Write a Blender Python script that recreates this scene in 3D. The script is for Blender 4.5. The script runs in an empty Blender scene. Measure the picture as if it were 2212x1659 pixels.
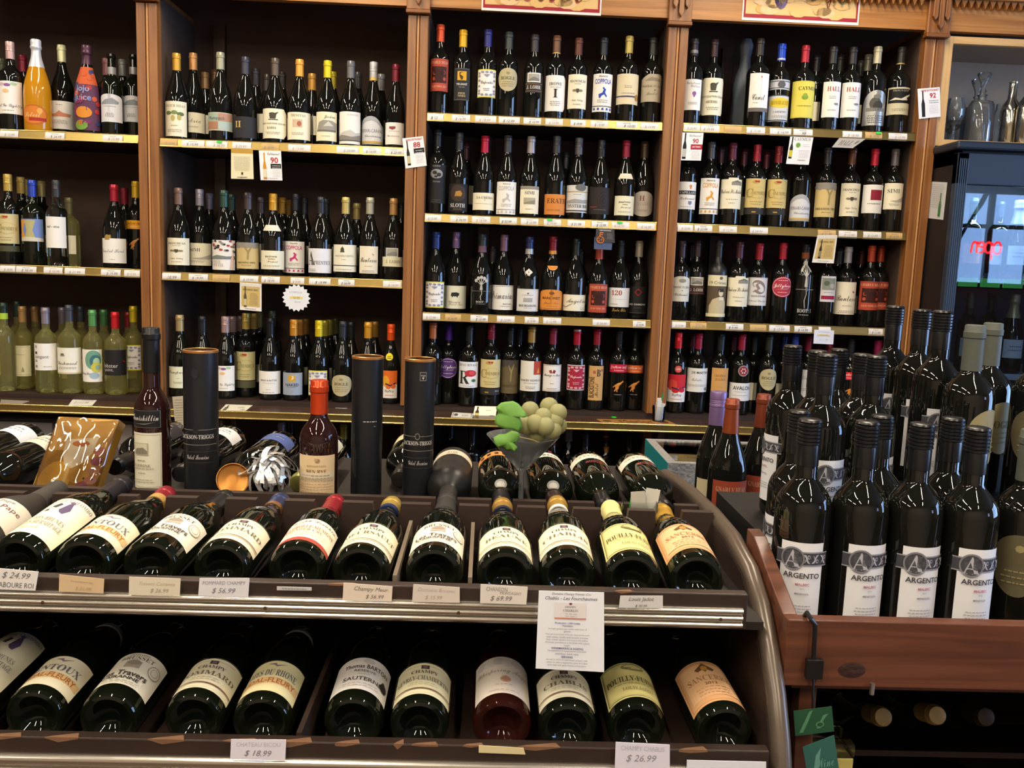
import bpy, bmesh, math, random
from mathutils import Vector, Matrix, noise
random.seed(7)
SC = bpy.context.scene
COL = SC.collection

# ------------------------------------------------------------------ camera
W, H = 2212, 1659
FPX = 1912.0
EYE = Vector((0.0, -3.35, 1.5))
YAW, PITCH, ROLL = (math.radians(a) for a in (1.879, 7.589, 2.140))
_cy, _sy, _cp, _sp, _cr, _sr = math.cos(YAW), math.sin(YAW), math.cos(PITCH), math.sin(PITCH), math.cos(ROLL), math.sin(ROLL)
FWD = Vector((_sy * _cp, _cy * _cp, -_sp))
_r0 = Vector((_cy, -_sy, 0))
_u0 = _r0.cross(FWD)
RIGHT = _r0 * _cr + _u0 * _sr
UP = _u0 * _cr - _r0 * _sr
cam_data = bpy.data.cameras.new('camera')
cam_data.sensor_width = 36.0
cam_data.lens = FPX / W * 36.0
cam_data.clip_start = 0.02
camera = bpy.data.objects.new('camera', cam_data)
COL.objects.link(camera)
m3 = Matrix((RIGHT, UP, -FWD)).transposed()
camera.matrix_world = Matrix.Translation(EYE) @ m3.to_4x4()
SC.camera = camera

# ------------------------------------------------------------------ world, exposure
SC.view_settings.view_transform = 'Standard'
SC.view_settings.look = 'None'
SC.view_settings.gamma = 1.0
SC.view_settings.use_curve_mapping = False
SC.view_settings.exposure = 0.20
wd = bpy.data.worlds.new('daylight')
SC.world = wd
wd.use_nodes = True
_bg = wd.node_tree.nodes['Background']
_bg.inputs[0].default_value = (0.36, 0.58, 1.0, 1)
_bg.inputs[1].default_value = 11.0
TUBE_POWER = 29.0
TUBE_COLOR = (1.0, 0.87, 0.68)

# pixel helpers: a photograph pixel to a point at a known depth or plane
def ray(px, py):
    return FWD + RIGHT * ((px - W / 2) / FPX) - UP * ((py - H / 2) / FPX)
def PZ(px, py, zc): return EYE + ray(px, py) * zc
def PY(px, py, Y):
    d = ray(px, py); return EYE + d * ((Y - EYE.y) / d.y)
def PX(px, py, X):
    d = ray(px, py); return EYE + d * ((X - EYE.x) / d.x)
def PH(px, py, Z):
    d = ray(px, py); return EYE + d * ((Z - EYE.z) / d.z)
def proj(p):
    v = p - EYE; z = v.dot(FWD)
    return W / 2 + FPX * v.dot(RIGHT) / z, H / 2 - FPX * v.dot(UP) / z

# ------------------------------------------------------------------ materials
def lin(h):
    if not isinstance(h, str): return tuple(h)
    h = h.lstrip('#')
    c = [int(h[i:i + 2], 16) / 255 for i in (0, 2, 4)]
    return tuple(x / 12.92 if x <= .04045 else ((x + .055) / 1.055) ** 2.4 for x in c)
_MC = {}
def newmat(name):
    m = bpy.data.materials.new(name); m.use_nodes = True
    nt = m.node_tree
    return m, nt, nt.nodes['Principled BSDF']
def mat(col, rough=.6, metal=0., var=.12, scale=40., spec=.5, bump=0., coat=0.):
    key = ('p', str(col), rough, metal, var, scale, spec, bump, coat)
    if key in _MC: return _MC[key]
    m, nt, b = newmat('paint_' + (col.strip('#') if isinstance(col, str) else 'mix'))
    c = lin(col)
    tc = nt.nodes.new('ShaderNodeTexCoord'); nz = nt.nodes.new('ShaderNodeTexNoise')
    nz.inputs['Scale'].default_value = scale; nz.inputs['Detail'].default_value = 3
    nt.links.new(tc.outputs['Object'], nz.inputs['Vector'])
    mx = nt.nodes.new('ShaderNodeMix'); mx.data_type = 'RGBA'
    mx.inputs[6].default_value = (*[x * (1 - var) for x in c], 1)
    mx.inputs[7].default_value = (*[min(1, x * (1 + var)) for x in c], 1)
    nt.links.new(nz.outputs['Fac'], mx.inputs[0]); nt.links.new(mx.outputs[2], b.inputs['Base Color'])
    b.inputs['Roughness'].default_value = rough; b.inputs['Metallic'].default_value = metal
    b.inputs['Specular IOR Level'].default_value = spec
    if coat: b.inputs['Coat Weight'].default_value = coat; b.inputs['Coat Roughness'].default_value = .05
    if bump:
        bp = nt.nodes.new('ShaderNodeBump'); bp.inputs['Strength'].default_value = bump; bp.inputs['Distance'].default_value = .002
        nt.links.new(nz.outputs['Fac'], bp.inputs['Height']); nt.links.new(bp.outputs[0], b.inputs['Normal'])
    _MC[key] = m
    return m
def paper(col): return mat(col, .62, 0, .03, 60, .35)
def ink(col): return mat(col, .6, 0, .04, 60, .3)
def foil(col): return mat(col, .36, .35, .06, 50, .5)
def wood(c1, c2, axis=2, rough=.45, fine=1.0):
    key = ('w', c1, c2, axis, rough, fine)
    if key in _MC: return _MC[key]
    m, nt, b = newmat('wood_' + c1.strip('#'))
    tc = nt.nodes.new('ShaderNodeTexCoord'); mp = nt.nodes.new('ShaderNodeMapping')
    s = [60 * fine] * 3; s[axis] = 3.0 * fine
    mp.inputs['Scale'].default_value = s
    nz = nt.nodes.new('ShaderNodeTexNoise'); nz.inputs['Scale'].default_value = 1.0; nz.inputs['Detail'].default_value = 5
    nz.inputs['Distortion'].default_value = .6
    cr = nt.nodes.new('ShaderNodeValToRGB')
    cr.color_ramp.elements[0].color = (*lin(c1), 1); cr.color_ramp.elements[0].position = .32
    cr.color_ramp.elements[1].color = (*lin(c2), 1); cr.color_ramp.elements[1].position = .68
    nt.links.new(tc.outputs['Object'], mp.inputs[0]); nt.links.new(mp.outputs[0], nz.inputs['Vector'])
    nt.links.new(nz.outputs['Fac'], cr.inputs[0]); nt.links.new(cr.outputs[0], b.inputs['Base Color'])
    bp = nt.nodes.new('ShaderNodeBump'); bp.inputs['Strength'].default_value = .15; bp.inputs['Distance'].default_value = .001
    nt.links.new(nz.outputs['Fac'], bp.inputs['Height']); nt.links.new(bp.outputs[0], b.inputs['Normal'])
    b.inputs['Roughness'].default_value = rough
    _MC[key] = m
    return m
def thin_glass(name, tint=(1, 1, 1), rough=.02, ior=1.5, haze=0.0):
    if name in _MC: return _MC[name]
    m, nt, b = newmat(name); nt.nodes.remove(b)
    tr = nt.nodes.new('ShaderNodeBsdfTransparent'); tr.inputs[0].default_value = (*tint, 1)
    gl = nt.nodes.new('ShaderNodeBsdfGlossy'); gl.inputs['Roughness'].default_value = rough
    fr = nt.nodes.new('ShaderNodeFresnel'); fr.inputs[0].default_value = ior
    mx = nt.nodes.new('ShaderNodeMixShader')
    nt.links.new(fr.outputs[0], mx.inputs[0]); nt.links.new(tr.outputs[0], mx.inputs[1]); nt.links.new(gl.outputs[0], mx.inputs[2])
    last = mx.outputs[0]
    if haze:
        df = nt.nodes.new('ShaderNodeBsdfDiffuse'); df.inputs[0].default_value = (.8, .82, .84, 1)
        m2 = nt.nodes.new('ShaderNodeMixShader'); m2.inputs[0].default_value = haze
        nt.links.new(last, m2.inputs[1]); nt.links.new(df.outputs[0], m2.inputs[2]); last = m2.outputs[0]
    nt.links.new(last, nt.nodes['Material Output'].inputs[0])
    _MC[name] = m
    return m
def emit(name, col, s):
    if name in _MC: return _MC[name]
    m, nt, b = newmat(name)
    b.inputs['Base Color'].default_value = (*lin(col), 1)
    b.inputs['Emission Color'].default_value = (*lin(col), 1); b.inputs['Emission Strength'].default_value = s
    _MC[name] = m
    return m
def wine_glass(name, col, trans=0.0, rough=.014, ior=1.5):
    if name in _MC: return _MC[name]
    m, nt, b = newmat(name)
    tc = nt.nodes.new('ShaderNodeTexCoord'); nz = nt.nodes.new('ShaderNodeTexNoise'); nz.inputs['Scale'].default_value = 25
    nt.links.new(tc.outputs['Object'], nz.inputs['Vector'])
    mr = nt.nodes.new('ShaderNodeMapRange'); mr.inputs[3].default_value = rough * .6; mr.inputs[4].default_value = rough * 1.6
    nt.links.new(nz.outputs['Fac'], mr.inputs[0]); nt.links.new(mr.outputs[0], b.inputs['Roughness'])
    b.inputs['Base Color'].default_value = (*lin(col), 1)
    b.inputs['IOR'].default_value = ior
    b.inputs['Transmission Weight'].default_value = trans
    _MC[name] = m
    return m
GLASS = {
    'dark': wine_glass('dark_glass', (.006, .006, .005)),
    'green': wine_glass('green_glass', (.0045, .0060, .0032)),
    'matte': wine_glass('matte_glass', (.012, .011, .011), 0, .32),
    'dusty': mat('#2c2723', .55, 0, .3, 30),
    'olive': wine_glass('olive_glass', (.20, .26, .06), .85, .03, 1.25),
    'pale': wine_glass('pale_wine_glass', (.78, .74, .30), .90, .02, 1.3),
    'clear': wine_glass('clear_wine_glass', (.80, .84, .66), 1.0, .02, 1.3),
    'rose': wine_glass('rose_glass', (.22, .05, .035), .9, .03, 1.3),
    'orange': wine_glass('orange_drink_glass', '#c98a1a', .1, .08),
    'ruby': wine_glass('ruby_glass', (.020, .006, .005)),
}
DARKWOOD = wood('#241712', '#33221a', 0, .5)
INSIDE = mat('#49372d', .8, 0, .2, 8)
RACKBROWN = mat('#33251f', .55, 0, .25, 14, .4, .3)
OAK = wood('#774824', '#9a6637', 2, .36)
OAKH = wood('#96602e', '#bd8446', 0, .38)
PINE = wood('#c99a5c', '#dab277', 2, .42)
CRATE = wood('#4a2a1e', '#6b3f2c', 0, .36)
BRASS = mat('#b39a5c', .30, .9, .12, 18)
STEEL = mat('#c8c2b8', .24, .95, .10, 12)
CHROME = mat('#d0d0d0', .12, 1.0, .05, 20)

# ------------------------------------------------------------------ mesh helpers
def link(o, parent=None):
    COL.objects.link(o)
    if parent is not None: o.parent = parent
    return o
def tag(o, label=None, cat=None, group=None, kind=None):
    if label: o['label'] = label
    if cat: o['category'] = cat
    if group: o['group'] = group
    if kind: o['kind'] = kind
    return o
def thing(name, label, cat, loc=(0, 0, 0), group=None, rot=None, M=None):
    o = bpy.data.objects.new(name, None)
    o.empty_display_size = .02
    if M is not None: o.matrix_world = M
    else:
        o.location = loc
        if rot: o.rotation_euler = rot
    COL.objects.link(o)
    return tag(o, label, cat, group)
class MB:
    def __init__(s): s.v = []; s.f = []; s.mi = []
    def add(s, vs, fs, mi=0):
        n = len(s.v); s.v += [tuple(v) for v in vs]; s.f += [tuple(i + n for i in f) for f in fs]; s.mi += [mi] * len(fs); return s
    def box(s, x0, x1, y0, y1, z0, z1, mi=0, M=None):
        vs = [Vector((x, y, z)) for z in (z0, z1) for y in (y0, y1) for x in (x0, x1)]
        if M is not None: vs = [M @ v for v in vs]
        return s.add(vs, [(0, 2, 3, 1), (4, 5, 7, 6), (0, 1, 5, 4), (2, 6, 7, 3), (0, 4, 6, 2), (1, 3, 7, 5)], mi)
    def prism(s, poly, fn, t0, t1, mi=0):
        n = len(poly)
        vs = [fn(a, b, t0) for a, b in poly] + [fn(a, b, t1) for a, b in poly]
        fs = [tuple(range(n)), tuple(range(2 * n - 1, n - 1, -1))] + [(i, (i + 1) % n, n + (i + 1) % n, n + i) for i in range(n)]
        return s.add(vs, fs, mi)
    def lathe(s, pr, seg=32, mi=0, c=(0, 0, 0), close=False, start=0, span=2 * math.pi):
        rings = []; n0 = len(s.v)
        full = abs(span - 2 * math.pi) < 1e-6
        for r, z in pr:
            if r < 1e-6:
                rings.append([len(s.v)]); s.v.append((c[0], c[1], c[2] + z))
            else:
                k = seg if full else seg + 1
                rings.append(list(range(len(s.v), len(s.v) + k)))
                for i in range(k):
                    a = start + span * i / seg
                    s.v.append((c[0] + r * math.cos(a), c[1] + r * math.sin(a), c[2] + z))
        for A, B in zip(rings, rings[1:]):
            k = seg
            for i in range(k):
                j = (i + 1) % len(A) if len(A) > 1 else 0; jj = (i + 1) % len(B) if len(B) > 1 else 0
                if len(A) == 1 and len(B) == 1: continue
                if len(A) == 1: s.f.append((A[0], B[i], B[jj]))
                elif len(B) == 1: s.f.append((A[i], A[j], B[0]))
                else: s.f.append((A[i], A[j], B[jj], B[i]))
                s.mi.append(mi)
        return s
    def tube(s, pts, r, seg=10, mi=0, flat=1.0, side=None):
        rings = []; pts = [Vector(p) for p in pts]
        for i, p in enumerate(pts):
            d = (pts[min(i + 1, len(pts) - 1)] - pts[max(i - 1, 0)]).normalized()
            ref = Vector(side) if side else (Vector((0, 0, 1)) if abs(d.z) < .9 else Vector((1, 0, 0)))
            a = d.cross(ref).normalized(); b = a.cross(d).normalized()
            rr = r[i] if isinstance(r, (list, tuple)) else r
            rings.append(len(s.v))
            for k in range(seg):
                t = 2 * math.pi * k / seg
                s.v.append(tuple(p + a * math.cos(t) * rr * flat + b * math.sin(t) * rr))
        for A, B in zip(rings, rings[1:]):
            for k in range(seg):
                s.f.append((A + k, A + (k + 1) % seg, B + (k + 1) % seg, B + k)); s.mi.append(mi)
        s.f.append(tuple(range(rings[0], rings[0] + seg))); s.mi.append(mi)
        s.f.append(tuple(range(rings[-1] + seg - 1, rings[-1] - 1, -1))); s.mi.append(mi)
        return s
    def mesh(s, name, mats, off=None, smooth=False, recalc=True):
        me = bpy.data.meshes.new(name)
        vs = s.v if off is None else [(a - off[0], b - off[1], c - off[2]) for a, b, c in s.v]
        me.from_pydata(vs, [], s.f)
        for m in (mats if isinstance(mats, (list, tuple)) else [mats]): me.materials.append(m)
        me.polygons.foreach_set('material_index', s.mi)
        if recalc:
            bm = bmesh.new(); bm.from_mesh(me); bmesh.ops.recalc_face_normals(bm, faces=bm.faces[:]); bm.to_mesh(me); bm.free()
        if smooth:
            me.polygons.foreach_set('use_smooth', [True] * len(me.polygons))
            me.set_sharp_from_angle(angle=math.radians(38))
        me.update()
        return me
    def obj(s, name, mats, parent=None, off=None, smooth=False, bev=0, **t):
        if off is None and parent is not None:
            off = Vector((0, 0, 0)); q = parent
            while q is not None: off = off + q.location; q = q.parent
        o = bpy.data.objects.new(name, s.mesh(name, mats, off, smooth))
        link(o, parent)
        if bev:
            b = o.modifiers.new('bevel', 'BEVEL'); b.width = bev; b.segments = 2; b.limit_method = 'ANGLE'
        return tag(o, **t)
def center(vs):
    vs = list(vs); n = len(vs)
    return Vector((sum(v[0] for v in vs) / n, sum(v[1] for v in vs) / n, min(v[2] for v in vs)))
def lone(mb, name, mats, label, cat, group=None, smooth=False, bev=0):
    """a thing that is one mesh: its origin at its base"""
    c = center(mb.v)
    o = bpy.data.objects.new(name, mb.mesh(name, mats, c, smooth)); o.location = c
    COL.objects.link(o)
    if bev:
        b = o.modifiers.new('bevel', 'BEVEL'); b.width = bev; b.segments = 2; b.limit_method = 'ANGLE'
    return tag(o, label, cat, group)

# ------------------------------------------------------------------ print: flat lettering and marks laid onto labels
_B = {'S': (0x1D400, 0x1D41A, 0x1D7CE), 'i': (0x1D434, 0x1D44E, None), 'c': (0x1D4D0, 0x1D4EA, None), 'g': (0x1D56C, 0x1D586, None), 'I': (0x1D468, 0x1D482, None)}
def styled(s, font):
    if font not in _B: return s
    A, a, d = _B[font]; out = ''
    for ch in s:
        if 'A' <= ch <= 'Z': out += chr(A + ord(ch) - 65)
        elif 'a' <= ch <= 'z': out += chr(0x210E) if (font == 'i' and ch == 'h') else chr(a + ord(ch) - 97)
        elif '0' <= ch <= '9' and d: out += chr(d + ord(ch) - 48)
        else: out += ch
    return out
_TC = {}
def text_geo(s, font):
    k = (s, font)
    if k not in _TC:
        if font == 'S' and s != s.upper(): s = s.upper() if len(s) < 9 else s; font = 'S' if s == s.upper() else 'b'
        c = bpy.data.curves.new('lettering', 'FONT'); c.body = styled(s, font if font in 'Sc' or s == 'D' else 's'); c.resolution_u = 2
        if font == 'b': c.offset = .018
        if font in 'iI': c.shear = .32
        o = bpy.data.objects.new('lettering', c)
        me = bpy.data.meshes.new_from_object(o)
        vs = [(v.co.x, v.co.y) for v in me.vertices]; fs = [tuple(p.vertices) for p in me.polygons]
        bpy.data.objects.remove(o); bpy.data.meshes.remove(me); bpy.data.curves.remove(c)
        if not vs: vs = [(0, 0), (1, 0), (1, 1)]; fs = []
        x0 = min(v[0] for v in vs); x1 = max(v[0] for v in vs); y0 = min(v[1] for v in vs); y1 = max(v[1] for v in vs)
        _TC[k] = ([((x - x0) / (x1 - x0 + 1e-9) - .5, (y - y0) / (y1 - y0 + 1e-9) - .5) for x, y in vs], fs, (x1 - x0) / (y1 - y0 + 1e-9))
    return _TC[k]
def T(s, u, v, h, c='#2a2724', font='S', mw=1.7, rot=0): return ('t', s, u, v, h, c, font, mw, rot)
def Rc(u0, v0, u1, v1, c): return ('p', [(u0, v0), (u1, v0), (u1, v1), (u0, v1)], c)
def El(u, v, ru, rv, c, n=18): return ('p', [(u + ru * math.cos(6.2832 * i / n), v + rv * math.sin(6.2832 * i / n)) for i in range(n)], c)
def Pl(pts, c): return ('p', pts, c)
def Fm(i, c, t=.03): return [Rc(-1 + i, i / 2, 1 - i, i / 2 + t / 2, c), Rc(-1 + i, 1 - i / 2 - t / 2, 1 - i, 1 - i / 2, c), Rc(-1 + i, i / 2, -1 + i + t, 1 - i / 2, c), Rc(1 - i - t, i / 2, 1 - i, 1 - i / 2, c)]
def Ln(v, n=1, w=.6, c='#8d877c', dv=.05, h=.016, u=0):
    o = []; rr = random.Random(int(v * 1000) + n)
    for k in range(n):
        x = u - w * rr.uniform(.75, 1)
        e = u + (u - x)
        while x < e:
            l = rr.uniform(.06, .16); o.append(Rc(x, v - k * dv, min(e, x + l), v - k * dv + h, c)); x += l + .04
    return o
def flat(ops):
    o = []
    for a in ops:
        if isinstance(a, list): o += flat(a)
        else: o.append(a)
    return o
def ops_geo(ops, wid, hei):
    """each op to (verts in metres (u,v), faces, colour)"""
    out = []
    for op in flat(ops):
        if op[0] == 't':
            _, s, u, v, h, c, font, mw, rot = op
            vs, fs, asp = text_geo(s, font)
            hh = h * hei; ww = hh * asp
            lim = mw * wid / 2 if not rot else mw * hei / 2
            if ww > lim: ww = lim
            P = []
            for x, y in vs:
                a, b = x * ww, y * hh
                if rot: a, b = a * math.cos(rot) - b * math.sin(rot), a * math.sin(rot) + b * math.cos(rot)
                P.append((u * wid / 2 + a, v * hei + b))
            out.append((P, fs, c))
        else:
            P = [(a * wid / 2, b * hei) for a, b in op[1]]
            out.append((P, [tuple(range(len(P)))], op[2]))
    return out
def printed(name, ops, wid, hei, parent, fn, step=.005, lift=.00012, base=.0002, vstep=0):
    """builds the ops as one mesh of flat print; fn(u, v, w) lays it onto the surface"""
    geo = ops_geo(ops, wid, hei)
    if not geo: return None
    bm = bmesh.new(); cols = []
    for i, (P, fs, c) in enumerate(geo):
        if c not in cols: cols.append(c)
        mi = cols.index(c)
        vs = [bm.verts.new((a, b, base + lift * min(i, 12))) for a, b in P]
        for f in fs:
            try: bm.faces.new([vs[k] for k in f]).material_index = mi
            except ValueError: pass
    if step:
        bmesh.ops.triangulate(bm, faces=[f for f in bm.faces if len(f.verts) > 4])
        if vstep:
            ys = [v.co.y for v in bm.verts]; y = min(ys)
            for k in range(1, int((max(ys) - y) / vstep) + 1): bmesh.ops.bisect_plane(bm, geom=bm.verts[:] + bm.edges[:] + bm.faces[:], plane_co=(0, y + k * vstep, 0), plane_no=(0, 1, 0))
        xs = [v.co.x for v in bm.verts]; n = int((max(xs) - min(xs)) / step) + 1; x = min(xs)
        for k in range(1, n):
            bmesh.ops.bisect_plane(bm, geom=bm.verts[:] + bm.edges[:] + bm.faces[:], plane_co=(x + k * step, 0, 0), plane_no=(1, 0, 0))
    for v in bm.verts: v.co = fn(v.co.x, v.co.y, v.co.z)
    me = bpy.data.meshes.new(name); bm.to_mesh(me); bm.free()
    for c in cols: me.materials.append(ink(c))
    o = bpy.data.objects.new(name, me)
    return link(o, parent)
# ------------------------------------------------------------------ bottles
def shoulder(shape, Hh, R):
    rn = .0142
    if shape == 'b':   # high round shoulders
        zs, ze = .600, .745; tab = [(0, 1), (.12, .985), (.25, .94), (.4, .84), (.53, .69), (.65, .5), (.77, .3), (.88, .12), (1, 0)]
    elif shape == 'u':  # sloping shoulders
        zs, ze = .43, .80; tab = [(0, 1), (.1, .985), (.22, .93), (.36, .80), (.5, .61), (.64, .39), (.78, .2), (.9, .07), (1, 0)]
    elif shape == 'm':  # sparkling
        rn = .0150; zs, ze = .40, .84; tab = [(0, 1), (.1, .985), (.22, .93), (.36, .80), (.5, .62), (.64, .42), (.78, .23), (.9, .08), (1, 0)]
    elif shape == 'i':  # tall slim dessert bottle
        rn = .0135; zs, ze = .525, .66; tab = [(0, 1), (.15, .97), (.3, .88), (.45, .73), (.6, .5), (.75, .27), (.88, .1), (1, 0)]
    else:               # 'h' half bottle
        rn = .0138; zs, ze = .54, .73; tab = [(0, 1), (.15, .98), (.3, .91), (.45, .78), (.6, .56), (.75, .3), (.88, .11), (1, 0)]
    return rn, zs * Hh, ze * Hh, tab
def profile(shape, Hh, R):
    rn, zs, ze, tab = shoulder(shape, Hh, R)
    p = [(0, .020), (R * .3, .017), (R * .55, .008), (R * .68, .0022), (R * .78, 0), (R * .90, .001), (R * .97, .0045), (R, .010), (R, zs * .5)]
    p += [(rn + (R - rn) * k, zs + (ze - zs) * t) for t, k in tab]
    p += [(rn * .985, ze + (Hh - ze) * .4), (rn * .96, Hh - .022)]
    return p
def r_at(pr, z):
    q = [a for a in pr[6:]]
    for (r0, z0), (r1, z1) in zip(q, q[1:]):
        if z0 <= z <= z1: return r0 + (r1 - r0) * (z - z0) / (z1 - z0 + 1e-9)
    return q[-1][0] if z > q[-1][1] else q[0][0]
_GM = {}
def glass_mesh(shape, Hh, R, seg, mouth):
    k = ('g', shape, round(Hh, 3), round(R, 4), seg, mouth)
    if k not in _GM:
        pr = profile(shape, Hh, R); rn = pr[-1][0]
        if mouth: pr = pr + [(rn, Hh - .018), (rn + .0028, Hh - .0165), (rn + .003, Hh - .010), (rn + .0008, Hh - .009), (rn + .0004, Hh - .001), (rn - .002, Hh), (rn - .0035, Hh - .002), (0, Hh - .03)]
        else: pr = pr + [(rn, Hh - .003), (0, Hh - .003)]
        _GM[k] = MB().lathe(pr, seg).mesh('glass', GLASS['dark'], None, True)
    return _GM[k]
def cap_mesh(kind, shape, Hh, R, L, seg):
    k = ('c', kind, shape, round(Hh, 3), round(R, 4), round(L, 3), seg)
    if k not in _GM:
        pr = profile(shape, Hh, R); z0 = Hh - L; e = .0007
        rb = r_at(pr, z0) + e; rm = r_at(pr, Hh - .03) + e
        if kind == 'screw':
            r = max(rb, .0147); a = [(rb - .0005, z0), (r, z0 + .0003), (r, Hh - .036), (r - .0008, Hh - .0355), (r - .0008, Hh - .034), (r + .0002, Hh - .0335)]
            for i in range(3): a += [(r + .0002, Hh - .028 + i * .004), (r - .0004, Hh - .0272 + i * .004), (r - .0004, Hh - .0262 + i * .004), (r + .0002, Hh - .0255 + i * .004)]
            a += [(r + .0003, Hh - .003), (r - .001, Hh - .0005), (r - .003, Hh), (0, Hh)]
        elif kind == 'bead':
            r = .0153; a = [(rb - .0004, z0), (r - .0006, z0 + .0003), (r - .0006, Hh - .036)]
            for i in range(6):
                z = Hh - .034 + i * .0048
                a += [(r - .0010, z), (r + .0006, z + .0010), (r + .0006, z + .0034), (r - .0010, z + .0046)]
            a += [(r + .0004, Hh - .0035), (r - .0008, Hh - .001), (r - .003, Hh), (0, Hh)]
        elif kind == 'spark':
            a = [(rb, z0)] + [(r_at(pr, z0 + (L - .03) * t) + .0012, z0 + (L - .03) * t) for t in (.2, .4, .6, .8)]
            a += [(rm + .001, Hh - .036), (rm + .0035, Hh - .033), (rm + .004, Hh - .026), (rm + .002, Hh - .022), (rm + .0028, Hh - .016), (rm + .0026, Hh - .005), (rm, Hh - .001), (0, Hh)]
        else:
            a = [(rb - .0006, z0), (rb, z0 + .0003), (rm, Hh - .021), (rm + .0013, Hh - .0195), (rm + .0015, Hh - .011), (rm + .0003, Hh - .0095), (rm + .0002, Hh - .002), (rm - .001, Hh - .0004), (rm - .003, Hh), (0, Hh)]
        _GM[k] = MB().lathe(a, seg).mesh('capsule', GLASS['dark'], None, True)
    return _GM[k]
def shared(name, me, m, parent):
    o = bpy.data.objects.new(name, me); link(o, parent)
    o.material_slots[0].link = 'OBJECT'; o.material_slots[0].material = m
    return o
def outline(shape, w, h):
    a = w / 2
    if shape == 'ell': return [(a * math.cos(6.28319 * i / 40), h / 2 + h / 2 * math.sin(6.28319 * i / 40)) for i in range(40)]
    if shape == 'egg':
        o = []
        for i in range(40):
            t = 6.28319 * i / 40; s = math.sin(t)
            o.append((a * math.cos(t) * (1 + .13 * s) / 1.04, h / 2 + h / 2 * s))
        return o
    if shape == 'arch':
        return [(-a, 0), (a, 0), (a, h * .80)] + [(a * math.cos(math.pi * i / 12), h * .80 + h * .20 * math.sin(math.pi * i / 12)) for i in range(1, 12)] + [(-a, h * .80)]
    if shape == 'dome':
        return [(-a, 0), (a, 0), (a, h * .55)] + [(a * math.cos(math.pi * i / 12), h * .55 + h * .45 * math.sin(math.pi * i / 12)) for i in range(1, 12)] + [(-a, h * .55)]
    if shape == 'ogee':
        return [(-a, 0), (a, 0), (a, h * .62), (a * .72, h * .72), (a * .5, h * .86), (a * .25, h * .96), (0, h), (-a * .25, h * .99), (-a * .55, h * .93), (-a * .8, h * .84), (-a, h * .72)]
    if shape == 'cham':
        c = w * .12; return [(-a + c, 0), (a - c, 0), (a, c), (a, h - c), (a - c, h), (-a + c, h), (-a, h - c), (-a, c)]
    if shape == 'chamr':
        c = w * .15; return [(-a, 0), (a - c, 0), (a, c), (a, h - c), (a - c, h), (-a, h)]
    if shape == 'slant': return [(-a, 0), (a, 0), (a, h * .86), (a * .7, h), (-a * .3, h), (-a, h * .82)]
    if shape == 'trap': return [(-a * .95, 0), (a * .95, 0), (a * .72, h), (-a * .72, h)]
    if shape == 'tab': return [(-a, 0), (a, 0), (a, h * .95), (a * .45, h * .95), (a * .4, h), (-a * .3, h), (-a * .35, h * .95), (-a, h * .95)]
    if shape == 'crest': return [(-a, 0), (a, 0), (a, h * .96)] + [(a * .95 * math.cos(math.pi * i / 10), h * .96 + h * .04 * math.sin(math.pi * i / 10)) for i in range(1, 10)] + [(-a, h * .96)]
    if shape == 'torn':
        rr = random.Random(3); return [(-a, 0), (-a * .4, h * .03), (0, -h * .02), (a * .5, h * .02), (a, 0), (a * .96, h * .3), (a, h * .6), (a * .93, h), (a * .3, h * .97), (-a * .3, h * 1.02), (-a, h * .96)]
    return [(-a, 0), (a, 0), (a, h), (-a, h)]
def put_label(parent, pr, d, name='label'):
    """d: z0, z1, half (angle), shape, bg, ops, rot"""
    R = r_at(pr, (d['z0'] + d['z1']) / 2); half = d['half']; rot = d.get('rot', 0)
    w = 2 * half * R; h = d['z1'] - d['z0']
    z0 = d['z0']
    def fn(u, v, o):
        a = u / R + rot; r = r_at(pr, z0 + v) + .0004 + o
        return Vector((r * math.sin(a), -r * math.cos(a), z0 + v))
    lab = parent
    if d.get('bg'):
        pts = outline(d.get('shape', 'rect'), w, h)
        bm = bmesh.new(); bm.faces.new([bm.verts.new((a, b, 0)) for a, b in pts])
        bmesh.ops.triangulate(bm, faces=bm.faces[:])
        n = max(2, int(w / d.get('step', .008)))
        for k in range(1, n):
            bmesh.ops.bisect_plane(bm, geom=bm.verts[:] + bm.edges[:] + bm.faces[:], plane_co=(-w / 2 + k * w / n, 0, 0), plane_no=(1, 0, 0))
        curved = r_at(pr, z0) - r_at(pr, d['z1']) > .00005
        if curved:
            nv = max(6, int(h / .007))
            for k in range(1, nv):
                bmesh.ops.bisect_plane(bm, geom=bm.verts[:] + bm.edges[:] + bm.faces[:], plane_co=(0, k * h / nv, 0), plane_no=(0, 1, 0))
        for v in bm.verts: v.co = fn(v.co.x, v.co.y, 0)
        bmesh.ops.recalc_face_normals(bm, faces=bm.faces[:])
        me = bpy.data.meshes.new(name); bm.to_mesh(me); bm.free()
        me.materials.append(d['bg'] if not isinstance(d['bg'], str) else paper(d['bg']))
        me.polygons.foreach_set('use_smooth', [True] * len(me.polygons))
        lab = link(bpy.data.objects.new(name, me), parent)
    if d.get('ops'): printed('lettering', d['ops'], w, h, lab, fn, step=d.get('step', .008), vstep=.012 if r_at(pr, z0) - r_at(pr, d['z1']) > .00005 else 0)
    return lab
def band_mesh(pr, z0, z1, extra=.0012):
    return MB().lathe([(r_at(pr, z0), z0), (r_at(pr, z0) + extra, z0), (r_at(pr, (z0 + z1) / 2) + extra, (z0 + z1) / 2), (r_at(pr, z1) + extra, z1), (r_at(pr, z1), z1)], 28)
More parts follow.
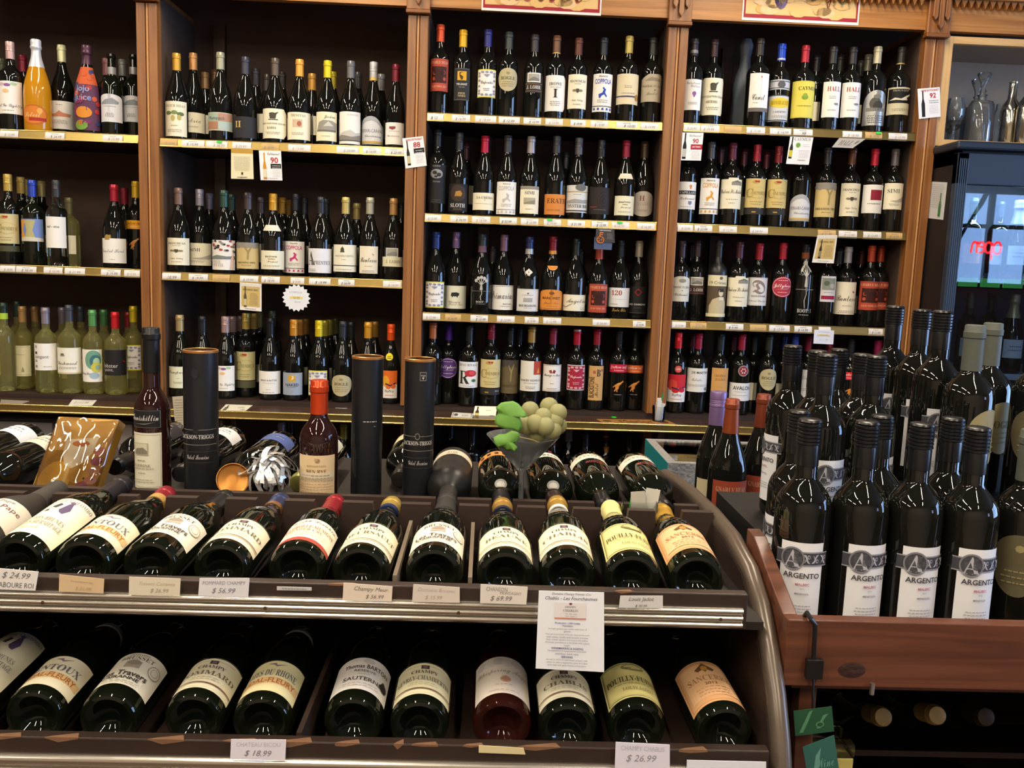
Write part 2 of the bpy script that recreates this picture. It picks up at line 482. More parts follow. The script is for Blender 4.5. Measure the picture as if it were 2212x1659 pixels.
def bottle(label, group, M, shape='b', Hh=.3, R=.0375, glass='dark', cap=('foil', '#333333', .06), labels=(), bands=(), seg=32, name='wine_bottle'):
    t = thing(name, label, 'bottle', group=group, M=M)
    Hh = round(Hh * 400) / 400; R = round(R * 4000) / 4000
    pr = profile(shape, Hh, R)
    shared('glass', glass_mesh(shape, Hh, R, seg, cap is None), GLASS[glass], t)
    if cap:
        L = min(cap[2], Hh * .3)
        cm = cap[3] if len(cap) > 3 else foil(cap[1])
        shared('capsule' if cap[0] in ('foil', 'spark') else 'screw_cap', cap_mesh(cap[0], shape, Hh, R, L, 24), cm, t)
    for z0, z1, c in bands:
        band_mesh(pr, z0, z1).obj('neck_band', c if not isinstance(c, str) else foil(c), t, off=(0, 0, 0), smooth=True)
    for d in labels:
        if seg >= 40: d['step'] = .005
        put_label(t, pr, d)
    return t

# ------------------------------------------------------------------ label designs: (background, shape, ops, words)
K = '#2a2724'; GY = '#8d877c'; CR = '#e9e2c8'; WH = '#ebe8e2'; KH = '#b9ae88'
def tree(u, v, s, c, vs=1.0):
    o = [Pl([(u - .10 * s, v), (u + .10 * s, v), (u + .05 * s, v + .18 * s * vs), (u - .05 * s, v + .18 * s * vs)], c)]
    for k in range(5):
        a = math.radians(30 + 30 * k)
        x, y = u + .42 * s * math.cos(a), v + (.18 + .20 * math.sin(a)) * s * vs
        o.append(Pl([(u - .04 * s, v + .15 * s * vs), (u + .04 * s, v + .15 * s * vs), (x + .02, y), (x - .02, y)], c))
        o.append(El(x, y, .12 * s, .055 * s * vs, c, 8))
    return o
def gnarly(): return ('#b24a34', 'rect', [Fm(.06, '#963c28', .03), Rc(-.72, .26, .72, .76, '#3a1611'), El(-.45, .56, .16, .07, '#b24a34', 8), El(.45, .58, .16, .07, '#b24a34', 8), El(0, .68, .2, .05, '#b24a34', 8), El(-.5, .38, .14, .06, '#b24a34', 8), El(.5, .38, .14, .06, '#b24a34', 8), tree(0, .27, 1.1, '#3a1611'), T('GNARLY HEAD', 0, .88, .09, '#e3a98a', 'S', 1.7), T('OLD VINE ZIN', 0, .14, .06, '#e3a98a', 'S', 1.4)], 'red-orange tree label')
def conundrum(bg='#d2c48e'): return (bg, 'rect', [El(-.1, .88, .3, .06, '#b49a58', 10), Pl([(-.2, .93), (.2, .93), (.15, .87), (-.15, .87)], '#a83226'), El(.1, .52, .75, .20, '#c8b474', 24), El(.1, .52, .62, .165, bg, 24), T('C', -.55, .5, .30, '#9b8750', 'S', .6), T('ONUNDRUM', .2, .5, .12, '#8a7743', 'S', 1.2), Ln(.2, 2, .5, '#a5935c', .08, .02)], 'gold label with swirls')
def cupcake(bg=WH, fg='#8f8fa6', bd='#d8cc3a', tx='#3c3a48'):
    return (bd, 'rect', [Rc(-.93, .04, .93, .96, bg), [El(sx * .74, sy, .14, .045, fg, 8) for sx in (-1, 1) for sy in (.14, .24, .40, .6, .76, .86)], [El(x, y, .16, .04, fg, 8) for x in (-.4, 0, .4) for y in (.10, .90)], Pl([(-.3, .82), (.3, .82), (0, .72)], fg), T('Cupcake', 0, .52, .14, tx, 'c', 1.1), Ln(.3, 2, .3, fg, .06, .025)], 'ornamented bordered label')
def bogle(): return (KH, 'egg', [El(0, .78, .16, .06, '#93875c', 8), T('BOGLE', 0, .57, .14, '#5b5338', 'S', 1.4), Ln(.4, 3, .55, '#93875c', .09, .02)], 'khaki egg-shaped label')
def franciscan(): return (CR, 'rect', [T('FRANCISCAN', 0, .80, .075, '#4a4a44', 'S', 1.5), Ln(.71, 1, .3), El(-.28, .53, .18, .035, '#8a7a5a', 8), El(.28, .53, .18, .035, '#8a7a5a', 8), Pl([(-.13, .58), (.13, .58), (.13, .50), (0, .45), (-.13, .50)], '#4a4a3a'), T('Napa Valley', 0, .24, .08, '#7d766a', 'c', 1.0), Ln(.12, 1, .45)], 'cream label with crest')
def simi(): return (CR, 'rect', [T('SIMI', -.15, .70, .15, '#5f5a50', 'S', 1.2), Pl([(-.4, .32), (.2, .36), (.95, .52), (.95, .30), (.1, .26)], '#b0aba0'), Ln(.2, 2, .5)], 'cream label with grey hill sketch')
def simi2(): return (CR, 'rect', [Rc(-1, .88, 1, 1, '#8f8a7c'), T('SIMI', 0, .76, .12, '#6a6457', 'S', 1.2), Rc(-.55, .34, .55, .58, '#aaa68f'), Pl([(-.5, .4), (.5, .5), (.5, .36), (-.5, .36)], '#8a8672'), Ln(.16, 1, .4)], 'cream label with grey top band')
def coppola(c, c2=None): return (WH, 'rect', [T('FRANCIS', 0, .93, .045, c2 or K, 'b', .9), T('COPPOLA', 0, .80, .13, c, 'b', 1.45), Pl([(-.35, .46), (-.05, .50), (.1, .62), (.25, .6), (.18, .5), (.35, .42), (.3, .38), (.1, .46), (-.1, .42), (-.2, .36), (-.3, .36)], c), El(.05, .62, .08, .03, c, 8), Ln(.30, 2, .45), Rc(-1, .14, 1, .155, c2 or K), [Pl([(-.8 + .36 * k, .05), (-.6 + .36 * k, .05), (-.65 + .36 * k, .11), (-.75 + .36 * k, .10)], c) for k in range(5)]], 'white label with emblem and bottom strip')
def lohr(bg='#2b2522'): return (bg, 'rect', [Rc(-.75, .52, .75, 1, '#e6e2d6'), Rc(-.62, .58, .62, .94, '#a5a39c'), Pl([(-.62, .64), (.0, .8), (.62, .7), (.62, .58), (-.62, .58)], '#7c7a74'), T('J. LOHR', 0, .26, .2, '#d8d2c4', 'S', 1.6), Rc(-1, .06, 1, .085, '#8a6a58'), Rc(-1, .42, 1, .445, '#8a6a58')], 'small landscape picture label')
def dream(bg='#c9b37c', top='#8f8a80'): return (bg, 'rect', [Rc(-1, .86, 1, 1, top), [El(-.9 + .3 * k, .86 - .03 * (k % 2), .2, .05, top, 8) for k in range(7)], Pl([(.05, .36), (.16, .36), (.2, .62), (.42, .88), (.34, .88), (.14, .7), (-.1, .86), (-.14, .84), (.08, .64)], '#9a8758'), T('DREAMING TREE', 0, .24, .06, '#5b4d2c', 'S', 1.6), Ln(.13, 1, .4, '#8a7a4c')], 'tan label with bare tree')
def roo(c): return (c, 'rect', [T('[yellow tail]', 0, .62, .42, '#f3dfe0' if c != '#e8a31e' else '#7a3c10', 'i', 1.8), Ln(.2, 1, .6, '#f1c6c6', .1, .09)], 'band label')
ROO_POLY = [(.55, .92), (.75, .98), (.85, .88), (.62, .8), (.3, .62), (.1, .5), (.12, .36), (-.1, .2), (-.05, .05), (-.2, .03), (-.28, .22), (-.5, .05), (-.62, .08), (-.4, .34), (-.42, .5), (-.8, .36), (-.86, .42), (-.4, .66), (-.05, .78), (.35, .84)]
def roo_mark(): return [Pl(ROO_POLY, '#c8803a'), Pl([(.5, .86), (.7, .92), (.4, .78), (0, .66), (-.2, .6), (0, .72)], '#e2b45a')]
def jelly(c): return (c, 'ell', [El(0, .5, .92, .46, '#f0d8dc', 36), El(0, .5, .88, .44, c, 36), T('Jellybean', 0, .53, .24, '#f2ecec', 'c', 1.6), Pl([(-.6, .37), (.5, .42), (.6, .46), (.4, .40)], '#f2ecec'), Ln(.22, 1, .5, '#e6c8cc', .1, .03), Ln(.8, 1, .5, '#e6c8cc', .1, .03)], 'round script label')
def hall(): return (WH, 'rect', [T('HALL', .1, .80, .13, '#9c2a2e', 'S', 1.3), Ln(.58, 2, .4), El(.4, .38, .25, .03, '#8a8780', 8), Ln(.2, 1, .5)], 'white label with red capitals')
def bonterra(bc): return ('#e8e0cb', 'rect', [Pl([(.3, .74), (.55, .70), (.5, .66), (.38, .68)], bc), T('Bonterra', 0, .5, .17, '#4a4640', 'c', 1.7), Ln(.26, 1, .4), Ln(.10, 2, .7)], 'cream script label with small bird')
def michelle(): return (CR, 'tab', [Rc(-.1, .76, .8, .86, '#8b897a'), Pl([(-.1, .86), (.3, .92), (.8, .86)], '#6f6e62'), T('Chateau Ste Michelle', 0, .56, .13, '#4d4a44', 'c', 1.8), Ln(.3, 1, .5), Ln(.18, 1, .25)], 'cream label with mansion sketch')
def carano(): return ('#a9abb0', 'ogee', [Pl([(-1, .1), (1, .1), (1, .5), (.7, .62), (.3, .78), (0, .84), (-.4, .8), (-1, .62)], '#d3d4d8'), T('FERRARI-CARANO', 0, .48, .12, '#5f6068', 's', 1.7), T('Chardonnay', .1, .28, .11, '#6c6c74', 'c', 1.3), Rc(-1, .05, 1, .12, '#c8a75a')], 'silver curved-top label')
def stag(b='KARIA'): return (CR, 'cham', [El(-.05, .82, .22, .05, '#3b382e', 8), Pl([(-.2, .66), (.15, .66), (.2, .8), (-.05, .86), (-.25, .78)], '#4a463a'), Pl([(.05, .84), (.35, .9), (.2, .8)], '#4a463a'), Rc(-.3, .62, .3, .645, '#3b382e'), T("STAG'S LEAP WINE CELLARS", 0, .50, .055, '#5d584a', 'S', 1.7), T(b, -.1, .36, .07, '#6d675a', 'S', .8), Ln(.2, 2, .5)], 'cream label with horned emblem')
def bailey(): return ('#e6e3c9', 'rect', [T('BAILEYANA', 0, .68, .09, '#4a483c', 'b', 1.5), Rc(-.2, .53, .25, .57, '#a5813a'), T('Firepeak', .1, .40, .13, '#6d6a58', 'c', .9), Ln(.2, 2, .6)], 'pale green-cream label')
def flop(c, c2): return (c, 'rect', [Rc(-1, 0, 1, .50, WH), El(-.5, .62, .5, .2, c2, 14), El(-.15, .42, .34, .09, c, 14), El(.45, .44, .34, .09, c, 14), Pl([(-.5, .5), (.1, .44), (.8, .54), (.75, .58), (.1, .49), (-.5, .55)], '#3a1c48'), T('flipflop', 0, .25, .12, '#5a5a60', 's', 1.2), Ln(.1, 1, .6, '#c06a62', .1, .02)], 'two-tone sandal label')
def root(): return (None, 'rect', [tree(0, .66, 1.3, '#b7b4ac', 1.1), Pl([(-.02, .66), (.04, .66), (.10, .5), (-.04, .36), (.03, .2), (-.02, .2), (-.1, .36), (.04, .5)], '#b7b4ac'), Rc(-.9, .60, .9, .612, '#8f8c86'), T('Root : 1', .05, .14, .085, '#c6c3ba', 'S', 1.3), Ln(.04, 1, .5, '#a5a29a')], 'white tree printed on glass')
def girl(): return (WH, 'rect', [El(-.4, .9, .28, .05, '#c9b2c8', 10), El(.0, .88, .22, .05, '#8a5a9a', 10), El(.4, .92, .22, .05, '#a9c8a0', 10), El(-.1, .70, .22, .06, '#e0bc8a', 10), T('Girl Go Lightly', .05, .24, .13, '#6d6a70', 'c', 1.8), Ln(.1, 1, .4)], 'white label with coloured fruit')
def plain(bg, w, *ops): return (bg, 'rect', list(ops), w)
# ------------------------------------------------------------------ the room
X0, X1, Y0R, Y1R, ZC = -4.2, 6.4, -6.3, .50, 3.30
def struct(name, mb, m, bev=0):
    return mb.obj(name, m, None, off=(0, 0, 0), bev=bev, kind='structure')
WALLC = mat('#b8a893', .8, 0, .05, 3)
FLOORM = wood('#3d2a1e', '#5c4230', 0, .35, .5)
struct('floor', MB().box(X0, X1, Y0R, Y1R, -.05, 0), FLOORM)
struct('ceiling', MB().box(X0, X1, Y0R, Y1R, ZC, ZC + .05), mat('#8f8578', .85, 0, .05, 5))
struct('wall_back', MB().box(X0, X1, Y1R, Y1R + .1, 0, ZC), mat('#4a3a30', .8, 0, .05, 3))
struct('wall_left', MB().box(X0 - .1, X0, Y0R, Y1R + .1, 0, ZC), mat('#6b5a4a', .8, 0, .05, 3))
# street side walls with window openings
RWS = [(-4.0, -2.92), (-2.88, -1.80), (-1.76, -.68)]; RZ = (.70, 3.12)     # windows in the right wall
FW = (4.85, 6.2, 1.45, 2.5)      # x0, x1, z0, z1 of the window in the front wall
c, d = RZ
wr = MB().box(X1, X1 + .1, Y0R, Y1R + .1, 0, c).box(X1, X1 + .1, Y0R, Y1R + .1, d, ZC)
ed = [Y0R] + [v for p_ in RWS for v in p_] + [Y1R + .1]
for k in range(0, len(ed), 2): wr.box(X1, X1 + .1, ed[k], ed[k + 1], c, d)
struct('wall_right', wr, WALLC)
a, b, c, d = FW
struct('wall_front', MB().box(X0 - .1, a, Y0R - .1, Y0R, 0, ZC).box(b, X1 + .1, Y0R - .1, Y0R, 0, ZC).box(a, b, Y0R - .1, Y0R, 0, c).box(a, b, Y0R - .1, Y0R, d, ZC), WALLC)
PANE = thin_glass('window_glass', (1, 1, 1), .0, 1.2)
WFR = mat('#3a3430', .5)
def window(name, p0, p1, z0, z1, axis):
    fr = MB(); n = 3 if axis == 'x' else 1; e = .06 if axis == 'x' else .02
    def bx(m, u0, u1, za, zb, t=.03):
        if axis == 'x': m.box(u0, u1, p0[1] - t, p0[1] + t, za, zb)
        else: m.box(p0[0] - t, p0[0] + t, u0, u1, za, zb)
    u0, u1 = (p0[0], p1[0]) if axis == 'x' else (p0[1], p1[1])
    bx(fr, u0, u1, z0, z0 + e); bx(fr, u0, u1, z1 - e, z1); bx(fr, u0, u0 + e, z0, z1); bx(fr, u1 - e, u1, z0, z1)
    for k in range(1, n): bx(fr, u0 + (u1 - u0) * k / n - .025, u0 + (u1 - u0) * k / n + .025, z0, z1)
    bx(fr, u0, u1, z0 + (z1 - z0) * .62 - .02, z0 + (z1 - z0) * .62 + .02)
    w = struct(name, fr, WFR)
    pn = MB(); bx(pn, u0, u1, z0, z1, .003)
    pn.obj('pane', PANE, w, off=(0, 0, 0))
    return w
for k, (ya_, yb2) in enumerate(RWS): window('window_%d' % (k + 1), (X1 + .05, ya_), (X1 + .05, yb2), RZ[0], RZ[1], 'y')
window('window_4', (FW[0], Y0R - .05), (FW[1], Y0R - .05), FW[2], FW[3], 'x')
for nm, loc, rot, sx, sy in [('window_portal', (X1 + .02, (y_ + z_) / 2, (RZ[0] + RZ[1]) / 2), (0, math.pi / 2, 0), RZ[1] - RZ[0], z_ - y_) for y_, z_ in RWS] + [
                             ('window_portal', ((FW[0] + FW[1]) / 2, Y0R - .02, (FW[2] + FW[3]) / 2), (math.pi / 2, 0, 0), FW[1] - FW[0], FW[3] - FW[2])]:
    ld = bpy.data.lights.new(nm, 'AREA'); ld.shape = 'RECTANGLE'; ld.size = sx; ld.size_y = sy; ld.cycles.is_portal = True
    o = bpy.data.objects.new(nm, ld); o.location = loc; o.rotation_euler = rot; COL.objects.link(o)
# bare winter tree outside the front window, seen mirrored in the fridge door
tm = MB(); rr = random.Random(11)
def branch(p, d, L, r, n):
    q = p + d * L; tm.tube([p, (p + q) / 2 + Vector((rr.uniform(-.05, .05), 0, rr.uniform(-.05, .05))), q], [r, r * .85, r * .7], 5)
    if n:
        for k in range(3): branch(p + d * L * rr.uniform(.55, 1), (d + Vector((rr.uniform(-.9, .9), rr.uniform(-.2, .2), rr.uniform(-.2, .7)))).normalized(), L * .68, r * .6, n - 1)
branch(Vector((5.5, -7.4, .6)), Vector((0, 0, 1)), 1.5, .06, 4)
lone(tm, 'bare_tree', mat('#3a3028', .9), 'bare winter tree outside the front window', 'tree')
# fluorescent ceiling lights in four lines running away from the shelves
HOUS = mat('#d9d4c8', .5); DIFF = mat('#ffffff', .5)
for i, x in enumerate((-2.5, -.7, 1.1)):
    for j, y in enumerate((-.95, -3.0, -4.75)):
        t = thing('ceiling_light', 'long fluorescent ceiling light, %s in the %s line' % (('one nearest the shelves', 'middle one', 'one nearest the window')[j], ('first', 'second', 'third', 'fourth')[i]), 'light', (x, y, 3.16), 'fluorescent ceiling lights')
        MB().box(x - .09, x + .09, y - .65, y + .65, 3.19, 3.30).obj('housing', HOUS, t)
        for s in (-1, 1): MB().tube([(x + s * .04, y - .6, 3.175), (x + s * .04, y + .6, 3.175)], .013, 8).obj('tube', DIFF, t, smooth=True)
        ld = bpy.data.lights.new('tube_light', 'AREA'); ld.shape = 'RECTANGLE'; ld.size = .05; ld.size_y = 1.2
        ld.energy = TUBE_POWER * (.95, 1.15, 1.25)[j]; ld.color = TUBE_COLOR
        o = bpy.data.objects.new('tube_light', ld); o.location = (0, 0, -.006); link(o, t)

# ------------------------------------------------------------------ wall shelving
PX_ = [-2.197, -1.243, -.276, .667, 1.614]
ZBASE, ZHEAD, DEEP = .957, 2.411, .40
SHELF = {'A': [1.918, 1.433], 'B': [1.911, 1.428], 'C': [2.041, 1.678, 1.312], 'D': [2.042, 1.678, 1.314]}
unit = thing('wall_shelving', 'tall wooden wall shelving with oak posts and dark interior full of wine', 'shelving', (0, 0, 0))
MB().box(-2.9, 2.9, DEEP, DEEP + .02, 0, ZHEAD + .55).obj('back_panel', INSIDE, unit)
for i, x in enumerate(PX_):
    w = .035
    po = MB().box(x - w, x + w, 0, DEEP, 0, ZHEAD + .02).obj('post', [OAK], unit, bev=.002)
    MB().box(x - w - .002, x - .006, -.014, 0, .9575, ZHEAD - .03).obj('face_strip', OAK, po, off=(0, 0, 0), bev=.003)
    MB().box(x + .006, x + w + .002, -.014, 0, .9575, ZHEAD - .03).obj('face_strip', OAK, po, off=(0, 0, 0), bev=.003)
    MB().tube([(x, -.006, .9575), (x, -.006, ZHEAD - .03)], .0045, 8).obj('bead', wood('#c28a55', '#d6a26c', 2), po, off=(0, 0, 0), smooth=True)
    # liner boards on the bay side of each post, painted dark
    MB().box(x - w - .003, x - w, .03, DEEP, 0, ZHEAD).box(x + w, x + w + .003, .03, DEEP, 0, ZHEAD).obj('liner', INSIDE, po, off=(0, 0, 0))
    cb = MB().box(x - .042, x + .042, -.030, 0, ZHEAD - .015, ZHEAD + .55).obj('corbel_block', OAK, unit, bev=.003)
    MB().box(x - .044, x + .044, -.034, 0, ZHEAD - .028, ZHEAD - .015).obj('corbel_moulding', wood('#6e4220', '#8a5426', 0), cb, off=(0, 0, 0), bev=.003)
    for k, (dx, dz) in enumerate(((-.022, .03), (0, .0), (.022, .03))):
        MB().prism([(dx - .009, ZHEAD + .012 + dz), (dx, ZHEAD - .002 + dz), (dx + .009, ZHEAD + .012 + dz), (dx + .009, ZHEAD + .55), (dx - .009, ZHEAD + .55)], lambda p, q, t: Vector((x + p, t, q)), -.044, -.030).obj('corbel_flute', OAK, cb, off=(0, 0, 0), bev=.002)
hd = MB().box(PX_[0], 2.75, -.012, .02, ZHEAD, ZHEAD + .55).obj('header', OAKH, unit)
MB().box(PX_[0], 2.75, -.05, -.012, 2.515, 2.60).obj('crown_rail', OAKH, hd, off=(0, 0, 0), bev=.006)
tri = None
for k in range(48):
    x = 1.20 + k * .0262
    if abs(x - PX_[4]) < .05: continue
    if tri is None:
        o = MB().prism([(-.0115, 0), (.0115, 0), (0, -.026)], lambda p, q, t: Vector((p, t, q)), -.034, -.012).obj('dogtooth', OAKH, hd, off=(0, 0, 0)); tri = o.data
    else: o = link(bpy.data.objects.new('dogtooth', tri), hd)
    o.location = (x, 0, 2.515)
# stiles seen on the dark back panel
for x in (-1.10, -.02, .95): MB().box(x - .022, x + .022, DEEP - .03, DEEP, .96, ZHEAD).obj('back_stile', wood('#3a2416', '#4c301d', 2), unit)
CH_T = .004; CH_B = -.0265
def channel(x0, x1, z, y=-.003):
    """brass price strip: sloping face, with a lip above and below"""
    m = MB()
    sec = [(y, z + CH_T), (y - .004, z + CH_T), (y - .0045, z + .003), (y - .002, z + .002), (y - .0045, z + CH_B + .005), (y - .008, z + CH_B + .004), (y - .0085, z + CH_B), (y, z + CH_B)]
    m.prism(sec, lambda p, q, t: Vector((t, p, q)), x0, x1)
    return m
for bi, bay in enumerate('ABCD'):
    xa, xb = PX_[bi] + .039, PX_[bi + 1] - .039
    for z in SHELF[bay]:
        s = MB().box(xa, xb, 0, DEEP, z - .022, z).obj('shelf_board', DARKWOOD, unit)
        channel(xa, xb, z).obj('price_channel', BRASS, s, off=(0, 0, 0))
MB().box(PX_[0], 1.66, -.005, DEEP, ZBASE - .02, ZBASE).obj('base_shelf', DARKWOOD, unit)
MB().box(PX_[0], 1.66, .0, DEEP, .58, .60).obj('lower_shelf', DARKWOOD, unit)
MB().box(PX_[0], 1.66, .0, DEEP, .16, .18).obj('lower_shelf', DARKWOOD, unit)
MB().box(PX_[0], 1.66, -.01, .02, 0, .10).obj('plinth', DARKWOOD, unit)
ledge = thing('counter_ledge', 'dark wooden counter ledge with brass edging below the shelves', 'counter', (0, -.08, .90))
MB().box(PX_[0], 1.64, -.150, -.0065, .916, .940).obj('ledge_board', wood('#332018', '#4a3226', 0, .3), ledge, bev=.002)
for z0, z1, e in ((.936, .9425, .006), (.912, .918, .008)):
    MB().tube([(PX_[0], -.151 - e / 3, (z0 + z1) / 2), (1.64, -.151 - e / 3, (z0 + z1) / 2)], .0034, 10).obj('brass_lip', mat('#d9c27c', .25, .85, .08, 18), ledge, smooth=True)
MB().box(PX_[0], 1.64, -.1525, -.150, .918, .936).obj('brass_face', BRASS, ledge)
for x in PX_: MB().prism([(-.006, .916), (-.006, .78), (-.02, .78), (-.14, .905), (-.14, .916)], lambda p, q, t: Vector((t, p, q)), x - .012, x + .012).obj('bracket', DARKWOOD, ledge)
# ------------------------------------------------------------------ bottles on the wall shelves
ORD = 'first second third fourth fifth sixth seventh eighth ninth tenth eleventh twelfth thirteenth fourteenth fifteenth sixteenth seventeenth'.split()
BAYN = {'A': 'outermost bay', 'B': 'second bay', 'C': 'merlot-sign bay', 'D': 'cabernet-sign bay'}
YF = .058
def local_label(M0, Rr, tf, cx, lt, lb, lw, des, shelf, yb):
    ox, oy, s = tf
    p0 = PY(ox + cx * s, oy + lb * s, yb - Rr); p1 = PY(ox + cx * s, oy + lt * s, yb - Rr)
    w = lw * s * (p0 - EYE).dot(FWD) / FPX
    return p0.z - shelf, p1.z - shelf, w
def row(bay, rname, shelf, tf, items, backs):
    ox, oy, s = tf; placed = []
    for n, it in enumerate(items):
        cx, ty, col, cword, shp, des, lab = it[:7]; ex = it[7] if len(it) > 7 else {}
        R = ex.get('R', .0405 if shp == 'u' else .0372)
        yb = YF
        if lab:
            _, _, w = local_label(None, R, tf, cx, *lab, des, shelf, yb)
            if w / 2 > R * .97: R = min(w / 2 / .97, .0435)
        ym = (lab[0] + lab[1]) / 2 if lab else ty + 400
        pos = PY(ox + cx * s, oy + ym * s, yb)
        bi = 'ABCD'.index(bay)
        for k in range(60):
            yb = YF + .003 * k
            pos = PY(ox + cx * s, oy + ym * s, yb)
            pos.x = min(max(pos.x, PX_[bi] + .0395 + R), PX_[bi + 1] - .0395 - R)
            if all(math.hypot(pos.x - q[0], yb - q[1]) > R + q[2] + .0026 for q in placed): break
        Hh = ex.get('H') or min(.335, max(.262, PY(ox + cx * s, oy + ty * s, yb).z - shelf))
        placed.append((pos.x, yb, R))
        face = math.atan2(EYE.x - pos.x, pos.y - EYE.y) * .25 + ex.get('turn', 0)
        M = Matrix.Translation((pos.x, yb, shelf)) @ Matrix.Rotation(face, 4, 'Z')
        labels = []
        for L in ([(lab, des)] if lab else []) + ex.get('more', []):
            la, de = L[0], L[1]
            z0, z1, w = local_label(None, R, tf, cx, *la, de, shelf, yb)
            rr_ = r_at(profile(shp, Hh, R), (z0 + z1) / 2)
            labels.append(dict(z0=z0, z1=z1, half=math.asin(min(.985, w / 2 / rr_)), bg=de[0], shape=de[1], ops=de[2], rot=(L[2] if len(L) > 2 else 0) - face * .0))
        bands = []
        for y0, y1, c in ex.get('bands', []):
            za = PY(ox + cx * s, oy + y1 * s, yb - .015).z - shelf; zb = PY(ox + cx * s, oy + y0 * s, yb - .015).z - shelf
            bands.append((za, min(zb, Hh - .002), c))
        kind = ex.get('kind', 'foil')
        cap = None if kind == 'none' else (kind, col, ex.get('L', .062))
        gw = {'pale': 'clear pale', 'clear': 'clear', 'orange': 'orange'}.get(ex.get('glass'), 'dark')
        lb_ = '%s bottle, %s cap, %s, %s along %s, %s' % (gw, cword, des[3] if des else 'label hidden', ORD[n], rname, BAYN[bay])
        if len(lb_.replace(',', '').split()) > 16: lb_ = '%s bottle, %s, %s along %s, %s' % (gw, des[3], ORD[n], rname, BAYN[bay])
        bottle(lb_,
               'bottles on the %s of the %s' % (rname, BAYN[bay]), M, shp, Hh, R, ex.get('glass', 'dark'), cap, labels, bands)
    m = 0
    for bk in backs:
        cx, ty, col, cword = bk[:4]; shp = bk[4] if len(bk) > 4 else items[min(range(len(items)), key=lambda i: abs(items[i][0] - cx))][4]
        gl = bk[5] if len(bk) > 5 else 'dark'
        R = .0372 if shp == 'b' else .040
        ok = False
        for k in range(1, 24):
            yb = YF + .070 + .010 * k
            if yb > DEEP - .045: break
            pos = PY(ox + cx * s, oy + (ty + 90) * s, yb)
            bi = 'ABCD'.index(bay)
            if pos.x < PX_[bi] + .0395 + R or pos.x > PX_[bi + 1] - .04 - R: continue
            if all(math.hypot(pos.x - q[0], yb - q[1]) > R + q[2] + .0026 for q in placed): ok = True; break
        if not ok: continue
        Hh = min(.335, max(.262, PY(ox + cx * s, oy + ty * s, yb).z - shelf))
        placed.append((pos.x, yb, R))
        bottle('dark bottle, %s cap, tucked %s behind the front row, %s, %s' % (cword, ORD[m], rname, BAYN[bay]), 'bottles behind the front row, %s, %s' % (rname, BAYN[bay]),
               Matrix.Translation((pos.x, yb, shelf)), shp, Hh, R, gl, ('foil', col, .062), [dict(z0=.05, z1=.12, half=1.0, bg=CR)], (), 24)
        m += 1
mts = lambda c: [Pl([(-1, .38), (-.5, .5), (-.2, .42), (.2, .56), (.6, .44), (1, .5), (1, .32), (-1, .32)], c)]
# outermost bay
tA = (0, 0, .2532)
row('A', 'top shelf', SHELF['A'][0], tA, [
    (100, 355, '#c6a3a0', 'pink', 'b', girl(), (690, 970, 185), dict(kind='screw')),
    (325, 340, '#dcdce2', 'white foil', 'm', ('#b8621a', 'ell', [El(0, .5, .9, .42, '#d07a28', 24), El(.45, .7, .2, .14, '#e0a850', 12), Rc(-.3, .2, .9, .36, '#a52a20'), T('Soleil', -.1, .5, .22, '#e8c48a', 'c', 1.2)], 'orange oval label'), (890, 1065, 190), dict(kind='spark', L=.108, glass='orange', R=.047)),
    (540, 360, '#d5d3a8', 'ivory', 'u', plain(WH, 'white label with orange hills', Ln(.85, 1, .2, K), Pl([(-.95, .46), (-.5, .52), (-.2, .56), (0, .66), (.2, .58), (.7, .54), (.6, .44), (-.5, .44)], '#d08a6c'), Ln(.3, 3, .5)), (860, 1100, 200)),
    (750, 385, '#4a2a3c', 'purple foil', 'm', ('#5c3350', 'rect', [Rc(-1, .72, 1, 1, '#c4562a'), [El(random.Random(k).uniform(-.9, .9), random.Random(k + 50).uniform(.05, .95), .18, .04, ('#c4562a', '#7a2f5a', '#37406e', '#a8302c')[k % 4], 8) for k in range(26)], T('Jojo', -.1, .64, .13, '#8f9bc8', 'b', 1.1), T('Juice', -.1, .50, .13, '#8f9bc8', 'b', 1.1), El(-.05, .28, .5, .09, '#d8892c', 14), El(-.2, .08, .4, .08, '#6f9a38', 14)], 'purple and orange sleeve'), (560, 1110, 205), dict(R=.0455, kind='spark', L=.07)),
    (960, 460, '#20301c', 'green glass', 'b', ('#d9d9de', 'arch', [Pl([(-.7, .68), (-.3, .8), (.2, .86), (.7, .72), (.6, .64), (-.6, .62)], '#8f949c'), Ln(.55, 1, .5), Ln(.3, 3, .3)], 'white arched label'), (800, 1040, 172), dict(kind='none', glass='green', bands=[(570, 632, '#9a9a9c')])),
    (1145, 470, '#20301c', 'green glass', 'b', ('#d9d9de', 'arch', [Pl([(-.7, .68), (-.3, .8), (.2, .86), (.7, .72), (.6, .64), (-.6, .62)], '#8f949c'), Ln(.55, 1, .5), Ln(.3, 3, .3)], 'white arched label'), (815, 1040, 172), dict(kind='none', glass='green', bands=[(570, 632, '#9a9a9c')])),
], [(20, 500, '#3a4028', 'olive'), (195, 475, '#7a1c30', 'crimson'), (910, 500, '#8a5a60', 'pink', 'b'), (1045, 512, '#7c7f7c', 'silver', 'b')])
tA = (0, 360, .3135)
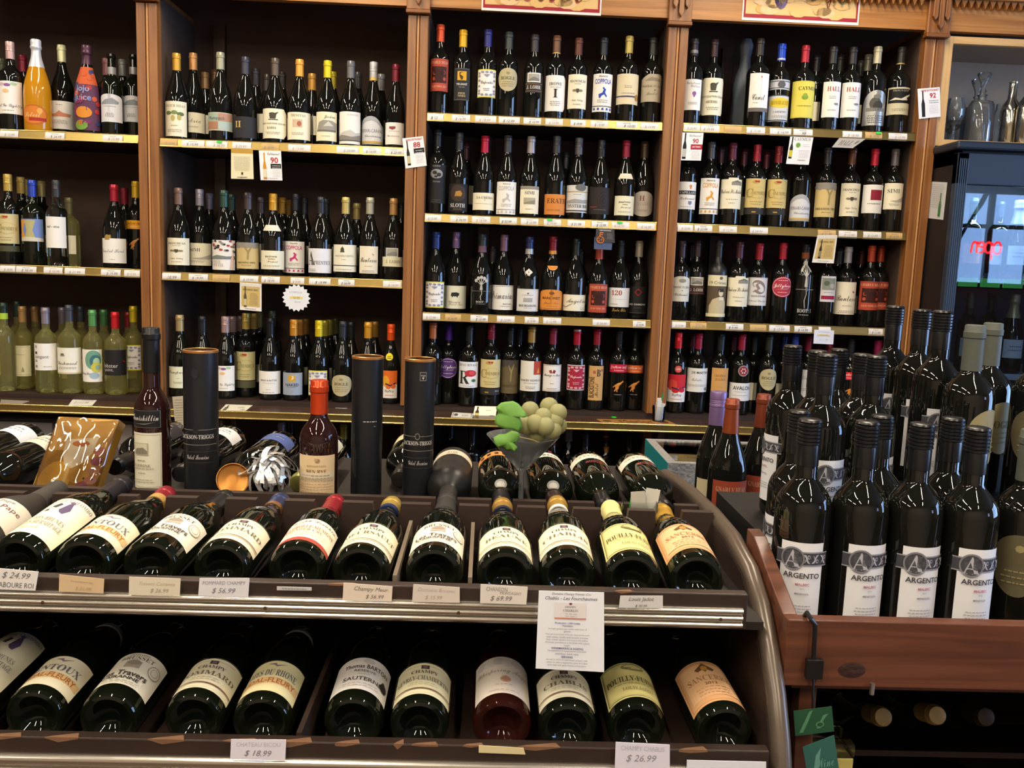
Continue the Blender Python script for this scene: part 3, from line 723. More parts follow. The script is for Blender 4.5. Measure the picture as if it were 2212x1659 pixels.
row('A', 'middle shelf', SHELF['A'][1], tA, [
    (65, 52, '#b89a4a', 'gold', 'b', conundrum('#c9bf90'), (325, 530, 135), dict(kind='screw', more=[((545, 585, 135), plain('#4a4a36', 'strip'))])),
    (230, 92, '#2f44a6', 'blue', 'b', plain('#6f86c0', 'blue and orange vase label', Pl([(-1, .05), (-.3, .1), (-.5, .5), (-.3, .95), (-1, .95)], '#d59448'), Pl([(-.4, .1), (.4, .1), (.2, .5), (.4, .95), (-.4, .95), (-.2, .5)], '#b0a874'), Pl([(-1, 0), (1, 0), (1, .14), (0, .2), (-1, .16)], '#c9c4b0')), (360, 515, 140), dict(glass='green')),
    (395, 92, '#3a3a3e', 'slate', 'b', plain(WH, 'white label with one small line', T('leaf - vine', -.1, .68, .08, '#5a5650', 'b', 1.2)), (345, 560, 130), dict(glass='clear', kind='screw')),
    (795, 122, '#a01c32', 'crimson', 'u', plain(WH, 'white label with brown bear mark', T('Toasted Head', 0, .5, .14, '#8a8894', 'c', 1.6), Ln(.14, 1, .2)), (495, 665, 155), dict(more=[((468, 505, 50), (None, 'rect', [Pl([(-1, 0), (-.8, .7), (-.3, 1), (.3, .9), (.9, .95), (1, .4), (.5, .3), (.6, 0)], '#a98848')], ''), -.35)])),
    (940, 102, '#c8a228', 'yellow', 'b', roo('#e8a31e'), (370, 430, 105), dict(bands=[], more=[((490, 575, 74), (None, 'rect', roo_mark(), ''))])),
], [(145, 72, '#a88e46', 'gold', 'b'), (192, 88, '#94803e', 'gold', 'b'), (287, 98, '#a39664', 'gold', 'b'), (480, 330, '#6a6440', 'olive', 'b', 'pale'), (857, 145, '#7c1a2c', 'crimson', 'u')])
PALE = dict(glass='pale')
row('A', 'bottom shelf', ZBASE, tA, [
    (35, 920, '#26352a', 'green', 'b', None, None, dict(glass='pale', bands=[(1010, 1052, paper('#a9c83a'))])),
    (165, 962, '#b58c56', 'tan', 'b', plain('#e2dcb8', 'cream bordered label', Fm(.08, '#a59e78', .02), Ln(.7, 1, .4), Pl([(.1, .14), (.35, .14), (.3, .24), (.2, .32)], '#9c9474')), (1235, 1445, 115), PALE),
    (322, 970, '#8c828e', 'mauve', 'b', plain(WH, 'white label with grey squares', [Rc(-.6, v, -.4, v + .09, c) for v, c in ((.83, '#a5a3a8'), (.60, '#3f3d42'), (.3, '#a5a3a8'), (.1, '#8c8a90'))], T('tangent', -.1, .48, .13, '#6d6a70', 's', 1.4), Ln(.13, 1, .3, GY, .1, .02, .3)), (1220, 1405, 145), PALE),
    (485, 952, '#474b55', 'slate', 'b', plain('#e9e6d6', 'cream label with flower mark', El(-.25, .75, .14, .04, '#6a665c', 8), El(-.25, .70, .18, .03, '#8a867c', 8), T('Dashwood', 0, .42, .14, '#6d695e', 'c', 1.3), Ln(.25, 2, .6), Rc(-1, .03, 1, .05, '#c2a860')), (1250, 1430, 155), PALE),
    (645, 985, '#5c9c5c', 'green', 'b', plain(WH, 'white label with blue-green swirl', El(.25, .68, .7, .3, '#6fa08a', 22), El(.4, .64, .45, .2, '#3f6f78', 20), El(.5, .62, .28, .13, '#a9c8a0', 16), El(.5, .45, .45, .16, '#c8c04a', 18), El(.6, .45, .2, .08, '#8aa8a0', 12), T('Monkey Bay', -.45, .25, .12, '#4a4a50', 'c', .9), El(.3, .2, .4, .1, '#9fb6c4', 14)), (1262, 1485, 125), PALE),
    (800, 1000, '#c8202e', 'red', 'b', plain('#1d1a1c', 'black label with white lowercase writing', T('lobster', -.2, .38, .15, '#c9c7c4', 's', 1.3), T('point.', -.3, .2, .15, '#c9c7c4', 's', 1.0), Pl([(.6, .6), (.9, .55), (.8, .5)], '#8a2030')), (1265, 1440, 145), PALE),
    (925, 942, '#cdb626', 'yellow', 'b', cupcake(), (1230, 1405, 112), PALE),
], [(120, 922, '#26352a', 'green and lime', 'b', 'pale'), (240, 962, '#a07c4e', 'tan', 'b', 'pale'), (430, 968, '#6a626c', 'mauve', 'b', 'pale'), (555, 960, '#363a42', 'slate', 'b', 'pale'), (715, 985, '#4a7c4c', 'green', 'b', 'pale'), (885, 1000, '#7a1c28', 'red', 'b', 'pale')])
# bay beside it
tB = (330, 80, .2622)
row('B', 'top shelf', SHELF['B'][0], tB, [
    (148, 130, '#c89a34', 'gold', 'u', plain(CR, 'cream label with painted grapes', T('GRGICH HILLS', 0, .87, .07, '#8a8672', 'S', 1.6), El(-.45, .66, .25, .06, '#66784a', 8), El(0, .68, .25, .06, '#7a8a52', 8), El(.45, .64, .28, .06, '#5d6e44', 8), El(-.1, .52, .16, .09, '#b8a866', 8), El(.35, .54, .16, .08, '#b8a866', 8), Ln(.3, 1, .3), Ln(.18, 2, .6)), (525, 815, 170)),
    (338, 135, '#c8925a', 'copper', 'u', plain(CR, 'plain cream script label', T('Cambria', -.1, .6, .22, '#8c8878', 'c', 1.4), Ln(.3, 2, .5)), (620, 785, 185)),
    (560, 125, '#9c9c82', 'pewter', 'u', plain('#c9c2a8', 'label of four coloured quarters', Rc(-.96, .52, 0, .96, '#9db0a0'), Rc(0, .52, .96, .96, '#b48a74'), Rc(-.96, .06, 0, .5, '#a87a60'), Rc(0, .06, .96, .5, '#a9bab2'), T('Plumpjack', -.1, .66, .22, '#5f6f62', 'S', 1.4)), (620, 770, 195)),
    (765, 165, '#3c3c48', 'charcoal', 'u', plain('#26252b', 'charcoal label with gold numeral', T('II', -.35, .64, .30, '#c8a85a', 'S', .5)), (655, 830, 190)),
    (1008, 175, '#5d5046', 'brown', 'u', (CR, 'chamr', stag()[2], 'cream label with horned emblem'), (588, 835, 190)),
    (1208, 188, '#e0a040', 'bright gold', 'u', plain(CR, 'cream label with rose square', T('TRINITAS', 0, .88, .09, '#8a8672', 'S', 1.7), Rc(-.35, .45, .3, .74, '#d0b49a'), El(.1, .58, .15, .1, '#a8684c', 10), Ln(.24, 2, .5)), (618, 845, 185)),
    (1437, 195, '#d8c41c', 'yellow', 'u', plain('#e9e2c2', 'cream label with grey house sketch', T('Jordan', .3, .82, .14, '#5a584e', 'c', .9), Pl([(-.8, .38), (.9, .34), (.95, .62), (.5, .7), (-.2, .72), (-.6, .64)], '#97938a'), Pl([(-.2, .5), (.2, .68), (.6, .52)], '#c9c5b8'), Rc(-.8, .32, .9, .38, '#6f6c64'), Ln(.16, 1, .4)), (615, 855, 165)),
    (1627, 198, '#6a6a6e', 'grey', 'u', plain(WH, 'white label with misty mountains', T('SONOMA', .3, .9, .06, '#b5b2ae', 'S', 1.0), Pl([(-1, .26), (-.4, .38), (.1, .44), (.5, .34), (1, .38), (1, .2), (-1, .2)], '#c2bfb8'), Pl([(-1, .22), (-.6, .28), (.2, .22), (1, .30), (1, .12), (-1, .12)], '#85817a'), Rc(-1, .09, 1, .12, '#4a4844')), (613, 880, 170)),
    (1812, 210, '#b8b8bc', 'silver and gold', 'u', carano(), (650, 885, 175), dict(kind='screw', bands=[(330, 357, '#c8a75a')])),
    (1995, 228, '#6d1425', 'maroon', 'u', plain(WH, 'white label with small red shield', Pl([(-.45, .82), (.1, .82), (.1, .72), (-.15, .66), (-.45, .72)], '#8a4a44'), Ln(.6, 1, .6), T('Chardonnay', -.1, .38, .1, '#8f8a84', 'c', 1.1)), (703, 885, 150), dict(R=.036)),
], [(225, 185, '#a8842e', 'gold'), (430, 290, '#8a6a48', 'tan'), (512, 270, '#7a5a3e', 'brown'), (940, 310, '#2e2a2a', 'dark'), (1065, 290, '#2e2a2a', 'dark'), (1312, 305, '#b8863c', 'gold'), (1483, 290, '#a8962a', 'yellow'), (1690, 290, '#3c3c40', 'grey'), (1880, 305, '#8a8a8e', 'silver'), (850, 265, '#34343c', 'charcoal')])
tB = (330, 390, .2577)
row('B', 'middle shelf', SHELF['B'][1], tB, [
    (193, 58, '#7a6055', 'rose-brown', 'u', franciscan(), (480, 708, 180)),
    (397, 75, '#9a94a2', 'silver-mauve', 'u', simi(), (525, 712, 190), dict(kind='screw')),
    (600, 85, '#2f4c42', 'dark green', 'u', plain('#e6e2dc', 'white label with red and black petals', [El(random.Random(k).uniform(-.95, .95), random.Random(k + 9).uniform(.62, .98), .12, .035, ('#a84438', '#3a3634', '#8a8680')[k % 3], 7) for k in range(26)], Pl([(-1, .42), (-.3, .5), (.3, .46), (1, .48), (1, .38), (-1, .36)], '#78807c'), T('TRUE', -.4, .28, .09, '#b5b0aa', 'S', .8), T('MYTH', -.3, .17, .09, '#b5b0aa', 'S', .8), Pl([(.5, 0), (.6, .4), (.75, .55), (.8, .4), (.7, 0)], '#d8b8a8')), (500, 750, 185)),
    (800, 102, '#4c4246', 'dark mauve', 'u', dream(), (520, 740, 180)),
    (1008, 112, '#d09a2e', 'golden', 'u', bailey(), (588, 745, 190), dict(kind='screw', more=[((372, 422, 140), ('#d9d6c4', 'trap', [Ln(.4, 1, .4)], ''))])),
    (1195, 115, '#2a2a32', 'black', 'u', coppola('#c23a78'), (510, 775, 160)),
    (1405, 135, '#2a2d34', 'slate', 'u', plain('#dfe0e6', 'white label with large capital letter', T('A', -.55, .6, .56, '#5a5450', 'S', .6), T('APPRENTICE', .1, .42, .16, '#77747a', 'S', 1.4), Ln(.14, 2, .3, GY, .06, .02, -.5)), (570, 775, 190)),
    (1613, 140, '#c2ae68', 'pale gold', 'u', plain('#e9e5d0', 'cream label with tall tree mark', El(-.1, .82, .12, .09, '#5a584a', 8), Pl([(-.25, .72), (.05, .72), (-.1, .95)], '#4a483c'), T('SEQUOIA GROVE', 0, .58, .08, '#9a9684', 'S', 1.7), Ln(.45, 1, .2), Rc(-1, .22, 1, .245, '#1c1a18'), Ln(.08, 1, .6)), (538, 765, 190)),
    (1815, 140, '#aaa792', 'champagne', 'u', bonterra('#d0924a'), (550, 780, 150)),
    (2010, 150, '#a9804c', 'tan', 'u', plain('#ddd8b8', 'cream band under a small picture', T('J. LOHR', .1, .5, .34, '#8a8468', 'S', 1.4)), (640, 722, 165), dict(R=.036, more=[((565, 640, 100), plain('#d5d2c8', '', Rc(-.85, .1, .85, .9, '#a3a29c'), Pl([(-.85, .3), (.2, .6), (.85, .5), (.85, .1), (-.85, .1)], '#83827c')))])),
], [(275, 85, '#54423c', 'rose-brown'), (475, 105, '#6a6470', 'mauve'), (660, 115, '#263c34', 'green'), (905, 140, '#3a3236', 'mauve'), (1085, 140, '#a87c2a', 'golden'), (1140, 160, '#8a6824', 'golden'), (1270, 145, '#26262c', 'black'), (1450, 155, '#24262c', 'slate'), (1710, 190, '#8a7a48', 'pale gold'), (2085, 190, '#2a2624', 'dark')])
tB = (330, 640, .2577)
row('B', 'bottom shelf', ZBASE, tB, [
    (180, 155, '#b09a6a', 'tan', 'u', plain('#dfe0c4', 'pale green-cream script label', T('Campus', -.2, .72, .2, '#6d6c58', 'c', 1.3), Ln(.45, 1, .15), Ln(.28, 2, .4)), (590, 770, 165), dict(glass='green')),
    (420, 165, '#23232a', 'black', 'u', None, None),
    (612, 170, '#aa8c86', 'rose', 'u', girl(), (585, 795, 160), dict(kind='screw')),
    (783, 140, '#b69d48', 'gold', 'b', conundrum('#c9c290'), (467, 705, 155), dict(kind='screw', more=[((710, 770, 158), plain('#55553f', 'strip'))])),
    (985, 180, '#1c1c20', 'black', 'u', plain(WH, 'white label with one bold line', T('BREAD & BUTTER', 0, .60, .07, '#55524e', 'b', 1.6), Ln(.48, 1, .5), Ln(.2, 1, .2), Ln(.07, 1, .5)), (630, 822, 175)),
    (1180, 195, '#da942e', 'orange-gold', 'u', plain('#9aa5b6', 'blue-grey label with gold square', Rc(-.35, .6, .3, .9, '#d0a030'), Pl([(-.1, .66), (.05, .8), (-.05, .84), (.12, .86), (.15, .74)], '#f0e4b8'), T('NAKED', 0, .46, .13, '#3c4048', 'b', 1.4), Ln(.34, 1, .4, '#6a7280'), Ln(.14, 1, .1, '#6a7280')), (643, 830, 158), dict(kind='screw')),
    (1390, 200, '#dec620', 'yellow', 'u', cupcake(), (625, 835, 152), dict(kind='screw')),
    (1588, 210, '#30343c', 'slate', 'u', bogle(), (660, 840, 165)),
    (1800, 217, '#d0962c', 'amber', 'u', None, None),
    (1990, 235, '#e4541c', 'orange-red', 'u', flop('#e26a22', '#e8a32a'), (625, 855, 122), dict(kind='screw', R=.037, more=[((478, 540, 60), ('#e6d820', 'ell', [Ln(.5, 2, .5, '#4a4410', .2, .08)], ''), -.1)])),
], [(670, 165, '#8a706c', 'rose'), (735, 165, '#6a5654', 'rose'), (850, 140, '#8c7a3c', 'gold', 'b'), (895, 130, '#6e6434', 'olive', 'b'), (1000, 120, '#3a4030', 'green', 'b'), (1235, 195, '#a8742a', 'orange-gold'), (1280, 185, '#8a6024', 'orange-gold'), (1440, 200, '#a8982a', 'yellow'), (1480, 195, '#7c7430', 'olive'), (1530, 185, '#5a5428', 'olive'), (1660, 215, '#262a30', 'slate'), (1860, 210, '#8c6a28', 'amber'), (125, 45, '#6a6a3c', 'olive', 'b')])
# merlot-sign bay
tC = (880, 0, .2712)
row('C', 'top shelf', SHELF['C'][0], tC, [
    (250, 195, '#d4502a', 'orange', 'b', gnarly(), (465, 725, 140)),
    (435, 240, '#dca41e', 'yellow', 'b', plain('#232325', 'black label with yellow square', Fm(.04, '#77736c', .02), Rc(-.55, .62, .55, .90, '#d6a22a'), Pl([(-.1, .64), (.1, .64), (.15, .74), (-.2, .8), (-.05, .88), (.3, .86), (-.3, .86), (-.3, .76)], '#4a3410'), T('TRUANT', 0, .50, .065, '#d8d4cc', 'b', 1.6), T('OLD VINE', 0, .41, .03, '#a09c94', 'b', 1.0), T('FOUR', 0, .22, .06, '#c8b07a', 'S', .8), T('VINES', 0, .14, .06, '#c8b07a', 'S', .9)), (540, 800, 118)),
    (632, 240, '#2c2b70', 'navy', 'b', cupcake(), (550, 775, 142)),
    (800, 255, '#3a403e', 'grey-green', 'b', bogle(), (540, 725, 150)),
    (1005, 280, '#3a3438', 'charcoal', 'b', lohr(), (578, 735, 128)),
    (1175, 285, '#6c4a34', 'copper-brown', 'b', (WH, 'chamr', [T('IRONY', 0, .76, .085, '#4a4440', 'S', 1.5), Ln(.66, 1, .4), T('I', 0, .50, .24, '#2c2826', 'S', .5), Ln(.26, 3, .4)], 'white label with tall numeral'), (597, 885, 155), dict(bands=[(416, 424, '#c8a860')])),
    (1350, 305, '#5c3226', 'rust-brown', 'b', franciscan(), (590, 865, 146)),
    (1550, 305, '#23252f', 'blue-black', 'b', coppola('#2a48b0'), (585, 890, 150)),
    (1750, 292, '#b6a258', 'pale gold', 'b', plain('#ddd0ae', 'tan label with gold medal', Ln(.6, 2, .3), Rc(-1, .24, .6, .28, '#2f3a6a'), El(.7, .24, .2, .11, '#a8804a', 12), Ln(.36, 1, .5)), (585, 830, 170)),
    (1945, 305, '#2b2c2c', 'black', 'b', ('#b3a893', 'slant', [Pl([(-.6, .76), (-.1, .9), (.6, .84), (.7, .74)], '#8f8674'), T('CHATEAU ST. JEAN', 0, .56, .08, '#5f584a', 'S', 1.7), El(.2, .42, .08, .03, '#7a7262', 8), T('Merlot', 0, .30, .1, '#7a7262', 'c', .9)], 'grey-beige slanted label'), (588, 810, 158)),
], [])
tC = (890, 280, .2486)
row('C', 'second shelf', SHELF['C'][1], tC, [
    (190, 0, '#1e1e22', 'black', 'b', plain('#161619', 'black label with grey round emblem', T('RAVENS', 0, .96, .04, '#8a8886', 'b', 1.2), El(0, .76, .55, .12, '#8f8d8c', 24), El(-.15, .79, .2, .05, '#2a2a2c', 10), El(.2, .74, .2, .05, '#2a2a2c', 10), El(-.05, .69, .15, .03, '#2a2a2c', 10), T('WOOD', 0, .56, .04, '#8a8886', 'b', 1.2), Ln(.08, 2, .5, '#5a5856', .05, .015)), (300, 640, 160)),
    (400, 25, '#2f2f32', 'charcoal', 'u', plain('#17151a', 'black label with bronze round emblem', El(0, .66, .75, .30, '#3a2c22', 24), Pl([(-.3, .55), (-.2, .72), (.2, .76), (.4, .66), (.3, .55)], '#a87a34'), T('SLOTH', 0, .22, .14, '#d0ccc6', 'S', 1.4), T('Zinfandel', 0, .08, .07, '#8a7a5c', 'c', .8)), (470, 710, 160), dict(kind='screw')),
    (620, 58, '#b01c3a', 'red', 'u', plain(CR, 'cream label, single dark line', T('LA CREMA', .1, .72, .14, '#5a564a', 'S', 1.5), El(.1, .58, .04, .02, K, 6), Ln(.36, 1, .7)), (548, 698, 182)),
    (818, 52, '#3a3b3f', 'striped black', 'u', (WH, 'rect', coppola('#b9b7b4', '#8a8884')[2], 'white label with pale grey capitals'), (452, 735, 166)),
    (1018, 62, '#a49b9e', 'silver-mauve', 'u', simi2(), (490, 730, 160)),
    (1237, 60, '#3c3c40', 'grey', 'u', plain('#d2843a', 'orange label', T('ERATH', .15, .68, .24, '#6a3a18', 'S', 1.6), T('PINOT NOIR', -.1, .22, .08, '#9a5c28', 'S', 1.4)), (560, 738, 178), dict(kind='screw')),
    (1430, 75, '#5a585a', 'mid grey', 'u', plain('#d4d4d2', 'silver-white label with grey oval', Rc(-1, .74, 1, .78, '#b8985a'), El(.25, .92, .42, .13, '#6a6a68', 18), Ln(.66, 1, .3), Pl([(-.8, .42), (-.2, .5), (.4, .46), (.9, .5), (.9, .36), (-.8, .34)], '#9a9a96'), T('OYSTER BAY', .1, .24, .12, '#5a5a58', 'S', 1.6), Rc(-1, .05, 1, .09, '#4a4a4a')), (482, 720, 182), dict(kind='screw')),
    (1625, 90, '#242426', 'matt black', 'u', plain('#221b1a', 'dark brown contour label', [El(.3, .5, .62 - .09 * k, .42 - .06 * k, ('#2c2423', '#221b1a')[k % 2], 20) for k in range(7)], T('TWENTY', -.5, .26, .05, '#a04a38', 'b', .6), Ln(.16, 1, .5, '#8a8280', .1, .014)), (500, 735, 180), dict(kind='screw')),
    (1838, 95, '#8e1c32', 'crimson', 'u', bailey(), (575, 745, 166), dict(more=[((378, 425, 128), ('#dcd2bc', 'trap', [Ln(.4, 1, .4)], ''))])),
    (2020, 105, '#4a3828', 'brown', 'u', ('#b8ada0', 'ell', [T('H', -.1, .72, .2, '#7a5040', 'S', .4), T('HAHN', .1, .5, .14, '#a3978a', 'S', 1.2), Ln(.26, 2, .4)], 'large beige oval label'), (535, 755, 186)),
], [(470, 120, '#3a1c22', 'maroon'), (1335, 300, '#222224', 'black')])
tC = (890, 490, .2486)
row('C', 'third shelf', SHELF['C'][2], tC, [
    (158, 40, '#20326c', 'navy', 'u', cupcake(), (475, 702, 158)),
    (372, 45, '#80648c', 'mauve', 'u', plain('#e2e2cc', 'cream label with black sheep', Pl([(-.25, .56), (-.2, .70), (.1, .72), (.3, .68), (.28, .58), (.15, .54), (-.1, .54)], '#2b2927'), Rc(-.18, .5, -.12, .56, '#2b2927'), Rc(.14, .5, .2, .56, '#2b2927'), T('Chemin', 0, .30, .1, '#a59a7c', 'c', .9), T('Pinot Noir', .1, .2, .1, '#a59a7c', 'c', 1.0)), (512, 712, 192), dict(kind='screw')),
    (600, 65, '#2a3434', 'dark teal', 'u', root(), (480, 680, 160), dict(bands=[(165, 220, paper('#6a4a5a'))])),
    (785, 70, '#7c5c6c', 'rose-mauve', 'u', plain('#e6e3dc', 'white label with large script', T('Primarius', -.05, .60, .32, '#55504a', 'c', 1.75), Rc(-1, .95, 1, .965, '#77726c'), T('PINOT NOIR', .35, .24, .05, '#6a655e', 'b', .8), Ln(.14, 1, .4, GY, .1, .02, .2)), (508, 722, 186)),
    (1003, 85, '#26345c', 'navy and silver', 'u', plain('#dcdbd8', 'silver-white bordered label', Fm(.05, '#8f8d8a', .015), El(0, .80, .06, .04, '#55524e', 8), Ln(.72, 1, .5), Rc(-.3, .44, .3, .6, '#a5a3a0'), T('BOURGOGNE', 0, .26, .10, '#55524e', 'S', 1.3), Ln(.14, 1, .3)), (540, 735, 186), dict(bands=[(190, 236, '#b0b0ac')], more=[((362, 425, 70), (None, 'rect', [Pl([(0, 0), (1, .5), (0, 1), (-1, .5)], '#d5cfc4'), El(0, .5, .12, .14, '#6a655c', 8)], ''))])),
    (1207, 85, '#7c1c24', 'dark red', 'u', ('#d88a36', 'arch', [El(0, .82, .18, .08, '#7a4c2c', 12), T('MARK WEST', 0, .58, .13, '#5a3418', 'b', 1.6), T('Pinot Noir', 0, .34, .11, '#b06a24', 'c', 1.1), Ln(.18, 1, .5, '#a8641f'), Rc(-1, .06, 1, .08, '#b06a24')], 'orange arched label'), (545, 722, 190), dict(bands=[(205, 236, '#c8883a')], more=[((338, 378, 96), (None, 'rect', [Pl([(-1, 1), (1, 1), (.8, .5), (.4, .1), (0, 0), (-.4, .1), (-.8, .5)], '#e0a04a'), Pl([(-.8, .9), (.8, .9), (.55, .4), (0, .12), (-.55, .4)], '#d87a24')], ''))])),
    (1405, 100, '#1e2222', 'black', 'u', plain('#e6e0c8', 'cream label with flourish script', T('Angeline', .2, .58, .36, '#5f5a4c', 'c', 1.5), Pl([(-.9, .3), (-.6, .2), (-.2, .4), (-.1, .5), (-.25, .42), (-.6, .25), (-.85, .34)], '#7a7464'), Ln(.18, 2, .25, GY, .1, .03, .6)), (590, 732, 195)),
    (1610, 140, '#a0402a', 'rust', 'u', gnarly(), (497, 745, 156)),
    (1795, 120, '#20242c', 'blue-black', 'u', plain('#dedede', 'white label with red number', T('120', -.25, .74, .26, '#9c2c2e', 'S', 1.0), Ln(.4, 1, .6, '#c2c0be'), Ln(.14, 1, .3, GY, .1, .03, -.4)), (530, 697, 178), dict(more=[((705, 738, 120), (None, 'rect', [T('Santa Rita', 0, .5, .9, '#b09048', 'c', 1.9)], ''))])),
    (1985, 125, '#aaa192', 'silver-beige', 'u', plain('#17171a', 'black label with red diamond', Pl([(0, .64), (.35, .79), (0, .94), (-.35, .79)], '#7c1c28'), Pl([(0, .7), (.2, .79), (0, .88), (-.2, .79)], '#17171a'), T('RED DIAMOND', 0, .34, .07, '#c4c0bc', 'b', 1.5), Ln(.2, 1, .4, '#6a6866'), Rc(-.9, .02, .9, .03, '#6a6866')), (520, 755, 165)),
], [(1450, 480, '#20241f', 'dark'), (700, 200, '#2c2428', 'dark')])
tC = (890, 680, .2486)
row('C', 'bottom shelf', ZBASE, tC, [
    (145, 65, '#ba6a3e', 'copper', 'b', None, None),
    (315, 82, '#4c2894', 'purple', 'b', jelly('#5a3c86'), (375, 552, 155)),
    (490, 90, '#26282a', 'black', 'b', plain('#e2e4e6', 'white label with large letter and red rose', T('BEAU RIVAGE', 0, .88, .09, '#6a6c72', 'S', 1.6), T('R', -.35, .40, .5, '#2c2a2a', 'S', .9), El(.2, .56, .5, .13, '#b83038', 14), El(.3, .58, .25, .08, '#d04a50', 12), El(.45, .28, .2, .06, '#3a6a3c', 10), Ln(.06, 1, .5)), (410, 635, 162)),
    (680, 70, '#7c1a2c', 'dark red', 'b', conundrum('#d0bf86'), (390, 635, 170), dict(kind='screw', more=[((642, 697, 168), plain('#2c2b28', 'strip', Rc(-.4, .3, -.1, .5, '#a5813a'), Ln(.5, 1, .2, '#a09c90', .1, .2, .6)))])),
    (845, 90, '#222427', 'blue-black', 'b', dream('#6a5b40', '#4c4740'), (395, 685, 150), dict()),  # tan label in darkened colours: the shadow on it is painted in
    (1028, 103, '#ac8a48', 'gold', 'b', plain('#e4e0d4', 'white label with red corner square', Rc(.2, .55, 1, 1, '#b0442c'), Pl([(.45, .6), (.75, .6), (.6, .8)], '#d8923a'), T('ROBERT MONDAVI', 0, .36, .07, '#6a6660', 'S', 1.7), Ln(.26, 1, .6), Ln(.14, 2, .4)), (403, 665, 175), dict(bands=[])),
    (1213, 115, '#862a3e', 'plum', 'b', plain('#e9e4dc', 'white label with thin brown border', Fm(.05, '#8a6248', .025), Pl([(-.3, .78), (-.1, .82), (0, .7), (-.2, .68)], '#9a3a34'), Pl([(.3, .78), (.1, .82), (0, .7), (.2, .68)], '#7a2a34'), T('Menage a Trois', 0, .60, .13, '#3c3834', 'c', 1.6), Ln(.3, 1, .2), Ln(.1, 1, .5, '#5a5650')), (435, 668, 156)),
    (1420, 122, '#c21c36', 'bright red', 'b', cupcake('#a8223c', '#d8aab2', '#c8c4c4', '#f0dede'), (437, 658, 150), dict(bands=[(130, 160, '#c9c9cc')])),
    (1590, 122, '#a02232', 'brick red', 'b', plain('#c89e64', 'tall tan label with sideways writing', T('BLACKSTONE', -.55, .38, .16, '#3c2c1c', 'b', 1.2, math.pi / 2), T('B', .3, .8, .2, '#2c2018', 'S', .5), El(-.25, .82, .2, .05, '#b0584c', 10), El(.75, .88, .15, .04, '#b0584c', 8), T('Merlot', .1, .3, .1, '#7a5c34', 'c', .8, math.pi / 2)), (445, 745, 122)),
    (1790, 115, '#1c1e22', 'black', 'b', roo('#c01c3c'), (432, 502, 150), dict(more=[((570, 675, 105), (None, 'rect', roo_mark(), '')), ((690, 705, 80), (None, 'rect', [Ln(.5, 1, .8, '#8a8886', .1, .4)], ''))])),
    (1945, 120, '#1a1a1c', 'jet black', 'b', roo('#e0661c'), (440, 508, 148), dict(more=[((570, 675, 105), (None, 'rect', roo_mark(), '')), ((690, 705, 80), (None, 'rect', [Ln(.5, 1, .8, '#8a8886', .1, .4)], ''))])),
], [(935, 100, '#2a2c30', 'black')])
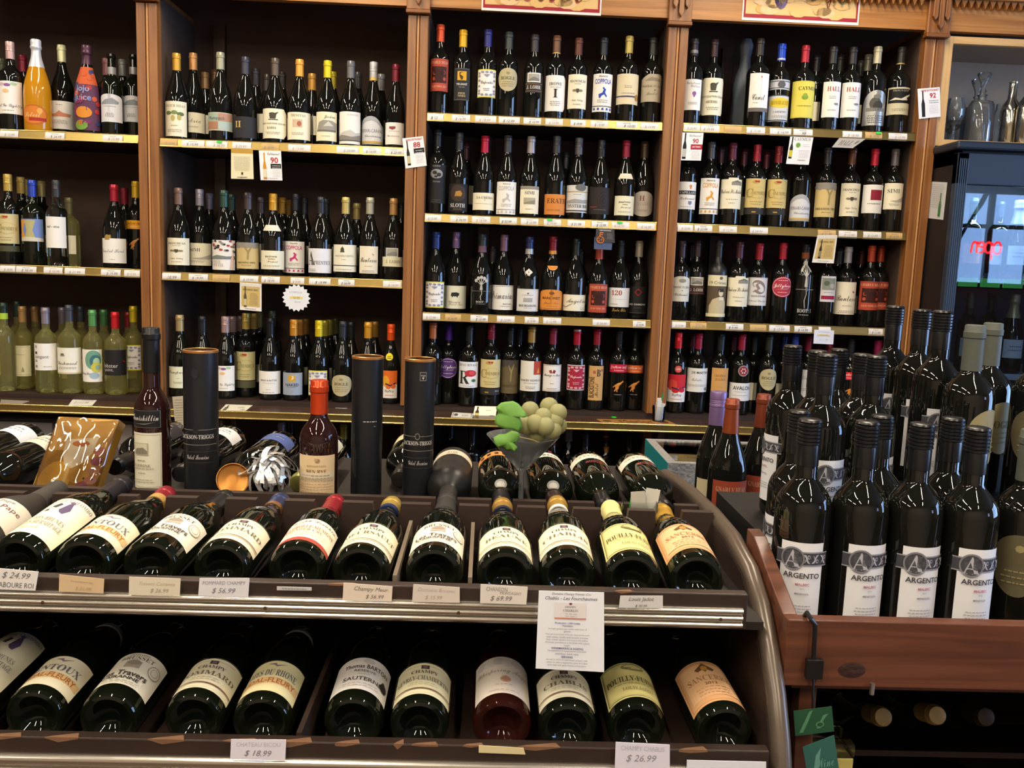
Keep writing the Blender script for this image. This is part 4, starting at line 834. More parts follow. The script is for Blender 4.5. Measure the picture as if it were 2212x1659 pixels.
# cabernet-sign bay
tD = (1440, 0, .349)
row('D', 'top shelf', SHELF['D'][0], tD, [
    (148, 240, '#343034', 'black', 'b', plain(WH, 'white label with purple leaf', T('Cakebread', 0, .88, .08, '#7a7680', 'c', 1.5), T('Cellars', .2, .78, .08, '#7a7680', 'c', 1.0), El(.1, .54, .22, .07, '#8a5a9c', 10), El(.1, .48, .12, .06, '#8a5a9c', 8), Ln(.24, 2, .6)), (488, 680, 100), dict(bands=[(306, 326, '#8a8684')])),
    (277, 245, '#402a2a', 'brown', 'b', stag('ARTEMIS'), (480, 712, 130)),
    (560, 240, '#3a322e', 'dark brown', 'b', plain(WH, 'white label with long red arrow', Rc(.1, .34, .115, .93, '#b05a48'), Pl([(.03, .88), (.18, .88), (.11, .95)], '#b05a48'), T('Const', -.05, .38, .15, '#3c3834', 'c', 1.2), Ln(.22, 1, .3, GY, .1, .015, -.3), Rc(-1, 0, 1, .1, '#6a6462')), (450, 690, 115), dict(R=.0435)),
    (688, 270, '#2a4cbc', 'blue', 'b', plain('#ccced2', 'silver label with yellow panel', Rc(-1, .96, 1, 1, '#2f3a4a'), El(0, .70, .9, .19, '#e0c43c', 20), T('ROMBAUER', 0, .70, .16, '#8a7420', 'S', 1.4), T('CABERNET', 0, .36, .07, '#6a6c74', 'S', 1.0), Ln(.2, 2, .6), Rc(-1, .03, 1, .06, '#2f3a4a')), (585, 750, 120), dict(bands=[(357, 368, '#c8c8cc')], more=[((490, 552, 120), ('#c2c4ca', 'rect', [Rc(-1, .12, 1, .2, '#3a4656'), Rc(-1, .8, 1, .88, '#3a4656'), El(0, .5, .3, .36, '#55585e', 12)], ''))])),
    (838, 280, '#b22a36', 'red', 'b', plain('#dccf58', 'yellow label with green leaf', Fm(.03, '#a89a3a', .01), T('CAYMUS', .2, .80, .10, '#55501e', 'S', 1.3), El(0, .56, .22, .07, '#7a9a34', 8), El(0, .62, .15, .05, '#8aa83c', 8), Ln(.32, 1, .6, '#9a8f3c')), (498, 728, 137)),
    (1010, 290, '#36322f', 'charcoal', 'b', hall(), (503, 725, 105), dict(R=.0365)),
    (1132, 290, '#332f30', 'dark grey', 'b', hall(), (508, 725, 112), dict(R=.0365)),
    (1278, 290, '#c2ba9c', 'silver', 'b', (mat('#a9a9a6', .3, .6), 'dome', [El(-.1, .62, .4, .18, '#55534e', 14), El(.1, .56, .35, .14, '#3a3834', 12), Rc(-.7, .4, .7, .5, '#7a7872'), El(0, .82, .25, .06, '#77756e', 10), Ln(.26, 4, .6, '#5f5d58', .06, .02)], 'silver dome-shaped label'), (555, 775, 132), dict()),
    (1428, 290, '#2f2b28', 'black and gold', 'b', plain('#c9c1a2', 'label with white frog on black', Rc(-.9, .42, .9, .94, '#1a1816'), Pl([(-.8, .52), (-.4, .62), (0, .58), (.4, .70), (.85, .80), (.8, .72), (.4, .62), (.5, .54), (.1, .52), (-.3, .54)], '#d8d4c4'), T("FROG'S LEAP", 0, .88, .07, '#a8a290', 'S', 1.6), Ln(.2, 2, .6, '#8a826a')), (537, 708, 132), dict(bands=[(388, 395, '#c8a860')])),
], [(1245, 340, '#9a947c', 'silver'), (1200, 375, '#6a6862', 'grey'), (1070, 340, '#2a2624', 'charcoal'), (925, 340, '#2a2624', 'black')])
tD = (1430, 280, .2532)
row('D', 'second shelf', SHELF['D'][1], tD, [
    (200, 100, '#2c2a2c', 'black', 'b', plain('#e6e4e0', 'white label with black name band', El(.25, .84, .12, .06, '#d08a4a', 8), Rc(.18, .74, .32, .84, '#d08a4a'), Rc(-.65, .54, .85, .68, '#26282a'), T('CAPILLANO', .1, .61, .09, '#c9c7c2', 'S', 1.3), T('Cabernet', .1, .40, .1, '#8a8684', 'c', 1.4), Pl([(.1, .3), (.4, .3), (.38, .2), (.25, .15), (.12, .2)], '#77839a'), Ln(.08, 1, .5)), (443, 678, 165)),
    (397, 105, '#4a484c', 'grey', 'b', coppola('#d89c3c'), (412, 720, 155)),
    (583, 112, '#5e2032', 'wine red', 'b', michelle(), (408, 675, 175)),
    (790, 130, '#9c2432', 'red', 'b', conundrum('#cfb978'), (415, 665, 166), dict(kind='screw', more=[((672, 722, 166), plain('#2e2c28', 'strip', Rc(-.3, .3, 0, .5, '#b8923c')))])),
    (973, 140, '#7c2029', 'dull red', 'b', conundrum('#cfb978'), (422, 668, 166), dict(kind='screw', more=[((676, 726, 166), plain('#2e2c28', 'strip', Rc(-.3, .3, 0, .5, '#b8923c')))])),
    (1170, 160, '#55504e', 'grey-brown', 'b', carano(), (550, 780, 168)),
    (1385, 155, '#34302e', 'dark', 'b', dream('#d0b87c'), (450, 745, 172)),
    (1595, 155, '#6c4430', 'brown', 'b', franciscan(), (455, 738, 160)),
    (1787, 165, '#c22439', 'bright red', 'b', plain('#e8e4e0', 'white label with maroon square', Rc(-.3, .46, .65, .82, '#8a1e34'), Ln(.32, 1, .6, '#8a8684', .1, .03)), (468, 712, 166)),
    (1970, 165, '#6c666a', 'grey-mauve', 'b', simi(), (455, 680, 154)),
], [(505, 150, '#42242c', 'wine red'), (700, 170, '#4a1c22', 'dark red'), (890, 190, '#5a1c24', 'red')])
tD = (1430, 490, .2532)
row('D', 'third shelf', SHELF['D'][2], tD, [
    (95, 120, '#3a2a30', 'maroon', 'b', ('#d6d2c4', 'arch', [El(.1, .82, .35, .08, '#8f8b7e', 10), T('CHATEAU ST. JEAN', 0, .56, .09, '#4a473f', 'S', 1.7), El(.1, .43, .05, .02, K, 6), T('Cabernet', .1, .28, .1, '#6a665c', 'c', 1.3)], 'cream arched label'), (418, 635, 150)),
    (285, 115, '#42302e', 'dark brown', 'b', lohr('#3a1c20'), (428, 577, 130)),
    (460, 115, '#2a2826', 'matt black', 'b', plain('#5a4c3a', 'sepia portrait label under cream heading', Rc(-1, .74, 1, 1, '#e0d8b4'), El(.2, .93, .15, .04, '#6a6450', 8), T('19 Crimes.', 0, .82, .075, '#4a4434', 'g', 1.5), Pl([(-.7, .08), (.75, .08), (.8, .3), (.55, .46), (.1, .48), (-.4, .42), (-.7, .26)], '#c2b594'), El(.25, .58, .2, .09, '#d6c8a8', 14), Pl([(.02, .6), (.48, .6), (.45, .68), (.05, .68)], '#2a241c'), Rc(.1, .40, .5, .48, '#e0d6ba'), Rc(-1, 0, 1, .08, '#ded6ae')), (412, 768, 158), dict(glass='matte')),
    (640, 128, '#4c2632', 'wine red', 'b', michelle(), (420, 680, 172)),
    (808, 140, '#a22232', 'crimson', 'b', plain('#d9d8d6', 'grey-white label with gothic letter', Fm(.04, '#a5a3a2', .01), T('D', 0, .66, .5, '#8a7a78', 'g', 1.1), T('DAVIS BYNUM', 0, .34, .06, '#77747a', 'b', 1.4), T('Cabernet Sauvignon', 0, .16, .1, '#8a8890', 'c', 1.5)), (432, 672, 162)),
    (1012, 138, '#b22436', 'bright red', 'b', jelly('#b03446'), (425, 600, 156)),
    (1200, 150, '#26262a', 'black', 'b', root(), (380, 770, 150), dict(bands=[(218, 270, paper('#8a4a26'))])),
    (1400, 160, '#2c2c30', 'dark', 'b', plain('#d6d2d6', 'white label with garden picture', Rc(-.85, .46, .85, .92, '#8a9088'), El(-.3, .72, .35, .1, '#5c6458', 10), El(.4, .62, .3, .1, '#b5b0a8', 10), Rc(-.85, .1, .85, .24, '#9a1c4c'), Ln(.36, 1, .6)), (420, 640, 122), dict()),
    (1558, 168, '#aaa6aa', 'silver', 'b', bonterra('#c83c34'), (470, 748, 166)),
    (1757, 160, '#b0401e', 'orange-rust', 'b', gnarly(), (465, 710, 160)),
    (1918, 165, '#a83c1e', 'rust', 'b', gnarly(), (470, 708, 155)),
], [(1510, 185, '#55534f', 'grey'), (1700, 190, '#55261c', 'rust'), (250, 135, '#2e2626', 'dark brown')])
tD = (1400, 680, .2532)
row('D', 'bottom shelf', ZBASE, tD, [
    (235, 148, '#da232a', 'red and white', 'b', flop('#c8202c', '#d84a3c'), (510, 745, 150), dict(kind='screw', more=[((432, 495, 62), ('#b03a34', 'ell', [El(0, .5, .8, .4, '#d8625a', 14), T('NEW', 0, .5, .2, '#f0e0dc', 'b', 1.1)], ''))])),
    (412, 152, '#a22039', 'crimson', 'b', plain('#e2e2e0', 'white label with small barrel drawing', T('DE MARTINO', .2, .82, .10, '#3c3c40', 'b', 1.5), T('Estate', -.1, .52, .1, '#6a6a70', 'c', .8), Ln(.3, 2, .8), El(.7, .14, .22, .07, '#77777a', 10)), (457, 660, 170)),
    (600, 160, '#2a2e34', 'slate', 'b', plain('#d09c5a', 'tan-orange label', T('CHATEAU', 0, .68, .10, '#8a6838', 'S', 1.3), T('JULIEN', 0, .52, .10, '#8a6838', 'S', 1.1), Ln(.2, 1, .4, '#a87c44')), (455, 660, 136)),
    (772, 162, '#a2203a', 'cherry', 'b', plain('#e2e0e0', 'white label under round red emblem', T('AVALON', .1, .72, .22, '#33323a', 'b', 1.4), Ln(.5, 1, .5), Ln(.3, 1, .7)), (583, 735, 172), dict(more=[((432, 525, 88), ('#9c9698', 'ell', [El(0, .5, .84, .42, '#8c2a36', 24), [El(.4 * math.cos(k * 1.0472), .5 + .2 * math.sin(k * 1.0472), .14, .07, '#e0ccce', 8) for k in range(6)]], ''), .12)])),
    (1010, 165, '#353a34', 'olive-black', 'b', bogle(), (462, 645, 145)),
    (1230, 160, '#26409a', 'blue', 'b', None, None),
    (1340, 175, '#9a2440', 'rose red', 'b', plain('#dededc', 'white script label, mostly hidden', T('Villa d Este', 0, .76, .13, '#8a8a90', 'c', 1.5), Ln(.4, 2, .5), Rc(-1, .1, 1, .14, '#a85a44')), (470, 740, 150), dict(R=.0365)),
    (1515, 250, '#7a2034', 'plum', 'b', None, None),
    (1712, 200, '#22242a', 'black', 'b', roo('#d8202c'), (490, 556, 140), dict(more=[((610, 690, 100), (None, 'rect', roo_mark(), ''))])),
    (1968, 215, '#a02458', 'magenta', 'b', None, None),
], [(375, 155, '#5a1c2c', 'crimson'), (730, 165, '#4a1a26', 'cherry'), (905, 165, '#2c302e', 'olive-black'), (1160, 165, '#1e2f70', 'blue'), (1440, 255, '#5a1a2c', 'plum')])
# grey tissue-wrapped bottle standing between two cabernets
p = PY(1600, 280, .165); wp = thing('wrapped_bottle', 'bottle wrapped in crumpled blue-grey tissue beside the arrow-label bottle', 'bottle', (p.x, .165, SHELF['D'][0]))
wm = MB().lathe([(0, 0), (.040, .002), (.043, .05), (.042, .12), (.041, .18), (.034, .22), (.022, .25), (.019, .28), (.026, .33), (.017, .352), (0, .345)], 28)
wm.v = [((x * (1 + .16 * noise.noise(Vector((x * 60, y * 60, z * 25))))), y * (1 + .16 * noise.noise(Vector((y * 60, x * 60, z * 25 + 5)))), z) for x, y, z in wm.v]
wm.obj('tissue_wrap', mat('#5a626c', .55, 0, .3, 25, .5, .6), wp, off=(0, 0, 0), smooth=True)
# bottles below the counter, on the lower shelf
n = 0
for (x, y, col, w, shp) in [(474, 915, '#6a4a2c', 'tan', 'u'), (505, 917, '#5a4028', 'brown', 'u'), (608, 921, '#6a6470', 'mauve-grey', 'u'), (628, 922, '#2a282c', 'brown-black', 'u'), (743, 924, '#8c8a34', 'olive-yellow', 'u'),
                            (973, 926, '#1c1c20', 'black', 'b'), (1020, 938, '#202024', 'charcoal', 'b'), (1066, 951, '#6a1c24', 'red', 'b'), (1194, 946, '#5a1a22', 'maroon', 'u'), (1228, 955, '#8a8a8c', 'silver', 'u'), (1265, 943, '#202228', 'slate', 'u'), (1310, 938, '#4a141c', 'wine red', 'u'), (1360, 950, '#1c1c20', 'jet', 'b')]:
    yb = .05 if n % 2 == 0 else .145
    p = PY(x, y, yb)
    ex = []
    if w == 'silver': ex = [dict(z0=.175, z1=.215, half=.5, bg=None, ops=[Pl([(0, 0), (1, .5), (0, 1), (-1, .5)], '#b8b6b4')])]
    if w == 'wine red': ex = [dict(z0=.17, z1=.195, half=.6, bg=None, ops=[Pl([(-1, 1), (1, 1), (.5, .1), (0, 0), (-.5, .1)], '#e0a04a')])]
    bottle('dark bottle, %s cap, standing in shade below the counter ledge' % w, 'bottles below the counter', Matrix.Translation((p.x, yb, .60)), shp, max(.27, min(.325, p.z - .60)), .037, 'dark', ('foil', col, .06), ex, [(.232, .238, '#b8904a')] if w == 'wine red' else (), 24)
    n += 1
# ------------------------------------------------------------------ price tags on the brass strips
def price_tag(x0, x1, zt, tan, text, label, group):
    w = x1 - x0; xm = (x0 + x1) / 2; hh = .0275
    t = MB(); sec = []
    for i in range(6):
        v = i / 5; sec.append((-.0066 - .0026 * math.sin(math.pi * v) - .0022 * (1 - v), -.0278 + hh * v))
    poly = sec + [(y + .0007, z) for y, z in reversed(sec)]
    t.prism(poly, lambda p, q, k: Vector((xm + k, p, zt + q)), -w / 2, w / 2)
    o = lone(t, 'price_tag', [paper('#c9a66c' if tan else '#dfdcda')], label, 'price tag', group)
    c = o.location
    def fn(u, v, k):
        f = v / hh; y = -.0066 - .0026 * math.sin(math.pi * f) - .0022 * (1 - f) - .0002 - k
        return Vector((xm + u - c.x, y - c.y, zt - .0278 + v - c.z))
    printed('lettering', text, w * .94, hh, o, fn, step=None)
PRICES = ['12.99', '15.99', '21.99', '18.99', '13.99', '24.99', '16.99', '10.99', '19.99', '14.99', '29.99', '38.99']
def tags(bay, rname, zt, tf, spans, tans=(), said={}, dots=()):
    ox, oy, s = tf; rr = random.Random(len(spans) * 7 + ord(bay))
    for i, (a, b) in enumerate(spans):
        pa = PY(ox + a * s, oy, -.01).x; yy = proj(Vector((pa, -.01, zt - .012)))[1]
        x0 = PY(ox + a * s, yy, -.01).x; x1 = PY(ox + b * s, yy, -.01).x
        bi = 'ABCD'.index(bay); x1 = min(x1, PX_[bi + 1] - .041); x0 = max(x0, PX_[bi] + .041)
        tx = said.get(i); col = '#55524e' if tx else ('#a09c98', '#8a8684', '#b8a58c')[i % 3]
        txt = tx or '$ ' + rr.choice(PRICES)
        ops = [T(txt, rr.uniform(-.2, .25), .42, .40, col, 'I', 1.2)] + ([Ln(.78, 1, .5, col, .1, .06)] if i % 3 else [])
        price_tag(x0, x1, zt, i in tans, ops, '%s paper price tag, %s along the %s brass strip, %s' % ('tan' if i in tans else 'white', ORD[i], rname, BAYN[bay]), 'price tags, %s, %s' % (rname, BAYN[bay]))
    for k, (dx, ) in enumerate(dots):
        x = PY(ox + dx * s, proj(Vector((PY(ox + dx * s, oy, -.01).x, -.01, zt)))[1], -.01).x
        m = MB().box(x - .010, x + .010, -.0125, -.0117, zt - .006, zt + .001)
        lone(m, 'green_sticker', [mat('#3fe04a', .5)], 'small green sticker above a price tag, %s strip, %s%s' % (rname, BAYN[bay], ', one further along' if k else ''), 'sticker')
tags('A', 'top', SHELF['A'][0], (0, 0, .2532), [(0, 155), (385, 550), (875, 1045)])
tags('A', 'middle', SHELF['A'][1], (0, 360, .3135), [(0, 105), (110, 250), (300, 430), (445, 585), (695, 830), (855, 990)])
tags('B', 'top', SHELF['B'][0], (330, 80, .2622), [(50, 200), (240, 425), (440, 615), (655, 810), (895, 1040), (1115, 1300), (1515, 1695), (1730, 1880), (1910, 2065)], (0, 4), {8: '$ 20.99'}, [(550,)])
tags('B', 'middle', SHELF['B'][1], (330, 390, .2577), [(75, 235), (300, 462), (500, 645), (730, 885), (910, 1065), (1155, 1270), (1310, 1490), (1555, 1690), (1930, 2080)], (2,), {0: '10.99', 6: '$ 19.99', 7: '$ 34.99'})
tags('C', 'top', SHELF['C'][0], (880, 0, .2712), [(145, 288), (355, 500), (540, 708), (728, 895), (925, 1065), (1100, 1240), (1300, 1420), (1460, 1600), (1665, 1835), (1858, 2003)], (), {0: '$ 12', 3: '$ 12.99', 6: '$ 19.99', 8: '$ 10.00'})
tags('C', 'second', SHELF['C'][1], (890, 280, .2486), [(100, 255), (330, 485), (520, 680), (760, 912), (945, 1098), (1145, 1295), (1352, 1505), (1560, 1705), (1735, 1888), (1955, 2110)], (), {3: '$ 23.99', 6: '$ 21.99', 7: '$ 15.99'}, [(1195,), (1805,)])
tags('C', 'third', SHELF['C'][2], (890, 490, .2486), [(90, 245), (288, 425), (508, 660), (738, 892), (980, 1100), (1140, 1297), (1570, 1720), (1920, 2030)], (1,), {2: '$ 13.99', 7: '$ 10.99'})
tags('D', 'top', SHELF['D'][0], (1440, 0, .349), [(92, 208), (212, 328), (358, 465), (495, 610), (640, 772), (785, 905), (1090, 1210), (1230, 1335), (1375, 1490)], (2, 7), {5: '98'}, [(1312,)])
tags('D', 'second', SHELF['D'][1], (1430, 280, .2532), [(92, 265), (278, 430), (488, 640), (750, 905), (1330, 1485), (1508, 1665), (1718, 1872), (1912, 2052)], (4, 7), {1: '$ 23.99'})
tags('D', 'third', SHELF['D'][2], (1430, 490, .2532), [(52, 205), (240, 380), (545, 695), (750, 890), (915, 1090), (1130, 1280), (1337, 1440), (1762, 1885)], (1, 3), {2: '$ 9.99', 5: '$ 14.99'})

# ------------------------------------------------------------------ cards hanging from strips, stuck to posts or lying on the ledge
def card(name, quad, bg, ops, label, cat='card', th=.0007, poly=None):
    """quad: world corners TL, TR, BR, BL"""
    TL, TR, BR, BL = quad
    nrm = (TR - BL).cross(TL - BL).normalized()
    if nrm.dot(EYE - BL) < 0: nrm = -nrm
    w = ((TR - TL).length + (BR - BL).length) / 2; h = ((TL - BL).length + (TR - BR).length) / 2
    def bil(u, v): return (BL * (1 - u) + BR * u) * (1 - v) + (TL * (1 - u) + TR * u) * v
    pts = poly or [(0, 0), (1, 0), (1, 1), (0, 1)]
    m = MB(); n = len(pts)
    m.add([bil(a, b) for a, b in pts] + [bil(a, b) - nrm * th for a, b in pts], [tuple(range(n)), tuple(range(2 * n - 1, n - 1, -1))] + [(i, (i + 1) % n, n + (i + 1) % n, n + i) for i in range(n)])
    o = lone(m, name, [paper(bg)], label, cat)
    c = o.location.copy()
    if ops: printed('lettering', ops, w, h, o, lambda u, v, k: bil(u / w + .5, v / h) + nrm * k - c, step=None)
    return o
def cq(pts, Y): return [PY(x, y, Y) for x, y in pts]
def minib(u, v, s, c, lc, hs=1.0):
    """little printed picture of a bottle"""
    return [Pl([(u - .13 * s, v), (u + .13 * s, v), (u + .13 * s, v + .36 * s * hs), (u + .05 * s, v + .50 * s * hs), (u + .05 * s, v + .72 * s * hs), (u - .05 * s, v + .72 * s * hs), (u - .05 * s, v + .50 * s * hs), (u - .13 * s, v + .36 * s * hs)], c), Rc(u - .12 * s, v + .06 * s * hs, u + .12 * s, v + .28 * s * hs, lc)]
RD = '#a82430'
card('shelf_card', cq([(499, 320), (546, 322), (548, 387), (499, 386)], -.013), '#e2d9b4', [Rc(-1, .84, 1, 1, '#b9923e'), Ln(.72, 11, .8, '#a39a78', .045, .012), Rc(-.08, .14, .08, .22, '#2c2a24'), Ln(.04, 1, .5, '#6a6450', .1, .03)], 'cream text card with gold top hanging under the second bay top shelf')
card('score_card', cq([(559, 325), (607, 326), (610, 390), (563, 389)], -.013), '#e9e8ea', [minib(-.55, .03, 1.25, '#c98a2c', '#d9d2b4'), T('Enthusiast', .3, .90, .09, '#55524e', 'c', 1.1), T('90', .35, .68, .2, '#b02a32', 'b', .9), Rc(0, .40, .95, .56, '#1c1a1c'), Ln(.48, 2, .4, '#d8d8d8', .07, .02, .5), Ln(.32, 5, .4, '#b8b6b8', .05, .012, .5), Ln(.06, 1, .7, '#8a8890')], 'white score card reading 90 with orange-gold bottle picture')
card('score_card', cq([(869, 299), (914, 294), (922, 358), (876, 364)], -.0165), '#eceaea', [minib(-.6, .08, 1.15, '#20201e', '#c2b88a'), T('WINE ENTHUSIAST', .1, .92, .07, '#b8404a', 'b', 1.6), T('88', .3, .74, .18, RD, 'b', .9), Rc(-.05, .46, .95, .62, '#1c1a1c'), Ln(.53, 2, .4, '#e0e0e0', .07, .02, .45), Ln(.38, 6, .4, '#b8b6b8', .05, .012, .45)], 'white score card reading 88 stuck on the post beside the merlot bay')
card('score_card', cq([(1982, 192), (2030, 188), (2032, 252), (1985, 257)], -.0165), '#eceaea', [minib(-.55, .05, 1.2, '#161616', '#161616'), T('WINE ENTHUSIAST', .1, .92, .07, '#b8404a', 'b', 1.6), T('92', .35, .74, .17, RD, 'b', .9), Ln(.56, 2, .45, '#6a6868', .07, .018, .4), Ln(.40, 6, .45, '#b8b6b8', .05, .012, .4)], 'white score card reading 92 stuck on the post beside the fridge')
card('score_card', cq([(1472, 286), (1520, 287), (1514, 347), (1467, 346)], -.013), '#eceaea', [minib(-.6, .05, 1.3, '#161616', '#b8b8b0'), T('Enthusiast', .3, .90, .09, '#8a8684', 'c', 1.1), T('90', .35, .70, .17, RD, 'b', .9), Rc(-.05, .40, 1, .58, '#a8222c'), T('ARTEMIS', .45, .49, .06, '#f0d8d8', 'b', .8), Ln(.32, 6, .45, '#b8b6b8', .05, .012, .45)], 'white score card reading 90 with red band')
card('shelf_card', cq([(1707, 295), (1757, 297), (1747, 356), (1698, 354)], -.013), '#e9e8e8', [minib(-.75, .2, 1.1, '#1c1a18', '#c8bc3c'), T('CAYMUS', .1, .92, .11, '#8a8888', 'S', 1.4), El(-.2, .70, .2, .09, '#6a9c3c', 10), Ln(.72, 2, .35, '#b5b3b3', .06, .012, .5), Ln(.5, 6, .5, '#b5b3b3', .05, .012, .4), Ln(.14, 1, .4, '#8a8888', .1, .03, .3)], 'white card with green leaf and yellow-label bottle picture')
card('shelf_card', [PY(1813, 298, -.013), PY(1870, 300, -.013), PY(1842, 320, -.05), PY(1797, 318, -.05)], '#9a9694', [T('HALL', -.1, .5, .5, '#55504e', 'S', 1.1), El(.7, .6, .12, .2, '#6a6462', 8)], 'grey folded card slanting out under the cabernet top strip')
TREEC = [Rc(-.86, .14, .86, .93, '#c9ae6e'), [El(-.8 + .32 * k, .92, .22, .06, '#d8d2c4', 8) for k in range(6)], T('DREAMING TREE', 0, .76, .06, '#55462a', 'S', 1.4), minib(-.45, .16, .95, '#2c2620', '#8a7c5c'), Ln(.62, 9, .4, '#8a7648', .05, .012, .3), Ln(.06, 1, .6, '#7a7874')]
card('shelf_card', cq([(1766, 508), (1809, 508), (1801, 569), (1754, 567)], -.013), '#e6e2d8', TREEC, 'tan card with dark bottle picture hanging under a cabernet shelf')
card('shelf_card', cq([(518, 610), (565, 613), (565, 673), (518, 669)], -.013), '#e6e2d8', TREEC[:3] + [minib(-.5, .12, 1.05, '#5a5230', '#c9bc8a')] + TREEC[4:], 'tan card with green bottle picture hanging under the second bay middle shelf')
star = [(.5 + (.5 if i % 2 == 0 else .42) * math.cos(math.pi * i / 18), .5 + (.5 if i % 2 == 0 else .42) * math.sin(math.pi * i / 18)) for i in range(36)]
card('starburst_tag', cq([(609, 612), (671, 615), (671, 675), (609, 672)], -.013), '#e4e6ea', [T('COPPOLA', -.05, .70, .07, '#a9b4c8', 'I', 1.0), Rc(-.45, .46, .45, .55, '#e2cf86'), T('16.99', 0, .505, .08, '#8a7a30', 'I', .8), T('Special', .1, .36, .08, '#b4bccc', 'I', .9)], 'white starburst paper tag with yellow line', 'tag', poly=star)
card('key_card', cq([(1284, 512), (1324, 516), (1321, 540), (1283, 538)], -.0125), '#4a5878', None, 'blue card tucked behind the dark key card')
card('key_card', cq([(1288, 492), (1327, 494), (1328, 525), (1286, 521)], -.015), '#3c3a3c', [Ln(.92, 1, .8, '#a09c9c', .1, .05), Ln(.8, 1, .8, '#c8c4c4', .1, .06), Rc(-.62, .1, -.5, .7, '#d0783c'), Rc(-.62, .62, -.2, .70, '#d0783c'), Rc(-.62, .48, -.25, .55, '#d0783c'), El(-.5, .14, .40, .26, '#d0783c', 20), El(-.5, .14, .33, .21, '#2a2a2c', 20), T('24', -.5, .14, .22, '#e8e4e0', 'b', .6), Ln(.6, 5, .35, '#8a8686', .09, .03, .5)], 'dark card with orange key symbol reading 24')
card('price_note', cq([(1759, 712), (1802, 714), (1800, 744), (1757, 742)], -.013), '#dfe3f2', [Ln(.84, 1, .6, '#b8c0d8', .1, .05), Rc(-.7, .58, .6, .68, '#e2cf86'), Ln(.62, 1, .5, '#b09a3c', .1, .04), T('$ 11.99', 0, .3, .16, '#c2c8da', 'I', 1.0)], 'pale blue note with yellow line hanging under a cabernet shelf', 'note')
# on the ledge
LZ = .9408
def lq(pts, z=LZ): 
    o = []
    for x, y in pts:
        p = PH(x, y, z); p.y = min(max(p.y, -.148), -.008); q = PY(x, y, p.y); o.append(Vector((q.x, p.y, z)))
    return o
card('price_note', lq([(157, 860), (209, 859), (199, 876), (147, 876)]), '#d9d4c8', [T('2 / 11.99', -.1, .5, .34, '#77726a', 'I', 1.2), Ln(.86, 1, .5, '#8a8680', .1, .05, .3)], 'white price note lying on the ledge below pale wines', 'note')
card('ledge_card', lq([(488, 868), (546, 868), (529, 890), (475, 889)]), '#dcd8c4', [minib(-.7, .06, 1.1, '#4a4a42', '#6a6a5c'), Ln(.6, 2, .3, '#a39e8c', .14, .04, .4), Ln(.14, 1, .2, '#6a665a', .1, .06, .7)], 'cream card with grey bottle picture lying on the ledge beside black tube')
def sq(pts, yt, yb): return [PY(*pts[0], yt), PY(*pts[1], yt), PY(*pts[2], yb), PY(*pts[3], yb)]
card('ledge_card', sq([(1026, 877), (1074, 878), (1070, 903), (1021, 902)], -.035, -.08), '#e2ddc6', [minib(-.7, .05, 1.25, '#3a2416', '#c2a85c'), Ln(.62, 1, .3, '#a39e8c', .1, .04, .3), Ln(.14, 1, .25, '#55524a', .1, .07, .65)], 'cream card with brown bottle picture leaning on the ledge behind grapes')
card('ledge_card', lq([(978, 890), (1022, 893), (1020, 903), (974, 901)]), '#d8d6d2', [Fm(.1, '#55524e', .05), El(-.6, .5, .2, .25, '#55524e', 8), Ln(.5, 2, .35, '#8a8680', .2, .06, .3)], 'small white card with dark border lying on the ledge')
card('ledge_sign', lq([(1288, 905), (1440, 907), (1464, 921), (1302, 920)]), '#9a6a34', [T('Merlot', .0, .5, .62, '#3c2614', 'g', .9), El(-.8, .5, .12, .2, '#4a3018', 8), El(.75, .5, .15, .25, '#4a3018', 8)], 'tan paper sign lettered Merlot lying on the ledge', 'sign')
card('price_note', lq([(728, 874), (750, 874), (747, 882), (724, 881)]), '#dad8d4', None, 'tiny blank white note on the ledge near the egg-shaped label', 'note')
card('price_note', lq([(2, 863), (64, 866), (46, 873), (0, 872)]), '#8f867c', None, 'grey curled note lying on the ledge at the frame edge', 'note')
for (x, y) in ((590, 868), (1180, 886), (1370, 894), (1150, 884), (690, 872)):
    card('paper_slip', lq([(x, y), (x + 26, y + 1), (x + 28, y + 4), (x - 2, y + 3)]), '#c9c5be', None, 'thin white paper slip on the ledge edge, at %s' % {590: 'plain white label bottle', 1180: 'brown-bordered label bottle', 1370: 'kangaroo bottles', 1150: 'red corner label bottle', 690: 'bordered yellow label bottle'}[x], 'slip')
g = PH(1325, 900, LZ)
lone(MB().lathe([(0, .0002), (.0105, .0002), (.0105, .0008), (0, .0008)], 20, 0, (g.x, max(-.12, min(-.02, g.y)), LZ - .0001)), 'green_sticker', [mat('#35f03c', .5)], 'round bright green sticker on the ledge', 'sticker')
card('wine_list', cq([(372, 857), (398, 855), (396, 977), (385, 976)], -.166), '#b9ad94', [Ln(.93, 20, .8, '#8a8272', .045, .010)], 'narrow typed sheet hanging from the ledge beside the black tube', 'paper')
